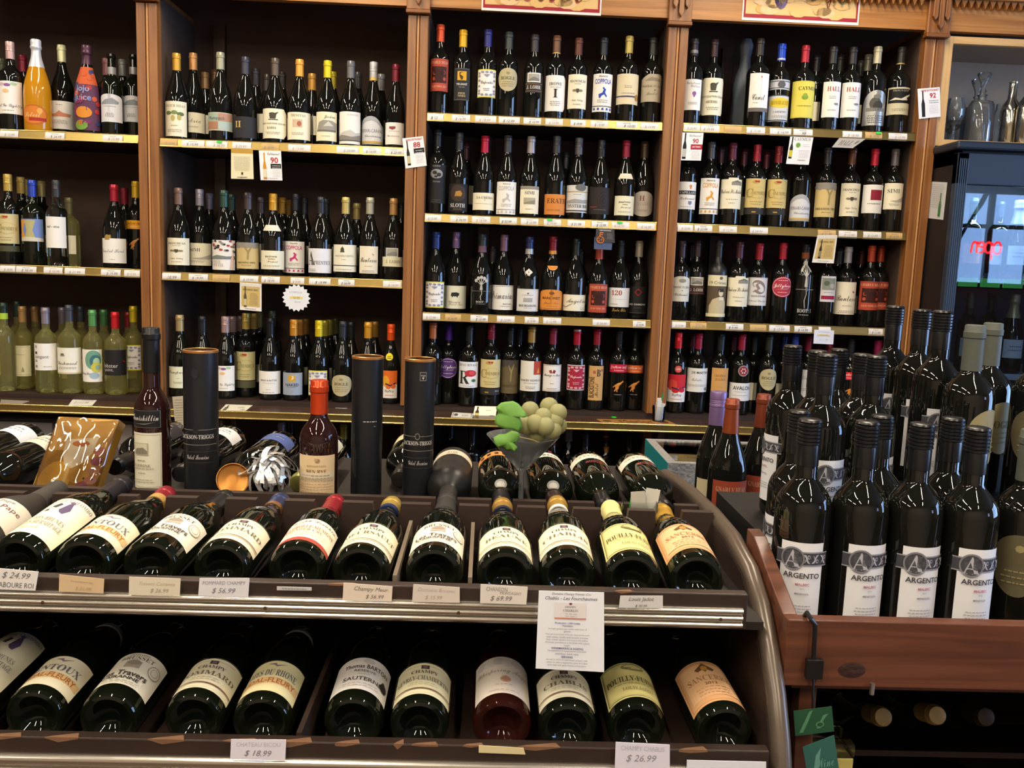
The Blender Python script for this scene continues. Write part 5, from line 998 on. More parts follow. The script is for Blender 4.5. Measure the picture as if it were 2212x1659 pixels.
# glass of paper slips
p = PH(1424, 896, LZ); cy_ = -.075
cup = thing('slip_glass', 'small glass tumbler of paper slips and a green pen on the ledge', 'tumbler', (PY(1424, 880, cy_).x, cy_, LZ))
MB().lathe([(0, .003), (.020, .003), (.0245, .058), (.026, .058), (.022, 0), (0, 0)], 24).obj('tumbler', thin_glass('clear_glass', (.93, .95, .95), .02), cup, off=(0, 0, 0), smooth=True)
for k, (dx, an, hh) in enumerate(((-.008, .12, .075), (.002, -.05, .085), (.009, -.2, .07), (.0, .25, .066))):
    MB().box(-.008, .008, -.0004, .0004, 0, hh, 0, Matrix.Translation((dx, -.004 + .003 * k, .004)) @ Matrix.Rotation(an, 4, 'Y')).obj('paper_slip', paper('#d6d2ca'), cup, off=(0, 0, 0))
MB().tube([(-.004, .006, .004), (.012, .004, .105)], .0035, 8).obj('pen', mat('#2a8a4c', .3), cup, off=(0, 0, 0), smooth=True)
# header signs
def sign(x0, x1, yb0, yb1, yt, word, nm, mw, tv):
    q = [PY(x0, yt, -.0135), PY(x1, yt + (yb1 - yb0), -.0135), PY(x1, yb1, -.0135), PY(x0, yb0, -.0135)]
    q[0].x = q[3].x; q[1].x = q[2].x; q[0].z = q[1].z = (q[0].z + q[1].z) / 2; q[2].z = q[3].z = (q[2].z + q[3].z) / 2
    ops = [Rc(-1, 0, 1, .045, '#e6e0d6'), Rc(-1, .955, 1, 1, '#e6e0d6'), Rc(-1, 0, -.975, 1, '#e6e0d6'), Rc(.975, 0, 1, 1, '#e6e0d6'), Rc(-.975, .045, .975, .105, '#9c2430'), Rc(-.975, .895, .975, .955, '#9c2430'), Rc(-.975, .045, -.945, .955, '#9c2430'), Rc(.945, .045, .975, .955, '#9c2430'), [El(random.Random(k).uniform(-.85, .85), random.Random(k + 31).uniform(.14, .86), .16, .09, ('#d8b070', '#cfa05c', '#dcb98a', '#c89a64')[k % 4], 10) for k in range(28)], El(-.35, .40, .12, .2, '#6c5a80', 12), El(.7, .45, .12, .14, '#a8a878', 12), T(word, 0, tv, .44, '#a05a3c', 'c', mw), T(word, .006, tv + .02, .44, '#8c2c34', 'c', mw)]
    return card('bay_sign', q, '#d9b478', ops, nm, 'sign', .003)
sign(1040, 1298, 21, 35, -108, 'Merlot', 'red-bordered paper sign lettered Merlot on the header', 1.5, .40)
sign(1602, 1854, 44, 54, -92, 'Cabernet Sauvignon', 'red-bordered paper sign lettered Cabernet Sauvignon on the header', 1.7, .46)
# cartons below the ledge at the left
for (xa, xb, ya, yb_, word, col, lab) in ((-60, 118, 908, 1010, None, '#8f8a86', 'white carton with dark square print below the ledge'), (121, 290, 912, 1012, 'VIA', '#9a948e', 'white carton lettered VIA with red drip print below the ledge')):
    p0 = PY(xa, ya, -.02); p1 = PY(xb, yb_ + 20, -.02); z0 = .6005; x0, x1 = p0.x, p1.x - .004; z1 = min(p0.z, .905)
    t = thing('wine_carton', lab, 'carton', ((x0 + x1) / 2, .10, z0), 'cartons below the ledge')
    MB().box(x0, x1, -.02, .22, z0, z1).obj('carton_body', paper(col), t, bev=.002)
    c = t.location.copy()
    ops = [Rc(.1, .30, .6, .75, '#3a3432'), Rc(-.8, .7, -.3, .85, '#7a746e')] if not word else [T(word, .78, .60, .22, '#5a5674', 'S', .5), Rc(.5, .02, .53, .35, '#8a2430'), El(.62, .25, .1, .12, '#8a2430', 10), Rc(-.9, .2, .3, .4, '#b4aea8')]
    printed('lettering', ops, x1 - x0, z1 - z0, t, lambda u, v, k: Vector(((x0 + x1) / 2 + u, -.0202 - k, z0 + v)) - c, step=None)
# ------------------------------------------------------------------ the two-tier tasting rack in the aisle
RX0, RX1 = -1.05, .349
DZ, LZ2 = 1.084, .916
rack = thing('display_rack', 'dark brown two-tier wine rack with steel edging and curved side rail', 'rack', (-.35, -1.95, 0))
MB().box(RX0, RX1, -2.335, -1.50, DZ - .010, DZ).obj('upper_deck', mat('#1e1613', .6, 0, .2, 14), rack)
MB().box(RX0, RX1, -2.405, -1.52, LZ2 - .018, LZ2).obj('lower_deck', RACKBROWN, rack)
MB().box(RX0, RX1, -1.515, -1.50, 0, DZ - .018).obj('rack_back', RACKBROWN, rack)
WORN = mat('#74533a', .7, 0, .3, 60)
def rail(nm, yf, zb, zt, seed, dens, x1):
    o = MB().box(RX0, x1, yf, yf + .015, zb, zt).obj(nm, mat('#2e211b', .45, 0, .3, 25, .5, .3), rack, bev=.0015)
    rr = random.Random(seed); m = MB(); x = -.6
    while x < x1 - .06:
        l = rr.uniform(.006, .05)
        if rr.random() < dens: 
            h = rr.uniform(.002, .007)
            m.add([(x, yf - .0003, zt - h * rr.random()), (x + l * .4, yf - .0003, zt - h), (x + l, yf - .0003, zt - h * rr.random()), (x + l, yf - .0003, zt + .0003), (x, yf - .0003, zt + .0003)], [(0, 1, 2, 3, 4)])
            m.add([(x, yf - .0003, zt + .0003), (x + l, yf - .0003, zt + .0003), (x + l * .9, yf + .004 + h, zt + .0003), (x + l * .2, yf + .003, zt + .0003)], [(0, 1, 2, 3)])
        x += l + rr.uniform(.004, .06)
    if m.v: m.obj('worn_edge', WORN, o, off=rack.location, kind='stuff')
    return o
r1 = rail('front_rail', -2.350, 1.080, 1.124, 5, .25, .323)
r2 = rail('front_rail', -2.420, .84, .966, 9, .75, .338)
def strip(yf, zb, zt, x1):
    n = 3; sec = [(yf, zb), (yf - .0015, zb)]
    for i in range(n):
        a = zb + (zt - zb) * (i + .06) / n; b = zb + (zt - zb) * (i + .94) / n
        for k in range(9):
            t = math.pi * k / 8; sec.append((yf - .0015 - .0045 * math.sin(t), (a + b) / 2 - (b - a) / 2 * math.cos(t)))
    sec += [(yf - .0015, zt), (yf, zt)]
    o = MB().prism(sec, lambda p, q, t: Vector((t, p, q)), RX0, x1).obj('steel_strip', STEEL, rack, smooth=True)
    for k, x in enumerate((-.50, -.245, -.02, .08, .29)):
        if x < x1: MB().lathe([(0, 0), (.0022, 0), (.002, .0012), (0, .0016)], 10).obj('strip_screw', mat('#5a4634', .5, .7), o, off=(0, 0, 0)).matrix_basis = Matrix.Translation(Vector((x, yf - .0055, (zb + zt) / 2)) - rack.location) @ Matrix.Rotation(math.pi / 2, 4, 'X')
strip(-2.350, 1.082, 1.1075, .317); strip(-2.420, .905, .947, .335)

# bottle poses: base at the front plane, neck found from its pixel and the bottle's length
UPB = [(-.639, None, (128, 1056)), (-.557, (40, 1212), (285, 1046)), (-.477, (187, 1212), (362, 1068)), (-.398, (316, 1220), (489, 1076)), (-.311, (478, 1222), (608, 1083)), (-.221, (639, 1235), (726, 1086)),
       (-.143, (778, 1237), (848, 1090)), (-.053, (937, 1240), (966, 1082)), (.035, (1096, 1233), (1085, 1092)), (.1125, (1225, 1236), (1203, 1088)), (.192, (1367, 1242), (1321, 1098)), (.273, (1508, 1247), (1444, 1106))]
RR, HB = .0355, .2925
def pose(B, Tp):
    z = (Tp - B).normalized(); up = Vector((0, 0, 1)); up = (up - z * up.dot(z)).normalized()
    y = -up; x = y.cross(z)
    M = Matrix((x, y, z)).transposed().to_4x4(); M.translation = B
    return M
def tip(B, px, L, far=True):
    d = ray(*px); e = EYE - B
    a = d.dot(d); b = e.dot(d); c = e.dot(e) - L * L
    D = max(0, b * b - a * c)
    t = (-b + math.sqrt(D) * (1 if far else -1)) / a
    q = EYE + d * t
    return B + (q - B).normalized() * L
def crest(M, R, py):
    lo, hi = 0., .27
    for _ in range(30):
        m = (lo + hi) / 2
        if proj(M @ Vector((0, -R, m)))[1] > py: lo = m
        else: hi = m
    return lo
def champy(name, bg='#ece4c6', n2=None): return dict(bg=bg, ops=[Rc(-.62, .90, .62, .91, '#a89c80'), Rc(-.12, .80, .12, .92, '#4a3c44'), Rc(-.06, .83, .06, .89, '#8a6a70'), T('CHAMPY', 0, .71, .10, '#55504a', 'S', .8), T(name, 0, .50, .14, '#77705c', 'S', 1.7), Ln(.34, 2, .5, '#b5ab8c', .07, .014), Rc(-.95, .14, .95, .17, '#7a5a44'), Fm(.03, '#b5ab8c', .008)])
def brusset(): return dict(bg='#ece5d4', ops=[T('DOMAINE', 0, .93, .05, '#8a8478', 'S', .7), T('BRUSSET', 0, .83, .11, '#6a645c', 'S', 1.0), Rc(-.25, .52, .2, .72, '#b0a494'), El(-.02, .68, .2, .08, '#9a8e7e', 10), El(.66, .62, .22, .17, '#a89c90', 20), El(.66, .62, .19, .145, '#ece5d4', 20), El(.66, .62, .13, .10, '#b5aa9c', 16), El(.66, .62, .11, .085, '#ece5d4', 16), T('Les Travers', -.05, .33, .15, '#4a4440', 'S', 1.3), T('CAIRANNE', -.1, .19, .09, '#3c3834', 'b', 1.1), Ln(.08, 2, .6, '#a39a8c', .05, .014)])
def ventoux(name, bg='#ece2c4'): return dict(bg=bg, ops=[Pl([(-.05, .86), (.05, .80), (.35, .92), (.05, .85), (0, .92), (-.25, .9), (-.02, .86)], '#8a7484'), T(name, -.05, .60, .20, '#6a6870', 'S', 1.6), Rc(-.95, .24, .95, .44, '#e2bc88'), T('VIDAL-FLEURY', 0, .34, .15, '#a86a34', 'b', 1.6), Fm(.02, '#d9c9a4', .01)])
def colombo(): return dict(bg='#ece5c8', ops=[T('JEAN-LUC COLOMBO', .1, .92, .08, '#8a8890', 'S', 1.6), Pl([(-.2, .74), (-.05, .84), (.05, .80), (-.05, .70)], '#4a4450'), Pl([(.1, .66), (.2, .84), (.3, .86), (.4, .7), (.3, .58), (.18, .6)], '#5a4c6c'), El(.25, .88, .08, .03, '#6a5c74', 8), Pl([(-.3, .6), (-.2, .68), (-.15, .62)], '#4a4450'), T('LES FEES BRUNES', 0, .40, .09, '#98928a', 'S', 1.3), T('CROZES HERMITAGE', 0, .28, .09, '#98928a', 'S', 1.5), T('Syrah', -.1, .14, .1, '#b0a898', 'c', .6)])
def pouilly(): return dict(bg='#e0d690', ops=[Fm(.06, '#8a8458', .05), Fm(.14, '#b5ac6c', .015), El(.1, .84, .35, .085, '#8c8558', 16), El(.1, .85, .26, .06, '#cfc484', 14), Rc(-.15, .80, .05, .82, '#6a6440'), T('POUILLY-FUISSE', 0, .50, .15, '#4c4830', 'S', 1.6), Ln(.36, 1, .6, '#9c9464', .1, .016), T('LOUIS JADOT', .1, .22, .09, '#8a8458', 'S', .9)])
def sancerre(): return dict(bg='#dca878', ops=[Fm(.08, '#c48c5a', .03), Rc(-.78, .14, .78, .9, '#e6b88c'), Pl([(-.3, .78), (-.12, .86), (0, .93), (.12, .86), (.3, .78), (.22, .72), (.08, .76), (0, .70), (-.08, .76), (-.22, .72)], '#6a4a2c'), El(0, .80, .1, .06, '#c08a3c', 12), T('SANCERRE', 0, .56, .13, '#a87c54', 'S', 1.3), T('2012', 0, .42, .06, '#6a4a2c', 'b', .5), Ln(.32, 3, .55, '#c09468', .07, .016)])
def musigny(): return dict(bg='#ebe2cc', ops=[Rc(-1, 0, 1, .13, '#b04a3c'), T('Joseph Drouhin', .1, .86, .15, '#8a8490', 'c', 1.5), T('CHAMBOLLE-MUSIGNY', 0, .62, .13, '#a8806c', 'S', 1.75), T('PREMIER CRU', -.1, .48, .09, '#b08c78', 'S', 1.2), Ln(.36, 3, .7, '#bcae98', .07, .015)])
def barton(): return dict(bg='#e6e0dc', ops=[El(.1, .88, .18, .07, '#cfc4c4', 12), T('Thomas BARTON', .1, .72, .13, '#3c3834', 'b', 1.4), T('RESERVE', .05, .57, .07, '#77706c', 'b', .8), Rc(-.15, .46, .2, .47, '#a39c98'), T('SAUTERNES', .1, .32, .11, '#55504e', 'b', 1.3), El(.72, .34, .16, .12, '#2a2428', 12), Pl([(.6, .44), (.68, .5), (.76, .46)], '#2a2428'), Ln(.16, 2, .7, '#b5aca8', .07, .015)])
def angel(): return dict(bg='#e8ddd2', ops=[[El(-.7 + .28 * k, .86 - .04 * (k % 2), .18, .10, ('#d0c8c4', '#dcd4ce')[k % 2], 14) for k in range(6)], T('Whispering Angel', 0, .58, .16, '#a8a098', 'c', 1.7), El(.05, .36, .16, .09, '#d0a890', 12), Pl([(-.1, .36), (.05, .45), (.2, .36), (.05, .28)], '#b88c74'), Ln(.2, 1, .3, '#c9b8a8', .1, .02), Ln(.06, 1, .5, '#c9b8a8', .1, .015)])
def pape(): return dict(bg='#d6cdc0', shape='torn', ops=[T('Pape', .0, .86, .14, '#77706c', 'g', .8), T('du Pape', .1, .60, .2, '#6a4048', 'g', 1.3), El(.05, .2, .22, .14, '#a88a68', 14), El(.05, .2, .14, .09, '#8a6c4c', 12)])
def lying(M, R, Hh, cap, lab, ys, label, group, glass='green', rot=0, half=1.2, bands=(), shape='u', extra=()):
    pr = profile(shape, Hh, R); labs = []
    if lab:
        z0, z1 = (max(.014, crest(M, R, ys[0])), crest(M, R, ys[1])) if ys[0] > 1 else ys
        labs.append(dict(z0=z0, z1=z1, half=half, rot=rot, **lab))
    for e in extra: labs.append(e)
    return bottle(label, group, M, shape, Hh, R, glass, cap, labs, bands, 48)
UP_SPEC = [
    (('foil', '#2a2622', .075, mat('#3a342e', .7, 0, .3, 30)), pape(), (.07, .14), 'dusty bottle with torn cream label', 'dusty', .25, ()),
    (('foil', '#26242a', .07), colombo(), (1149, 1077), 'cream label with dark bird prints', 'green', .05, ()),
    (('foil', '#8e1f2c', .055), ventoux('VENTOUX'), (1153, 1112), 'cream label with tan band, red and gold capsule', 'green', .10, [(.235, .252, '#c8a05a')]),
    (('foil', '#1a1a1c', .07), brusset(), (1150, 1110), 'cream seal label, black capsule, beside red capped bottle', 'green', .12, ()),
    (('foil', '#24305c', .055), champy('POMMARD', '#ebe2c8'), (1163, 1121), 'cream label with brown line, navy capsule', 'green', .12, [(.233, .245, '#8a6038')]),
    (('foil', '#98202c', .07), musigny(), (1169, 1121), 'cream label with red lower band', 'green', .08, ()),
    (('foil', '#b09448', .05), champy('MEURSAULT'), (1172, 1130), 'cream label, gold and blue capsule, beside red banded label', 'green', .12, [(.238, .250, '#2a3a6a')]),
    (('foil', '#2a2624', .08, mat('#2c2826', .55, 0, .2, 40)), brusset(), (1170, 1128), 'cream seal label, dull black capsule, mid row', 'green', .04, ()),
    (('foil', '#a8823c', .05), champy('BEAUNE', n2=1), (1180, 1138), 'cream label, old gold capsule with navy band', 'green', .04, [(.238, .247, '#2c3350')]),
    (('foil', '#b08a3c', .05), champy('CHABLIS', '#ece4ca'), (1177, 1132), 'cream label, gold capsule with white band', 'green', -.05, [(.236, .246, paper('#e0dcd4'))]),
    (('foil', '#d8cf86', .065, paper('#dcd38c')), pouilly(), (1187, 1131), 'yellow bordered label, pale yellow capsule', 'green', .12, ()),
    (('foil', '#c09434', .055), sancerre(), (1184, 1132), 'peach label, shiny gold capsule', 'green', -.06, ()),
]
TIPS = []
for i, ((x, bp, tp), (cap, lab, ys, words_, gl, rot, bands)) in enumerate(zip(UPB, UP_SPEC)):
    B = Vector((x, -2.304 + (.004 if i % 2 else 0), DZ + RR + .0005)); Tp = tip(B, tp, HB)
    dx = max(-.012, min(.012, Tp.x - B.x)); dz = max(.004, min(.030, Tp.z - B.z))
    Tp = B + Vector((dx, math.sqrt(HB ** 2 - dx * dx - dz * dz), dz)); TIPS.append(Tp)
    lying(pose(B, Tp), RR, HB, cap, lab, ys, 'bottle on upper rack tier, ' + words_, 'bottles lying on the upper rack tier', gl, rot, 1.2, bands)
LOW_X = [-.606, -.516, -.428, -.33, -.249, -.142, -.063, .036, .115, .199, .304]
BK = ('foil', '#1c1a1c', .065)
LO_SPEC = [(colombo(), (1455, 1363), 'cream label with dark bird prints', 'green', .05), (ventoux('VENTOUX'), (1480, 1418), 'cream label with tan band, at frame edge', 'green', .06), (brusset(), (1476, 1411), 'cream label with round seal', 'green', .12), (champy('POMMARD'), (1490, 1423), 'cream label with brown line, next to the seal label', 'green', .1),
           (ventoux('COTES DU RHONE', '#eae0b0'), (1492, 1428), 'yellow-cream label with tan band, beside price note', 'green', .0), (barton(), (1488, 1421), 'white label with black blot', 'green', .12), (champy('GEVREY-CHAMBERTIN', '#e6dfbc'), (1502, 1433), 'cream label with brown line, beside the blot label', 'green', .05), (angel(), (1497, 1419), 'pink wine, white script label', 'rose', .05),
           (champy('CHABLIS', '#ebe4cc'), (1512, 1445), 'white-cream label below the hanging sheet', 'green', -.02), (pouilly(), (1516, 1432), 'yellow bordered label', 'green', .02), (sancerre(), (1515, 1429), 'peach label', 'green', -.10)]
for i, (x, (lab, ys, words_, gl, rot)) in enumerate(zip(LOW_X, LO_SPEC)):
    B = Vector((x, -2.358 + (.004 if i % 2 else 0), LZ2 + RR + .0005)); d = Vector(((-.03 if i == 10 else 0), 1, .045)).normalized()
    lying(pose(B, B + d * HB), RR, HB, BK, lab, ys, 'bottle on lower rack tier, ' + words_, 'bottles lying on the lower rack tier', gl, rot, 1.2, [(.20, .212, paper('#c9ccd4'))] if i in (1, 4) else ())
# notched boards that carry the necks
def neck_rest(y, zt, xs, nm, hw=.021, dp=.042):
    pts = [(RX0, DZ), (RX1, DZ), (RX1, zt)]
    for x in sorted(xs, reverse=True): pts += [(x + hw, zt), (x + hw * .8, zt - dp), (x - hw * .8, zt - dp), (x - hw, zt)]
    pts += [(RX0, zt)]
    clean = [pts[0]]
    for p in pts[1:]:
        if (Vector(p) - Vector(clean[-1])).length > 1e-4: clean.append(p)
    m = MB(); n = len(clean)
    bm = bmesh.new(); f = bm.faces.new([bm.verts.new((a, y, b)) for a, b in clean]); bm.normal_update()
    r = bmesh.ops.extrude_face_region(bm, geom=[f]); bmesh.ops.translate(bm, verts=[v for v in r['geom'] if isinstance(v, bmesh.types.BMVert)], vec=(0, .014, 0))
    bmesh.ops.triangulate(bm, faces=[f for f in bm.faces if len(f.verts) > 4]); bmesh.ops.recalc_face_normals(bm, faces=bm.faces[:])
    bmesh.ops.translate(bm, verts=bm.verts[:], vec=-rack.location)
    me = bpy.data.meshes.new(nm); bm.to_mesh(me); bm.free(); me.materials.append(RACKBROWN)
    return link(bpy.data.objects.new(nm, me), rack)
neck_rest(-2.078, 1.147, [x + (t.x - x) * .78 for (x, _, _), t in zip(UPB, TIPS)], 'neck_rest')
for x in (-.098, -.008): MB().box(x - .0025, x + .0025, -2.330, -2.10, DZ, DZ + .045).obj('divider', mat('#6a5c4c', .7), rack)
MB().box(-.199, -.193, -2.40, -2.12, LZ2, LZ2 + .05).obj('divider', RACKBROWN, rack)
# bottles on the far half, necks towards the aisle
far = [((985, 1003), (963, 1098), ('foil', '#2a2624', .075, mat('#2b2725', .6, 0, .2, 40)), '#d8cdb4', 'ivory label strip, dull black capsule', 'matte', T('2012', 0, .6, .4, '#8a8272', 'b', .4)),
       ((1080, 1003), (1085, 1086), ('foil', '#1c1c1e', .06), '#d08a44', 'orange label strip with dark blocks', 'green', [Rc(-.6 + .3 * k, .3, -.45 + .3 * k, .7, '#3c2818') for k in range(5)]),
       ((1180, 1003), (1205, 1080), ('foil', '#35201e', .06), '#d9d4c4', 'white label strip, brown capsule, under the grapes glass', 'green', Ln(.5, 1, .8, '#8a8478', .1, .2)),
       ((1272, 1005), (1309, 1090), ('foil', '#1c1a1c', .06), '#ddd8c8', 'white label strip with red mark, second from curved rail', 'green', Ln(.4, 2, .7, '#b5ae9c', .3, .1)),
       ((1381, 1008), (1437, 1098), ('foil', '#1a181a', .06), '#ddd8c8', 'white label strip with red mark, beside the curved rail', 'green', Ln(.4, 2, .7, '#b5ae9c', .3, .1))]
FT = []; fx = [-.051, .031, .118, .202, .292]
for i, (bp, tp, cap, bg, w_, gl, op) in enumerate(far):
    B = PZ(*bp, 1.66); B.x = fx[i]; B.y = -1.706; B.z = DZ + .0380
    Tp = tip(B, tp, HB, False); dx = max(-.01, min(.01, Tp.x - B.x))
    Tp = B + Vector((dx, -math.sqrt(HB ** 2 - dx * dx - .003 ** 2), .003)); FT.append(Tp)
    ex = [dict(z0=.104, z1=.125, half=.5, rot=0, bg=None, ops=[Ln(.3, 2, .8, '#b0443a', .3, .18)])] if i > 2 else []
    if i in (1, 2): ex = [dict(z0=.205, z1=.222, half=.6, bg='#8f8c88', shape='ell', ops=[El(0, .5, .7, .3, '#b8b4ae', 12)])]
    lying(pose(B, Tp), .0372, HB, cap, dict(bg=bg, ops=[op]), (.038, .075), 'neck-forward bottle on far rack half, ' + w_, 'bottles lying neck forward', gl, 0, 1.25, (), 'b', ex)
neck_rest(-1.991, 1.133, [t.x for t in FT] + [-.80], 'neck_rest', .017, .034)
for x, yb, cap, bg, w_ in ((-.80, -1.69, ('foil', '#a87e4a', .06), '#cfc8b4', 'tan capsule, beside the amber gift plaque'), (-.895, -1.60, ('foil', '#1e1c1e', .06), '#dcdde0', 'white label, black capsule, outermost'), (-.64, -1.525, ('foil', '#1c1a1c', .06), '#2a2628', 'black label and capsule, behind the plaque'),
                           (-.514, -1.56, ('foil', '#222024', .06), '#d6d4d0', 'white label, behind the slim dessert bottle'), (-.40, -1.60, ('foil', '#1e1e24', .06), '#4a5a94', 'blue label, behind the silver bow'), (-.305, -1.60, ('foil', '#8a8644', .06), '#c8c4b4', 'olive capsule, beside the orange capped half bottle'), (-.140, -1.55, ('foil', '#26221e', .06), '#d0c49c', 'cream label, between two black tubes')):
    B = Vector((x, yb, DZ + .0376)); Tp = B + Vector((0, -HB, .004))
    lying(pose(B, Tp), .037, HB, cap, dict(bg=bg, ops=[Ln(.5, 2, .6, '#8a8890', .2, .06)]), (.035, .10), 'neck-forward bottle on far rack half, ' + w_, 'bottles lying neck forward', 'dark', 0, 1.2, (), 'b')
# curved rail and side panel
SX = .360
cur = [PX(x, y, SX) for x, y in ((1436, 1026), (1460, 1040), (1490, 1062), (1540, 1110), (1585, 1165), (1622, 1235), (1645, 1310), (1662, 1400), (1676, 1500), (1685, 1600), (1690, 1700), (1692, 1800))]
cur.append(Vector((SX, cur[-1].y, .3)))
MB().tube(cur, .0120, 14, 0, 1.0, (1, 0, 0)).obj('curved_rail', mat('#5a4e44', .30, .2, .15, 30), rack, smooth=True)
poly = [(p.y + .006, p.z - .006) for p in cur] + [(cur[-1].y, 0), (-1.5, 0), (-1.5, cur[0].z - .02)]
MB().prism(poly, lambda a, b, t: Vector((t, a, b)), RX1, RX1 + .010).obj('side_panel', RACKBROWN, rack)
MB().prism([(-2.42, 0), (-1.5, 0), (-1.5, DZ - .02), (-2.3, DZ - .02), (-2.40, .9)], lambda a, b, t: Vector((t, a, b)), RX0 - .01, RX0).obj('side_panel', RACKBROWN, rack)
# price notes taped to the front rails
def note(px, yf, bg, ops, label):
    q = [PY(x, y, yf) for x, y in px]
    return card('price_note', q, bg, ops, label, 'note')
YU, YL = -2.3585, -2.4285
HW = '#6a6664'
note([(-20, 1226), (83, 1235), (76, 1276), (-24, 1272)], YU, '#d8d4d2', [T('$ 24.99', .1, .70, .34, HW, 'I', 1.3), T('LABOURE ROI', .1, .24, .26, HW, 's', 1.6)], 'white note priced 24.99 on the upper rail at frame edge')
note([(128, 1241), (225, 1251), (223, 1282), (127, 1278)], YU, '#c9ae8a', [Ln(.66, 1, .5, '#b09670', .1, .05), T('$ 21.99', .1, .25, .25, '#b09670', 'I', .8)], 'faded tan note on the upper rail')
note([(279, 1246), (390, 1250), (388, 1287), (278, 1285)], YU, '#d0c6b2', [T('Travers Cairanne', .1, .66, .2, '#b5a992', 'I', 1.4), T('$ 26.99', .2, .26, .26, '#9a9080', 'I', .8)], 'faded cream note priced 26.99 on the upper rail')
note([(431, 1249), (539, 1249), (536, 1290), (428, 1287)], YU, '#d4d2d6', [T('POMMARD CHAMPY', .0, .74, .2, '#8a8a94', 's', 1.7), T('$ 56.99', .0, .30, .32, '#77757a', 'I', 1.2)], 'white note with capital writing priced 56.99 on the upper rail')
note([(598, 1267), (673, 1269), (673, 1276), (598, 1275)], YU, '#b9b6b6', [Ln(.4, 1, .8, '#77757a', .1, .2)], 'narrow grey note strip on the upper rail')
note([(742, 1259), (848, 1267), (846, 1299), (740, 1297)], YU, '#d6c8b8', [T('Champy Meur.', .15, .70, .32, HW, 'I', 1.5), T('$ 56.99', .3, .26, .28, HW, 'I', .9)], 'tan-edged note with cursive writing priced 56.99')
note([(893, 1262), (993, 1269), (993, 1302), (890, 1300)], YU, '#cdc2b6', [T('Domaine Brusset', .0, .74, .22, '#b5a89e', 'I', 1.6), T('$ 15.99', -.1, .28, .26, '#a89c94', 'I', .9)], 'faded note priced 15.99 on the upper rail')
note([(1038, 1262), (1140, 1268), (1137, 1306), (1037, 1303)], YU, '#d4ccc4', [T('CHANSON', -.3, .78, .22, '#8a827c', 's', .9), T('MONTAGNY', .3, .60, .16, '#8a827c', 's', .9), T('$ 69.99', -.1, .28, .3, '#77706a', 'I', 1.0)], 'note priced 69.99 on the upper rail')
note([(1340, 1287), (1432, 1287), (1432, 1314), (1337, 1313)], YU, '#c8c6c4', [T('Louis Jadot', 0, .68, .4, '#55524e', 'I', 1.5), T('$ 30.99', .0, .16, .24, '#55524e', 'I', .8)], 'clear-pocketed note with cursive writing near the curved rail')
note([(499, 1597), (618, 1598), (616, 1644), (497, 1640)], YL, '#d8d4e0', [T('CHATEAU BICOU', .0, .76, .2, '#b5b2be', 's', 1.6), T('$ 18.99', .0, .32, .32, '#77747e', 'I', 1.0)], 'lilac-white note below the tan-band label on the lower rail')
note([(1330, 1603), (1447, 1609), (1447, 1662), (1328, 1660)], YL, '#d6d2e0', [T('CHAMPY CHABLIS', .0, .80, .18, '#b0aebc', 's', 1.6), T('$ 26.99', -.05, .40, .30, '#8a8896', 'I', 1.1)], 'lilac-white note below the yellow label on the lower rail')
note([(1484, 1642), (1655, 1646), (1655, 1720), (1482, 1716)], YL, '#d8dae4', [T('Joie Marc Greyller', .2, .72, .16, '#8a8c9a', 's', 1.2), Ln(.4, 2, .6, '#a8aab4', .2, .04)], 'wide pale note low on the rack beside the curved rail')
note([(1034, 1610), (1131, 1616), (1135, 1630), (1034, 1626)], YL, '#d0c294', None, 'small yellowed note strip on the lower rail')
note([(1164, 1276), (1305, 1280), (1305, 1452), (1157, 1444)], -2.372, '#e4e6ec', [T('Domaine Champy Premier Cru', .0, .965, .035, '#55565e', 'I', 1.9), T('Chablis - Les Fourchaumes', .0, .915, .042, '#4a4b54', 'I', 1.6), Rc(-.5, .65, .45, .86, '#ded8d8'), Rc(-.5, .655, .45, .67, '#c8785c'), Rc(-.06, .835, .02, .86, '#7a3c48'), T('CHAMPY', -.02, .81, .022, '#77747c', 'S', .5), T('CHABLIS', -.02, .765, .03, '#8a8890', 'S', .6), Ln(.72, 2, .2, '#b5b2b8', .03, .008),
    T('Production: 1,300 bottles', -.1, .605, .026, '#5a5c84', 'b', 1.0), T('Description', -.1, .57, .026, '#5a5c84', 'b', .5), T('A bright golden pale colour with hints of', -.1, .53, .026, '#7c7e88', 's', 1.5), T('green.', -.1, .495, .024, '#7c7e88', 's', .3), T('Very good aromatic intensity. Expressive nose', -.1, .46, .026, '#7c7e88', 's', 1.65), T('with citrus, vanilla and incense aromas.', -.1, .425, .026, '#7c7e88', 's', 1.45),
    T('Rich, round, opulent and long on the palate.', -.1, .39, .026, '#7c7e88', 's', 1.62), T('Aromatic persistence in the finish with a good', -.1, .355, .026, '#7c7e88', 's', 1.65), T('length.', -.1, .32, .026, '#7c7e88', 's', .3), T('WINEMAKING & AGEING', -.1, .285, .026, '#5a5c84', 'b', .95), T('Fermentation in temperature controlled', -.1, .25, .026, '#7c7e88', 's', 1.4), T('stainless steel vats.', -.1, .215, .026, '#7c7e88', 's', .7), T('SERVING', -.1, .175, .026, '#5a5c84', 'b', .4), T('Served at 10/12 C with breast of pork with', -.1, .135, .026, '#7c7e88', 's', 1.55), T('caviar or with a vegetarian curry. It is also', -.1, .10, .026, '#7c7e88', 's', 1.5), T('goes well with goat cheese and gruyere', -.1, .065, .026, '#7c7e88', 's', 1.4)], 'large printed white tasting sheet hanging over the steel strip')
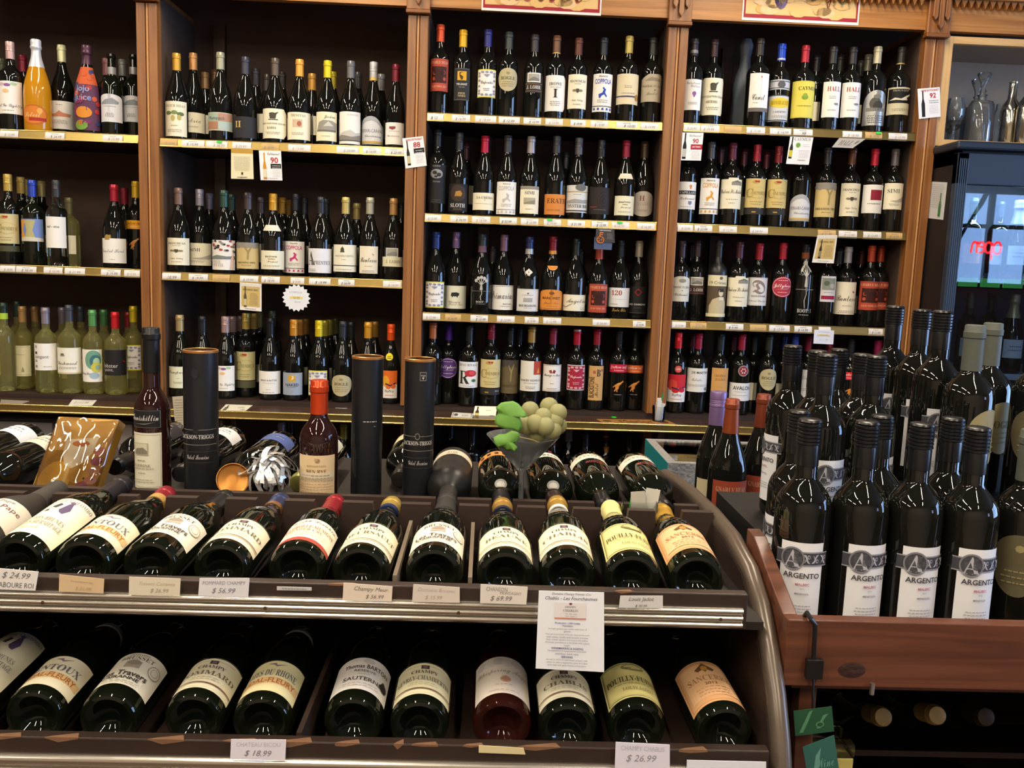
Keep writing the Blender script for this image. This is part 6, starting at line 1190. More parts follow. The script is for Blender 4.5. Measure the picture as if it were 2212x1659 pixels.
# ------------------------------------------------------------------ things standing on the middle of the rack
def black_tube(px, ytop, zc, wpx, ops, label, rim='#b07a44'):
    p = PZ(px, ytop, zc); r = wpx / 2 * zc / FPX; hh = p.z - DZ
    t = thing('bottle_tube', label, 'tube', (p.x, p.y, DZ + .0006), 'black cardboard bottle tubes')
    MB().lathe([(0, .0), (r, 0), (r, hh - .004), (r - .0015, hh - .004), (r - .0015, hh - .02), (0, hh - .02)], 40).obj('tube_wall', mat('#15161a', .38, 0, .15, 60, .5, .15), t, off=(0, 0, 0), smooth=True)
    MB().lathe([(r - .002, hh - .005), (r + .0007, hh - .0045), (r + .0007, hh - .001), (r - .001, hh), (r - .0025, hh - .001)], 40).obj('tube_rim', mat(rim, .35, .6), t, off=(0, 0, 0), smooth=True)
    half = 1.3; w = 2 * half * r
    printed('lettering', ops, w, hh, t, lambda u, v, k: Vector(((r + .0002 + k) * math.sin(u / r), -(r + .0002 + k) * math.cos(u / r), v)), step=.008)
    return t
SV = '#8a8478'; SD = '#4a4844'
def jt(badge):
    return [Rc(-1, .492, 1, .495, SV), Rc(-1, .395, 1, .398, SV), Rc(-1, .350, 1, .352, SD), Rc(-1, .28, 1, .2815, SD), El(0, .494, .12, .022, SV if badge else '#2a2a2c', 18), El(0, .494, .095, .0175, '#1c1c1e', 18), T('JACKSON-TRIGGS', 0, .447, .030, '#c9c6c0', 'S', 1.6), T('Vidal Icewine', .05, .318, .030, '#b0ada8', 'c', 1.0)] + ([Rc(.05, .86, .38, .92, '#6a6660'), Rc(.09, .867, .34, .913, '#1c1c1e'), T('VQA', .215, .895, .014, '#a5a29c', 'b', .22), Pl([(.15, .885), (.28, .885), (.215, .868)], '#a5a29c')] if badge else [El(0, .86, .16, .035, '#1f1f22', 16)])
black_tube(433, 755, 1.47, 73, jt(False), 'black cardboard wine tube with silver lettering beside the dessert bottle')
black_tube(795, 769, 1.49, 67, [T('in the coldest depths of winter', -.62, .36, .030, '#55534e', 'c', .55, math.pi / 2), T('out of the vineyard', -.48, .30, .026, '#44423e', 'c', .4, math.pi / 2), Ln(.575, 1, .35, '#b5b2ac', .1, .006, .25), Ln(.545, 1, .1, '#8a8884', .1, .004, .5)], 'black cardboard tube with sideways writing beside the half bottle')
black_tube(908, 774, 1.49, 66, jt(True), 'black cardboard wine tube with silver badge beside the grapes glass')
# slim dessert bottle
p = PZ(326, 706, 1.47)
IZ = lambda y: PZ(326, y, 1.442).z - DZ
bottle('slim dark dessert bottle with long cream label standing beside the black tube', None, Matrix.Translation((p.x, p.y, DZ + .0006)), 'i', p.z - DZ, .0285, 'ruby', ('foil', '#1a1a1c', .075),
       [dict(z0=IZ(1070), z1=IZ(943), half=1.15, rot=-.30, bg='#d5d0ba', ops=[Fm(.06, '#a39c84', .015), Rc(-.45, .60, .35, .82, '#a39c84'), Rc(-.4, .615, .3, .81, '#c4bda6'), Pl([(-.4, .62), (.3, .62), (.3, .68), (.1, .74), (-.1, .68), (-.3, .72), (-.4, .66)], '#7c7664'), Ln(.5, 1, .25, '#8a836c'), T('ICEWINE', 0, .42, .05, '#8a836c', 'S', 1.1), Ln(.36, 1, .6, '#a39c84'), Ln(.28, 1, .25, '#a39c84'), Ln(.16, 2, .7, '#a39c84', .04, .012)]),
        dict(z0=IZ(932), z1=IZ(892), half=1.15, rot=-.30, bg='#17161a', ops=[Fm(.05, '#8a867c', .02), T('Inniskillin', .1, .58, .34, '#c8c4ba', 'c', 1.5), Pl([(-.4, .24), (.2, .20), (.7, .34), (.2, .26)], '#77736a')]),
        dict(z0=p.z - DZ - .068, z1=p.z - DZ - .052, half=.9, rot=.5, bg='#cfccc4', ops=[])], (), 48, 'dessert_bottle')
# orange-capped half bottle, back label facing the aisle
p = PZ(690, 822, 1.445)
bottle('half bottle with shiny orange capsule and cream back label standing on the rack', None, Matrix.Translation((p.x, p.y, DZ + .0006)), 'h', p.z - DZ, .0312, 'ruby', ('foil', '#d2461e', .056, mat('#d2461e', .25, .55)),
       [dict(z0=.012, z1=.100, half=1.12, rot=0, bg='#d8bd94', ops=[El(.1, .90, .12, .045, '#9a7c58', 12), El(.03, .92, .08, .03, '#b89a72', 10), T('DONNAFUGATA', .05, .80, .035, '#a08460', 'S', .9), T('Ben Rye', .05, .70, .07, '#7c6440', 'S', .95), Rc(-.9, .55, .9, .68, '#d2c4a8'), Ln(.62, 3, .85, '#9c9078', .05, .014), Ln(.46, 4, .85, '#b09670', .05, .012), [Rc(-.78 + .055 * k, .14, -.78 + .055 * k + (.02, .035, .012)[k % 3], .30, '#3c342a') for k in range(12)], Rc(.4, .14, .85, .30, '#ccb086'), Ln(.26, 3, .2, '#a08a64', .05, .012, .62)])], (), 48, 'half_bottle')
# amber gift plaque in cellophane
BLc = PZ(52, 1070, 1.52); BRc = PZ(197, 1070, 1.50); z0 = DZ + .001
BLc = PY(52, 1066, -1.93); BRc = PY(196, 1070, -1.925); BLc.z = BRc.z = z0
TLc = PY(126, 899, -1.865); TRc = PY(258, 906, -1.86)
pl = thing('gift_plaque', 'amber resin gift plaque with wine glass picture wrapped in shiny cellophane', 'plaque', (BLc + BRc) / 2)
n_ = (BRc - BLc).cross(TLc - BLc).normalized()
if n_.dot(EYE - BLc) < 0: n_ = -n_
def bilp(u, v, o=0): return (BLc * (1 - u) + BRc * u) * (1 - v) + (TLc * (1 - u) + TRc * u) * v + n_ * o
m = MB()
vs = [bilp(u, v, o) for o in (0, -.034) for u, v in ((0, 0), (1, 0), (1, 1), (0, 1))]
for v in vs: v.z = max(v.z, z0)
m.add(vs, [(0, 1, 2, 3), (7, 6, 5, 4), (0, 4, 5, 1), (1, 5, 6, 2), (2, 6, 7, 3), (3, 7, 4, 0)])
AMB = wine_glass('amber_resin', '#b98a36', .25, .12, 1.45)
m.obj('slab', AMB, pl, bev=.002)
wv, hv = (BRc - BLc).length, (TLc - BLc).length
plo = pl.location.copy()
printed('picture', [Rc(-.98, .62, .98, .99, '#c49a54'), El(-.4, .3, .5, .2, '#c8982e', 16), El(.3, .45, .4, .2, '#b98c34', 16), Pl([(-.45, .74), (.55, .78), (.5, .6), (.3, .48), (.0, .42), (-.25, .46), (-.42, .58)], '#d6cab0'), Rc(-.14, .2, -.04, .44, '#d0b070'), El(.05, .70, .28, .035, '#b06a30', 14), [El(.72, .62 - .11 * k, .2, .05, ('#a86a5c', '#8c4a58', '#b07a5c')[k % 3], 12) for k in range(5)], El(.5, .2, .2, .08, '#8c3c54', 14), [El(a, b, .035, .012, '#2c241c', 8) for a, b in ((.55, .53), (.86, .5), (.5, .31), (.76, .3), (.66, .12))]], wv, hv, pl, lambda u, v, k: bilp(u / wv + .5, min(1, v / hv), .0003 + k) - plo, step=None)
cm = MB(); N = 26
for i in range(N + 1):
    for j in range(N + 1):
        u, v = i / N, j / N; e = min(u, 1 - u, v, 1 - v)
        q = bilp(u * 1.03 - .015, max(.02, v) * 1.0, .004 + .012 * (1 - (2 * u - 1) ** 2) * (1 - (2 * v - 1) ** 2) + .007 * noise.noise(Vector((u * 3, v * 2.6, 1.7))) + .0022 * noise.noise(Vector((u * 7, v * 6, 4))) - (.004 if e == 0 else 0))
        q.z = max(q.z, z0 + .001); cm.v.append(tuple(q))
for i in range(N):
    for j in range(N): cm.f.append((i * (N + 1) + j, (i + 1) * (N + 1) + j, (i + 1) * (N + 1) + j + 1, i * (N + 1) + j + 1)); cm.mi.append(0)
cm.obj('cellophane', thin_glass('cellophane', (.97, .95, .92), .05, 1.9), pl, smooth=True)
# copper lid and silver bow
p = PZ(503, 1036, 1.44)
lid = thing('tube_lid', 'round copper-coloured lid lying open side forward beside the silver bow', 'lid', p)
lid.rotation_euler = (math.radians(68), 0, math.radians(18))
r = .0262
MB().lathe([(0, 0), (r * .2, .0006), (r * .45, 0), (r * .5, .0006), (r * .85, .0002), (r * .92, .001), (r * .96, .006), (r, .006), (r, -.004), (0, -.004)], 36).obj('lid_disc', mat('#a9702f', .35, .7, .2, 30), lid, off=(0, 0, 0), smooth=True)
p = PZ(578, 1026, 1.43)
bow = thing('gift_bow', 'curly silver foil gift bow lying behind the upper row', 'bow', p)
rr = random.Random(4); FOIL = mat('#e4e6e8', .28, .75, .05, 30)
loops = []
for k in range(6):
    m = MB(); a = rr.uniform(1.0, 1.5); L = rr.uniform(.036, .052); w = .0042; ns = 9
    for i in range(ns + 1):
        t = i / ns; ang = t * math.pi * (1.0 + .5 * (k % 2)); x = L * math.sin(ang * .5) * (1 - .12 * t); z = .013 * math.sin(ang * 1.3) * a
        m.v += [(x, -w * (1 - .3 * t), z), (x, w * (1 - .3 * t), z + .002 * math.sin(5 * t))]
    for i in range(ns): m.f.append((2 * i, 2 * i + 1, 2 * i + 3, 2 * i + 2)); m.mi.append(0)
    loops.append(m.mesh('ribbon_loop', FOIL, None, False))
for k in range(64):
    o = link(bpy.data.objects.new('ribbon_loop', loops[k % 6]), bow)
    o.rotation_euler = (rr.uniform(-.6, .6), rr.uniform(-1.45, .5), rr.uniform(0, 6.283)); s = rr.uniform(.75, 1.15); o.scale = (s, s, s)
# martini glass of artificial grapes
p = PZ(1130, 941, 1.46); rim = 79 * 1.46 / FPX
gl = thing('martini_glass', 'clear martini glass standing among the far bottles with grapes in it', 'glass', (p.x, p.y, DZ + .0006))
hh = p.z - DZ; ap = hh - rim * .98
MB().lathe([(0, .002), (.036, .0015), (.037, .003), (.010, .006), (.0042, .016), (.0042, ap - .006), (.007, ap), (rim, hh), (rim - .0012, hh), (.004, ap + .004), (0, ap + .003)], 48).obj('glass_bowl', thin_glass('martini_clear', (.90, .93, .95), .04, 1.5, .07), gl, off=(0, 0, 0), smooth=True)
gr = thing('artificial_grapes', 'bunch of dull green artificial grapes with leaves in the martini glass', 'grapes', (p.x, p.y, p.z - .03))
GM = None; sc = 1.46 / FPX; rg = .0168
for (x, y, dz) in ((1145, 893, 0), (1173, 907, -.01), (1186, 884, .01), (1198, 915, -.005), (1178, 927, -.022), (1156, 921, -.02), (1135, 925, -.012), (1193, 935, -.012), (1205, 925, .012), (1131, 905, .02), (1150, 910, .02), (1205, 898, -.002), (1160, 945, .0)):
    q = PZ(x, y - 6, 1.46 + dz)
    if GM is None: GM = MB().lathe([(0, -1), (.38, -.92), (.71, -.71), (.92, -.38), (1, 0), (.92, .38), (.71, .71), (.38, .92), (0, 1)], 20).mesh('grape', mat('#8d8a5c', .55, 0, .15, 90), None, True)
    o = link(bpy.data.objects.new('grape', GM), gr); o.location = q - gr.location; o.scale = (rg * .93,) * 3
def leaf(pts, zc, bulge, nm, seed):
    c = sum((PZ(x, y, zc) for x, y in pts), Vector()) / len(pts); m = MB(); n = len(pts); rings = 5
    m.v.append(tuple(c - FWD * bulge))
    for k in range(1, rings + 1):
        f = k / rings
        for i, (x, y) in enumerate(pts):
            q = PZ(x, y, zc); q = c + (q - c) * f - FWD * (bulge * (1 - f * f) + .0035 * math.sin(i * 6.2832 * 3 / n + seed) * f * f)
            m.v.append(tuple(q))
    for i in range(n): m.f.append((0, 1 + i, 1 + (i + 1) % n)); m.mi.append(0)
    for k in range(rings - 1):
        for i in range(n): m.f.append((1 + k * n + i, 1 + k * n + (i + 1) % n, 1 + (k + 1) * n + (i + 1) % n, 1 + (k + 1) * n + i)); m.mi.append(0)
    o = m.obj(nm, mat('#64933c', .6, 0, .18, 45, .4, .4), gr, smooth=True)
    sd = o.modifiers.new('thick', 'SOLIDIFY'); sd.thickness = .0008
leaf([(1071, 880), (1082, 870), (1090, 868), (1108, 866), (1120, 872), (1127, 880), (1134, 890), (1140, 899), (1132, 902), (1122, 900), (1128, 912), (1128, 922), (1122, 934), (1108, 928), (1092, 926), (1078, 922), (1068, 915), (1070, 900), (1076, 893), (1073, 886)], 1.415, .005, 'grape_leaf', 1)
leaf([(1066, 945), (1078, 938), (1092, 937), (1105, 930), (1118, 933), (1124, 940), (1120, 952), (1112, 958), (1118, 966), (1112, 976), (1104, 972), (1094, 974), (1086, 966), (1074, 966), (1068, 956)], 1.405, .004, 'grape_leaf', 3)
MB().tube([PZ(1122, 944, 1.43), PZ(1150, 950, 1.44), PZ(1178, 962, 1.45)], .0012, 6).obj('grape_stem', mat('#a89468', .7), gr)
# plastic note holder on the rack
p = PZ(1380, 1098, 1.36)
hold = thing('note_holder', 'clear plastic box of paper notes between the far necks', 'box', (p.x, p.y - .002, DZ))
hz = p.z + .012 - DZ
m = MB(); w = .027; dpt = .009; e = .0012
m.box(-w, w, -dpt, -dpt + e, 0, hz).box(-w, w, dpt - e, dpt, 0, hz).box(-w, -w + e, -dpt, dpt, 0, hz).box(w - e, w, -dpt, dpt, 0, hz).box(-w, w, -dpt, dpt, 0, e)
m.obj('plastic_box', thin_glass('clear_glass', (.93, .95, .95), .02), hold, off=(0, 0, 0))
for dx, an, c, hh in ((-.012, .08, '#3fbf4c', .010), (.006, -.1, '#b8b2a6', .014), (.012, .15, '#cac6bc', .018), (-.002, -.02, '#a8a296', .006)):
    MB().box(-.011, .011, -.0004, .0004, 0, hz + hh, 0, Matrix.Translation((dx * .7, (an - .02) * .02, .002)) @ Matrix.Rotation(an, 4, 'Y')).obj('paper_note', paper(c), hold, off=(0, 0, 0))

# ------------------------------------------------------------------ wooden crate table on the right, with stacked malbec bottles
CF = PX(1703, 1330, .372); cyf = CF.y; CTOP = PX(1745, 1332, .40).z
CB = CTOP - .083; FLZ = 1.016
crate = thing('crate_table', 'reddish brown wooden crate table with a knotty front board', 'crate', (.72, -2.0, 0))
MB().box(.372, 1.25, cyf, cyf + .019, CB, CTOP).obj('front_board', CRATE, crate, bev=.0015)
kn = bpy.data.objects.new('wood_knot', MB().lathe([(0, .0006), (.008, .0012), (.014, .0008), (.021, 0)], 18).mesh('wood_knot', mat('#321c15', .6, 0, .5, 90, .4, .8), None, True)); link(kn, crate)
kp = PY(1840, 1448, cyf); kn.matrix_basis = Matrix.Translation(kp - crate.location + Vector((0, .0002, 0))) @ Matrix.Rotation(math.pi / 2, 4, 'X') @ Matrix.Diagonal((.95, .55, .6, 1))
MB().prism([(cyf + .019, CB), (-2.17, CB), (-2.17, 1.152), (-2.20, 1.150), (cyf + .019, CTOP)], lambda a, b, t: Vector((t, a, b)), .372, .390).obj('side_board', CRATE, crate, bev=.0015)
MB().box(.390, 1.25, cyf + .019, -2.066, FLZ - .016, FLZ).obj('crate_floor', CRATE, crate)
MB().box(.456, 1.25, -2.066, -1.60, FLZ - .016, FLZ).obj('crate_floor', CRATE, crate)
MB().box(.405, .427, cyf + .03, cyf + .055, 0, CB).obj('post', CRATE, crate, bev=.0015)
for zz in (.822, .688):
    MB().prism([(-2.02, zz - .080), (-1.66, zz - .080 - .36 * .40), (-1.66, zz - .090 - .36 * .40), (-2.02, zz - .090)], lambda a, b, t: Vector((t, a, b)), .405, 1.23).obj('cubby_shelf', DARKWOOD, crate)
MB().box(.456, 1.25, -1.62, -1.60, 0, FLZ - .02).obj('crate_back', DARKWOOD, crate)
MB().box(1.23, 1.25, cyf + .02, -1.62, 0, FLZ - .02).obj('side_board', CRATE, crate)
bolt = PZ(1884, 1486, 1.06); MB().tube([bolt + Vector((0, 0, .006)), bolt - Vector((0, 0, .008))], .003, 8).obj('bolt', STEEL, crate)
T2, T3 = 1.085, 1.157
ris = thing('crate_riser', 'dark wooden riser block under the second malbec tier', 'riser', (.5, -1.85, FLZ))
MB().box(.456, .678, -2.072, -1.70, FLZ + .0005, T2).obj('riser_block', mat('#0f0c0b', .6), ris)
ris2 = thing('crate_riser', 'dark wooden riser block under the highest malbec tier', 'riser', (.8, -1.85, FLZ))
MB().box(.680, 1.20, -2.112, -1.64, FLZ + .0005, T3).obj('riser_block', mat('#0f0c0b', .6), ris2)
def argento():
    d = [Rc(-.98, .0, .98, .005, '#d8d8dc')]
    d += [Rc(-1.25, .735, 1.25, .90, '#3f3f46'), Rc(-1.25, .885, 1.25, .90, '#8a8a92'), Rc(-1.25, .735, 1.25, .75, '#8a8a92')]
    for k in range(3):
        u = .18 + .38 * k; sg = 1 if k % 2 else -1
        d += [Pl([(u - .16, .82 - sg * .05), (u - .05, .82 - sg * .02), (u + .06, .82 + sg * .045), (u + .18, .82 + sg * .055), (u + .08, .82 + sg * .02), (u - .02, .82 - sg * .045)], '#b0b0b8'), El(u + .10, .82 - sg * .022, .075, .024, '#9a9aa4', 12), El(u + .11, .82 - sg * .022, .04, .013, '#3f3f46', 10), Pl([(u - .1, .82 + sg * .05), (u + .02, .82 + sg * .02), (u - .04, .82 + sg * .0)], '#8a8a94')]
    d += [El(-.42, .815, .52, .135, '#77777e', 24), El(-.42, .815, .45, .115, '#3f3f46', 24), T('A', -.42, .815, .20, '#a9a9b2', 'S', .72)]
    d += [T('ARGENTO', .02, .625, .062, '#3c3a40', 'b', 1.6), T('MALBEC', .08, .525, .030, '#b06a7c', 'b', .9), T('2012', .08, .475, .018, '#a5a3a8', 'b', .35), T('MENDOZA', .08, .415, .022, '#77757a', 'b', .9), Ln(.27, 3, .62, '#a5a3a8', .035, .010)]
    return dict(bg='#dadade', ops=d)
AK = ('bead', '#17171a', .062, mat('#121215', .28, 0, .1, 60))
def malbec(px, py, zc, base, rot, words_, lab=True, R=.0362):
    p = PZ(px, py, zc); Hh = max(.285, min(.325, p.z - base))
    L = [dict(z0=.026, z1=.142, half=.78, rot=rot, **argento())] if lab else []
    bottle('black malbec bottle with ribbed black cap, ' + words_, 'stacked malbec bottles', Matrix.Translation((p.x, p.y, base + .0006)), 'b', Hh, R, 'dark', AK, L, (), 40)
for (x, y, zc, rot, w_) in ((1751, 905, 1.16, -.25, 'front row, end one by the curved rail'), (1875, 911, 1.16, .1, 'front row, second from the curved rail'), (1993, 915, 1.16, .08, 'front row, third from the curved rail'), (2114, 921, 1.16, .06, 'front row, fourth from the curved rail')): malbec(x, y, zc, FLZ, rot, w_)
for (x, y, zc, rot, w_) in ((1728, 887, 1.265, -1.5, 'second row, behind the end front one'), (1907, 895, 1.265, .5, 'second row, behind the second front one'), (2060, 900, 1.235, .4, 'second row, behind the fourth front one')): malbec(x, y, zc, FLZ, rot, w_)
for (x, y, zc, rot, w_) in ((1788, 764, 1.345, .25, 'middle tier, white label showing between front necks'), (1895, 769, 1.38, .6, 'middle tier, second with cap below the cabernet note'), (1768, 759, 1.435, 0, 'middle tier, half hidden behind the white-label one'), (1713, 747, 1.525, -1.45, 'middle tier, end one by the rust capped bottles'), (1814, 754, 1.61, 0, 'middle tier, deepest one'), (1864, 764, 1.495, 0, 'middle tier, half hidden by another neck')): malbec(x, y, zc, T2, rot, w_)
for (x, y, zc, rot, w_) in ((2038, 670, 1.42, .05, 'top tier, large label showing'), (1993, 668, 1.52, .0, 'top tier, just behind the labelled one'), (1935, 661, 1.59, .0, 'top tier, in front of the oak post')): malbec(x, y, zc, T3, rot, w_)
for (x, y, zc, base, rot, w_) in ((2107, 711, 1.345, T3, .5, 'grey-green capped bottle with khaki oval label beside the malbecs'), (2146, 705, 1.44, T3, .3, 'grey-green capped bottle half hidden behind its twin'), (2262, 690, 1.36, T3, -.6, 'dark bottle cut by the frame edge, gold label'), (2232, 930, 1.185, FLZ, -.55, 'dark bottle at the frame edge, dim khaki oval label')):
    p = PZ(x, y, zc)
    bottle(w_ + ' on the crate', 'other bottles on the crate', Matrix.Translation((p.x, p.y, base + .0006)), 'b', max(.28, min(.32, p.z - base)), .0375, 'dark', ('foil', '#4e524a', .07, mat('#4e524a', .6)), [dict(z0=.07, z1=.155, half=.95, rot=rot, shape='egg', bg='#8f8560' if rot > 0 else '#5a533c', ops=bogle()[2])], (), 40)
# bottles lying in the cubbies under the crate
for (x, y, zc, col, zb, w_) in ((1905, 1545, 1.40, '#a5905c', .771, 'gold disc end, nearer the post'), (2023, 1543, 1.40, '#b09a64', .771, 'gold disc end, second from the post'), (2130, 1548, 1.40, '#3a2c1c', .771, 'dull brown end, third from the post'),
                          (1868, 1652, 1.45, '#77777c', .631, 'grey end, lower shelf'), (2000, 1658, 1.45, '#a58a4c', .631, 'gold rimmed end, lower shelf'), (2140, 1648, 1.45, '#8a1424', .631, 'red end, lower shelf')):
    p = PZ(x, y, zc); p.y = -2.055; p.z = p.z if zb > .7 else .676; B = p + Vector((0, .277, -.108)); Tp = p
    d = Tp - B; Tp = B + d.normalized() * .2975
    lying(pose(B, Tp), .0372, .2975, ('foil', col, .05), None, None, 'bottle lying under the crate, ' + w_, 'bottles lying under the crate', 'dark', 0, 1, (), 'b')
# clip strip with green gift tags
cl = PY(1752, 1322, cyf - .006)
clip = thing('tag_clip', 'black hooked clip strip hanging on the crate front board', 'clip', (cl.x, cyf - .006, CTOP - .16))
pts = [Vector((cl.x, cyf + .012, CTOP + .001)), Vector((cl.x - .001, cyf + .004, CTOP + .008)), Vector((cl.x + .002, cyf - .005, CTOP + .003)), PY(1761, 1350, cyf - .007), PY(1757, 1425, cyf - .007)]
BLK = mat('#141416', .3)
MB().tube(pts, .0028, 8).obj('hook', BLK, clip, smooth=True)
q0, q1 = PY(1744, 1425, cyf - .010), PY(1772, 1462, cyf - .003)
MB().box(q0.x, q1.x, cyf - .011, cyf - .003, q1.z, q0.z).obj('clip_jaw', BLK, clip, bev=.001)
MB().tube([PY(1757, 1462, cyf - .007), PY(1755, 1560, cyf - .007)], .0015, 6).obj('strip_stem', BLK, clip)
GT = [Pl([(-.8, .1), (-.5, .5), (-.2, .9), (0, .95), (-.3, .5), (-.6, .1)], '#4c7c5c'), Pl([(.1, .2), (.5, .7), (.8, .75), (.5, .5), (.3, .2)], '#4c7c5c'), El(.3, .35, .22, .12, '#4c7c5c', 14), El(.3, .35, .16, .08, '#1f4a30', 14)]
card('gift_tag', cq([(1714, 1536), (1797, 1526), (1802, 1580), (1718, 1590)], cyf - .0098), '#1f4a30', GT, 'dark green gift tag with leaf scroll on the clip strip', 'tag')
card('gift_tag', cq([(1734, 1614), (1802, 1588), (1816, 1690), (1748, 1700)], cyf - .018), '#2c5a52', [Pl([(-.7, .2), (-.3, .7), (.1, .85), (-.1, .6), (-.4, .2)], '#5c8c80'), T('Wine', .2, .5, .22, '#5c8c80', 'c', 1.1)], 'teal gift tag with pale script tilted low on the clip strip', 'tag')
# plastic-topped yellow box at the bottom edge
yy = cyf + .085; q0 = PY(1716, 1618, yy); q1 = PY(1846, 1626, yy); q0.x = max(q0.x, .380)
xa, xb = q0.x, q1.x; ya, yb_ = yy, yy + .05; zt_ = q0.z
bx = thing('yellow_box', 'yellow box under clear plastic at the foot of the curved rail', 'box', ((xa + xb) / 2, (ya + yb_) / 2, .60))
MB().box(xa, xb, ya, yb_, .60, zt_ - .012).obj('box_body', paper('#cfc06a'), bx, bev=.002)
MB().box(xa - .001, xb + .001, ya - .001, yb_ + .001, zt_ - .012, zt_ + .008).obj('plastic_lid', thin_glass('clear_glass', (.93, .95, .95), .02), bx, bev=.003)
st = thing('box_stool', 'plain dark stool under the yellow box', 'stool', ((xa + xb) / 2, (ya + yb_) / 2, 0))
MB().box(xa - .005, xb + .005, ya - .005, yb_ + .005, .58, .5995).obj('seat', DARKWOOD, st)
for x in (xa + .008, xb - .008):
    for y in (ya + .006, yb_ - .006): MB().box(x - .006, x + .006, y - .006, y + .006, 0, .58).obj('leg', DARKWOOD, st)

# ------------------------------------------------------------------ side table behind the rack: rust-capped bottles and silver gift box
tab = thing('side_table', 'small dark table carrying the rust capped bottles', 'table', (.62, -1.5, 0))
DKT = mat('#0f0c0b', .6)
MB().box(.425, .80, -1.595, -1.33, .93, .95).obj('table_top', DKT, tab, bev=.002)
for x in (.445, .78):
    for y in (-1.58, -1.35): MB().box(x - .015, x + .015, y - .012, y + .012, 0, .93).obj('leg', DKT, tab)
for (x, y, zc, kind, col, cw, lab, R) in ((1583, 862, 1.845, 'foil', '#8a3f22', 'rust capsule, red label facing the aisle', True, .0405), (1553, 846, 1.955, 'screw', '#7c6390', 'lilac screw cap, half behind the red-label bottle', False, .040), (1651, 852, 1.90, 'foil', '#7a3820', 'rust capsule, next to the malbecs', True, .0385)):
    p = PZ(x, y, zc); p.z = max(1.235, p.z)
    L = [dict(z0=.035, z1=.125, half=1.05, rot=.0, bg='#8c3a24', ops=[T('GNARLY HEAD', 0, .80, .12, '#b88a6c', 'S', 1.6), Ln(.6, 5, .8, '#a8604a', .1, .02)])] if lab else [dict(z0=.035, z1=.10, half=1.0, rot=-.3, bg='#b8ac8c')]
    bottle('sloping dark bottle on the side table, ' + cw, 'bottles on the side table', Matrix.Translation((p.x, p.y, .9506)), 'u', max(.28, p.z - .95), R, 'dark', (kind, col, .072 if kind == 'foil' else .075), L, (), 40)
f = PZ(1443, 1000, 2.12); zt = f.z; bk = PH(1407, 946, zt)
sx0, sx1, sy0, sy1 = f.x, f.x + .30, f.y, min(bk.y, f.y + .30)
sb = thing('silver_box', 'glittery silver gift box with teal side and clear window lid', 'gift box', ((sx0 + sx1) / 2, (sy0 + sy1) / 2, .70))
GLIT = mat('#b4b2ae', .40, .55, .85, 170, .6, 1.0)
MB().box(sx0, sx1, sy0, sy1, .7005, zt - .02).obj('box_body', GLIT, sb)
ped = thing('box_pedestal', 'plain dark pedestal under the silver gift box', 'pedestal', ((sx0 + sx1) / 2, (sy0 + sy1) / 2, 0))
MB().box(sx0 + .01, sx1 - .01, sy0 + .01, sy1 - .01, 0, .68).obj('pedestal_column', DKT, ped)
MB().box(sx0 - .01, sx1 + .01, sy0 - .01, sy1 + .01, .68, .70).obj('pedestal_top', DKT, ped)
fr = .022
MB().box(sx0, sx1, sy0, sy0 + fr, zt - .02, zt).box(sx0, sx1, sy1 - fr, sy1, zt - .02, zt).box(sx0, sx0 + fr, sy0 + fr, sy1 - fr, zt - .02, zt).box(sx1 - fr, sx1, sy0 + fr, sy1 - fr, zt - .02, zt).obj('lid_frame', GLIT, sb)
MB().box(sx0 - .0012, sx0, sy0, sy1, .7005, zt).obj('teal_side', mat('#1f7f86', .35), sb)
MB().box(sx0 + fr, sx1 - fr, sy0 + fr, sy1 - fr, zt - .004, zt - .002).obj('lid_window', thin_glass('clear_glass', (.93, .95, .95), .02), sb)
cm = MB(); N = 16
for i in range(N + 1):
    for j in range(N + 1):
        cm.v.append((sx0 + fr + (sx1 - sx0 - 2 * fr) * i / N, sy0 + fr + (sy1 - sy0 - 2 * fr) * j / N, zt - .0155 + .008 * noise.noise(Vector((i * .7, j * .7, 3)))))
for i in range(N):
    for j in range(N): cm.f.append((i * (N + 1) + j, (i + 1) * (N + 1) + j, (i + 1) * (N + 1) + j + 1, i * (N + 1) + j + 1)); cm.mi.append(0)
cm.obj('crinkled_foil', mat('#7a8a8c', .2, .8, .5, 60), sb)

# ------------------------------------------------------------------ drinks fridge and glassware cabinet at the right end
FX0, FX1, FY, FZT = 1.656, 2.62, -.177, 1.968
fridge = thing('drinks_fridge', 'blue-grey upright drinks fridge with glass door', 'fridge', ((FX0 + FX1) / 2, FY + .28, 0))
BG = mat('#2c3a4c', .4, .2, .08, 20); BGD = mat('#131316', .5)
MB().box(FX0, FX0 + .03, FY + .03, .38, 0, FZT).box(FX1 - .03, FX1, FY + .03, .38, 0, FZT).box(FX0, FX1, .35, .38, 0, FZT).box(FX0, FX1, FY + .03, .38, FZT - .05, FZT).box(FX0, FX1, FY + .03, .38, 0, .12).obj('cabinet_shell', BGD, fridge)
MB().box(FX0 - .012, FX1, FY - .012, .38, FZT, FZT + .03).obj('top_cap', mat('#1d2836', .4), fridge, bev=.008)
dr = MB().box(FX0, FX0 + .042, FY, FY + .03, .12, FZT - .01).box(FX1 - .042, FX1, FY, FY + .03, .12, FZT - .01).box(FX0, FX1, FY, FY + .03, FZT - .12, FZT - .01).box(FX0, FX1, FY, FY + .03, .12, .22).obj('door_frame', BG, fridge, bev=.003)
for k in range(5): MB().box(FX0 + .008 + k * .0072, FX0 + .0115 + k * .0072, FY - .002, FY, .14, FZT - .03).obj('frame_rib', mat('#3c4c62', .4, .2), dr, off=fridge.location)
MB().box(FX0 + .042, FX1 - .042, FY + .008, FY + .014, .22, FZT - .12).obj('door_glass', thin_glass('fridge_glass', (.70, .80, .92), .0, 1.45), dr, off=fridge.location)
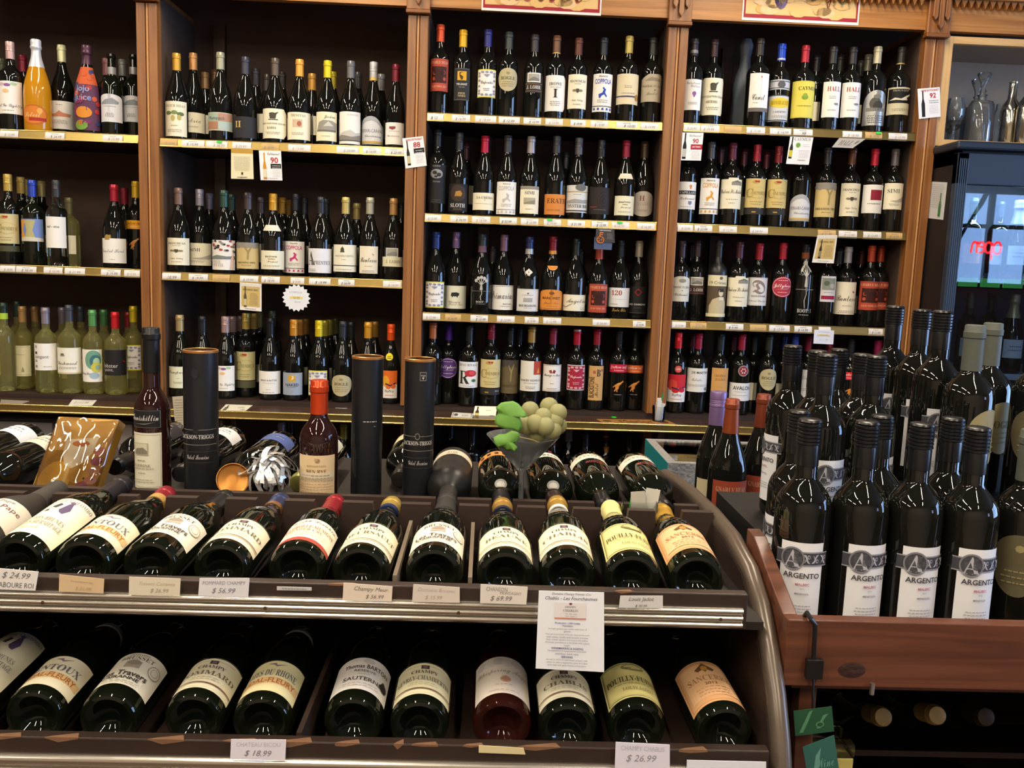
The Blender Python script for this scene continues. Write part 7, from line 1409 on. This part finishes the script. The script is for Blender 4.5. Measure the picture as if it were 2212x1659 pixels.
SHG = mat('#b8c4cc', .3, .2)
for z in (.45, .82, 1.165, 1.513):
    s = MB().box(FX0 + .03, FX1 - .03, FY + .06, .35, z - .012, z).obj('fridge_shelf', SHG, fridge)
    if z > 1.4:
        for k in range(6):
            MB().box(FX0 + .075 + k * .085, FX0 + .148 + k * .085, FY + .054, FY + .060, z - .026, z + .006).obj('green_shelf_label', paper('#76e862'), s, off=fridge.location)
    else: MB().box(FX0 + .05, FX1 - .05, FY + .054, FY + .060, z - .018, z + .004).obj('shelf_edge', paper('#aab4bc'), s, off=fridge.location)
for ch in []: pass
FL = bpy.data.lights.new('fridge_lamp', 'AREA'); FL.shape = 'RECTANGLE'; FL.size = .8; FL.size_y = .05; FL.energy = 9.0; FL.color = (.75, .88, 1)
o = bpy.data.objects.new('fridge_lamp', FL); o.location = Vector(((FX0 + FX1) / 2, FY + .08, FZT - .07)) - fridge.location; link(o, fridge)
o.rotation_euler = (math.radians(20), 0, 0)
for k, (px, z, col, gl_, w_, bw) in enumerate(((2092, 1.513, '#3a4a3c', 'green', 'green cap, red-print label', '#a86a4c'), (2190, 1.513, '#8a8f8c', 'dark', 'silver foil neck', '#aab4c0'), (2150, 1.513, '#2f3a48', 'green', 'slate cap', '#9aa4b0'), (2085, 1.165, '#3a4434', 'green', 'olive cap', '#a9b0a8'), (2180, 1.165, '#a8946c', 'dark', 'gold foil neck with white label', '#c8ccd0'), (2130, 1.165, '#20242c', 'green', 'black cap', '#8a949c'), (2240, 1.165, '#6a5a3c', 'dark', 'brown foil neck', '#b0b4b8'))):
    yb = FY + .13 + (.09 if k in (2, 5) else 0); x = PY(px, 560 if z > 1.4 else 760, yb).x
    spark = 'foil neck' in w_
    bottle('bottle inside the fridge, %s, %s shelf' % (w_, 'upper' if z > 1.4 else 'lower'), 'bottles in the fridge', Matrix.Translation((x, yb, z + .0006)), 'm' if spark else 'b', .30, .042 if spark else .037, gl_, ('spark' if spark else 'foil', col, .10 if spark else .06), [dict(z0=.06, z1=.13, half=1.1, bg=bw, ops=[Ln(.6, 2, .6, '#6a7078', .2, .05)])], (), 28)
card('fridge_card', [PX(x, y, FX0 - .001) for x, y in ((2012, 392), (2046, 394), (2037, 475), (2003, 471))], '#cfd0d0', [Ln(.92, 12, .8, '#a5a6a8', .055, .012), minib(.45, .08, 1.1, '#3a7a40', '#4a8a50', .8)], 'white card with green bottle picture on the fridge side')
# pine-framed glassware cabinet above
cab = thing('glassware_cabinet', 'pale pine framed cabinet of glassware above the fridge', 'cabinet', (2.1, .2, 2.0))
KX0, KX1, KZ0, KZ1 = 1.652, 2.62, 2.003, 2.396
MB().box(KX0, KX0 + .033, -.006, .014, KZ0, KZ1).obj('stile', PINE, cab, bev=.001)
MB().box(KX1 - .033, KX1, -.006, .014, KZ0, KZ1).obj('stile', PINE, cab, bev=.001)
PINEH = wood('#c99a5c', '#dab277', 0, .42)
MB().box(KX0 + .033, KX1 - .033, -.006, .014, KZ0, KZ0 + .024).obj('rail', PINEH, cab, bev=.001)
MB().box(KX0 + .033, KX1 - .033, -.006, .014, KZ1 - .026, KZ1).obj('rail', PINEH, cab, bev=.001)
MB().box(KX0, KX1, .014, .33, KZ0, KZ0 + .014).box(KX0, KX1, .33, .345, KZ0, KZ1).box(KX0, KX0 + .012, .014, .33, KZ0, KZ1).box(KX0, KX1, .014, .33, KZ1 - .01, KZ1).obj('carcass', mat('#9a8670', .7, 0, .1, 10), cab)
CZ = KZ0 + .0145
CGL = thin_glass('crystal', (.90, .92, .93), .03, 1.5, .05)
def turned(nm, pr, x, y, label, cat, m=CGL, seg=32, extra=()):
    t = thing(nm, label, cat, (x, y, CZ), 'glassware in the pine cabinet')
    MB().lathe(pr, seg).obj('body', m, t, off=(0, 0, 0), smooth=True)
    for n2, p2, m2 in extra: MB().lathe(p2, seg).obj(n2, m2, t, off=(0, 0, 0), smooth=True)
    return t
WG = [(0, .001), (.032, .001), (.033, .003), (.006, .007), (.004, .05), (.006, .075), (.026, .092), (.034, .115), (.033, .145), (.027, .175), (.0262, .175), (.032, .145), (.033, .116), (.025, .094), (0, .082)]
for k, (px, yb) in enumerate(((2060, .08), (2064, .185), (2052, .27), (2043, .14))):
    turned('wine_glass', WG, PY(px, 270, yb).x, yb, 'clear stemmed wine glass in the pine cabinet, %s from the stile' % ORD[k], 'wine glass')
DEC = [(0, .003), (.045, .002), (.048, .008), (.050, .03), (.049, .10), (.046, .16), (.040, .172), (.016, .180), (.0145, .192), (.019, .198), (.017, .198), (.012, .188), (.014, .18), (.038, .168), (.043, .158), (.046, .1), (.046, .02), (0, .012)]
ST = [(0, .180), (.010, .182), (.011, .20), (.008, .206), (.014, .212), (.008, .220), (.010, .235), (.026, .275), (.024, .279), (0, .272)]
turned('decanter', DEC, PY(2118, 250, .11).x, .11, 'square-shouldered crystal decanter with flared stopper', 'decanter', CGL, 32, [('stopper', ST, CGL)])
turned('decanter', DEC, PY(2098, 250, .215).x + .02, .225, 'crystal decanter half hidden behind the flared-stopper one', 'decanter', CGL, 32, [('stopper', ST, CGL)])
turned('tall_carafe', [(0, .003), (.036, .003), (.038, .02), (.036, .1), (.028, .15), (.016, .18), (.015, .2), (.017, .2), (.019, .18), (.031, .15), (.040, .1), (.041, .01), (.036, 0), (0, 0)], PY(2160, 250, .275).x, .275, 'slim clear carafe in the pine cabinet beside the decanters', 'carafe')
SIL = mat('#c9c4b4', .12, 1.0, .1, 15)
SB_ = [(0, 0), (.034, .001), (.036, .006), (.036, .14), (.032, .165), (.016, .19), (.0145, .245), (.016, .247), (.016, .252), (0, .252)]
for k, (px, yb) in enumerate(((2182, .115), (2218, .05))):
    turned('metal_bottle', SB_, PY(px, 250, yb).x, yb, 'shiny silver bottle-shaped flask in the cabinet, %s' % ('slim one beside the carafe' if k == 0 else 'at the frame edge'), 'flask', SIL)

# neon open sign hung in the street window, seen mirrored in the fridge door
gp = FY + .011
def mirror(px, py, Yw):
    d = ray(px, py); h = EYE + d * ((gp - EYE.y) / d.y); r = Vector((d.x, -d.y, d.z)); return h + r * ((Yw - gp) / r.y)
n0 = mirror(2094, 560, Y0R + .12); n1 = mirror(2165, 515, Y0R + .12)
neon = thing('neon_sign', 'red neon script sign reading open in the street window', 'sign', ((n0.x + n1.x) / 2, Y0R + .12, min(n0.z, n1.z)))
zb_ = min(n0.z, n1.z); wn = abs(n1.x - n0.x); hn = abs(n1.z - n0.z)
arc = lambda cx, cy, rx, ry, a0, a1, n=14: [(cx + rx * math.cos(math.radians(a0 + (a1 - a0) * i / n)), cy + ry * math.sin(math.radians(a0 + (a1 - a0) * i / n))) for i in range(n + 1)]
NEON = emit('neon_red', '#ff2026', 26)
for st in (arc(.13, .55, .12, .28, 60, 420), [(.30, .80), (.32, .45), (.29, .0)] , arc(.42, .56, .11, .24, 150, -150), [(.57, .56), (.74, .60)] + arc(.655, .56, .09, .25, 10, 300), [(.78, .82), (.80, .55), (.79, .30)], [(.79, .55)] + arc(.88, .60, .08, .2, 150, 10) + [(.97, .45), (.99, .30)]):
    MB().tube([Vector((wn * (.5 - x), 0, hn * y)) for x, y in st], .011, 6, 0, 1.0, (0, 1, 0)).obj('neon_tube', NEON, neon, off=(0, 0, 0), smooth=True)
MB().tube([Vector((neon.location.x, Y0R + .12, zb_ + abs(n1.z - n0.z))), Vector((neon.location.x, Y0R + .12, ZC))], .004, 6).obj('hanging_wire', BLK, neon)
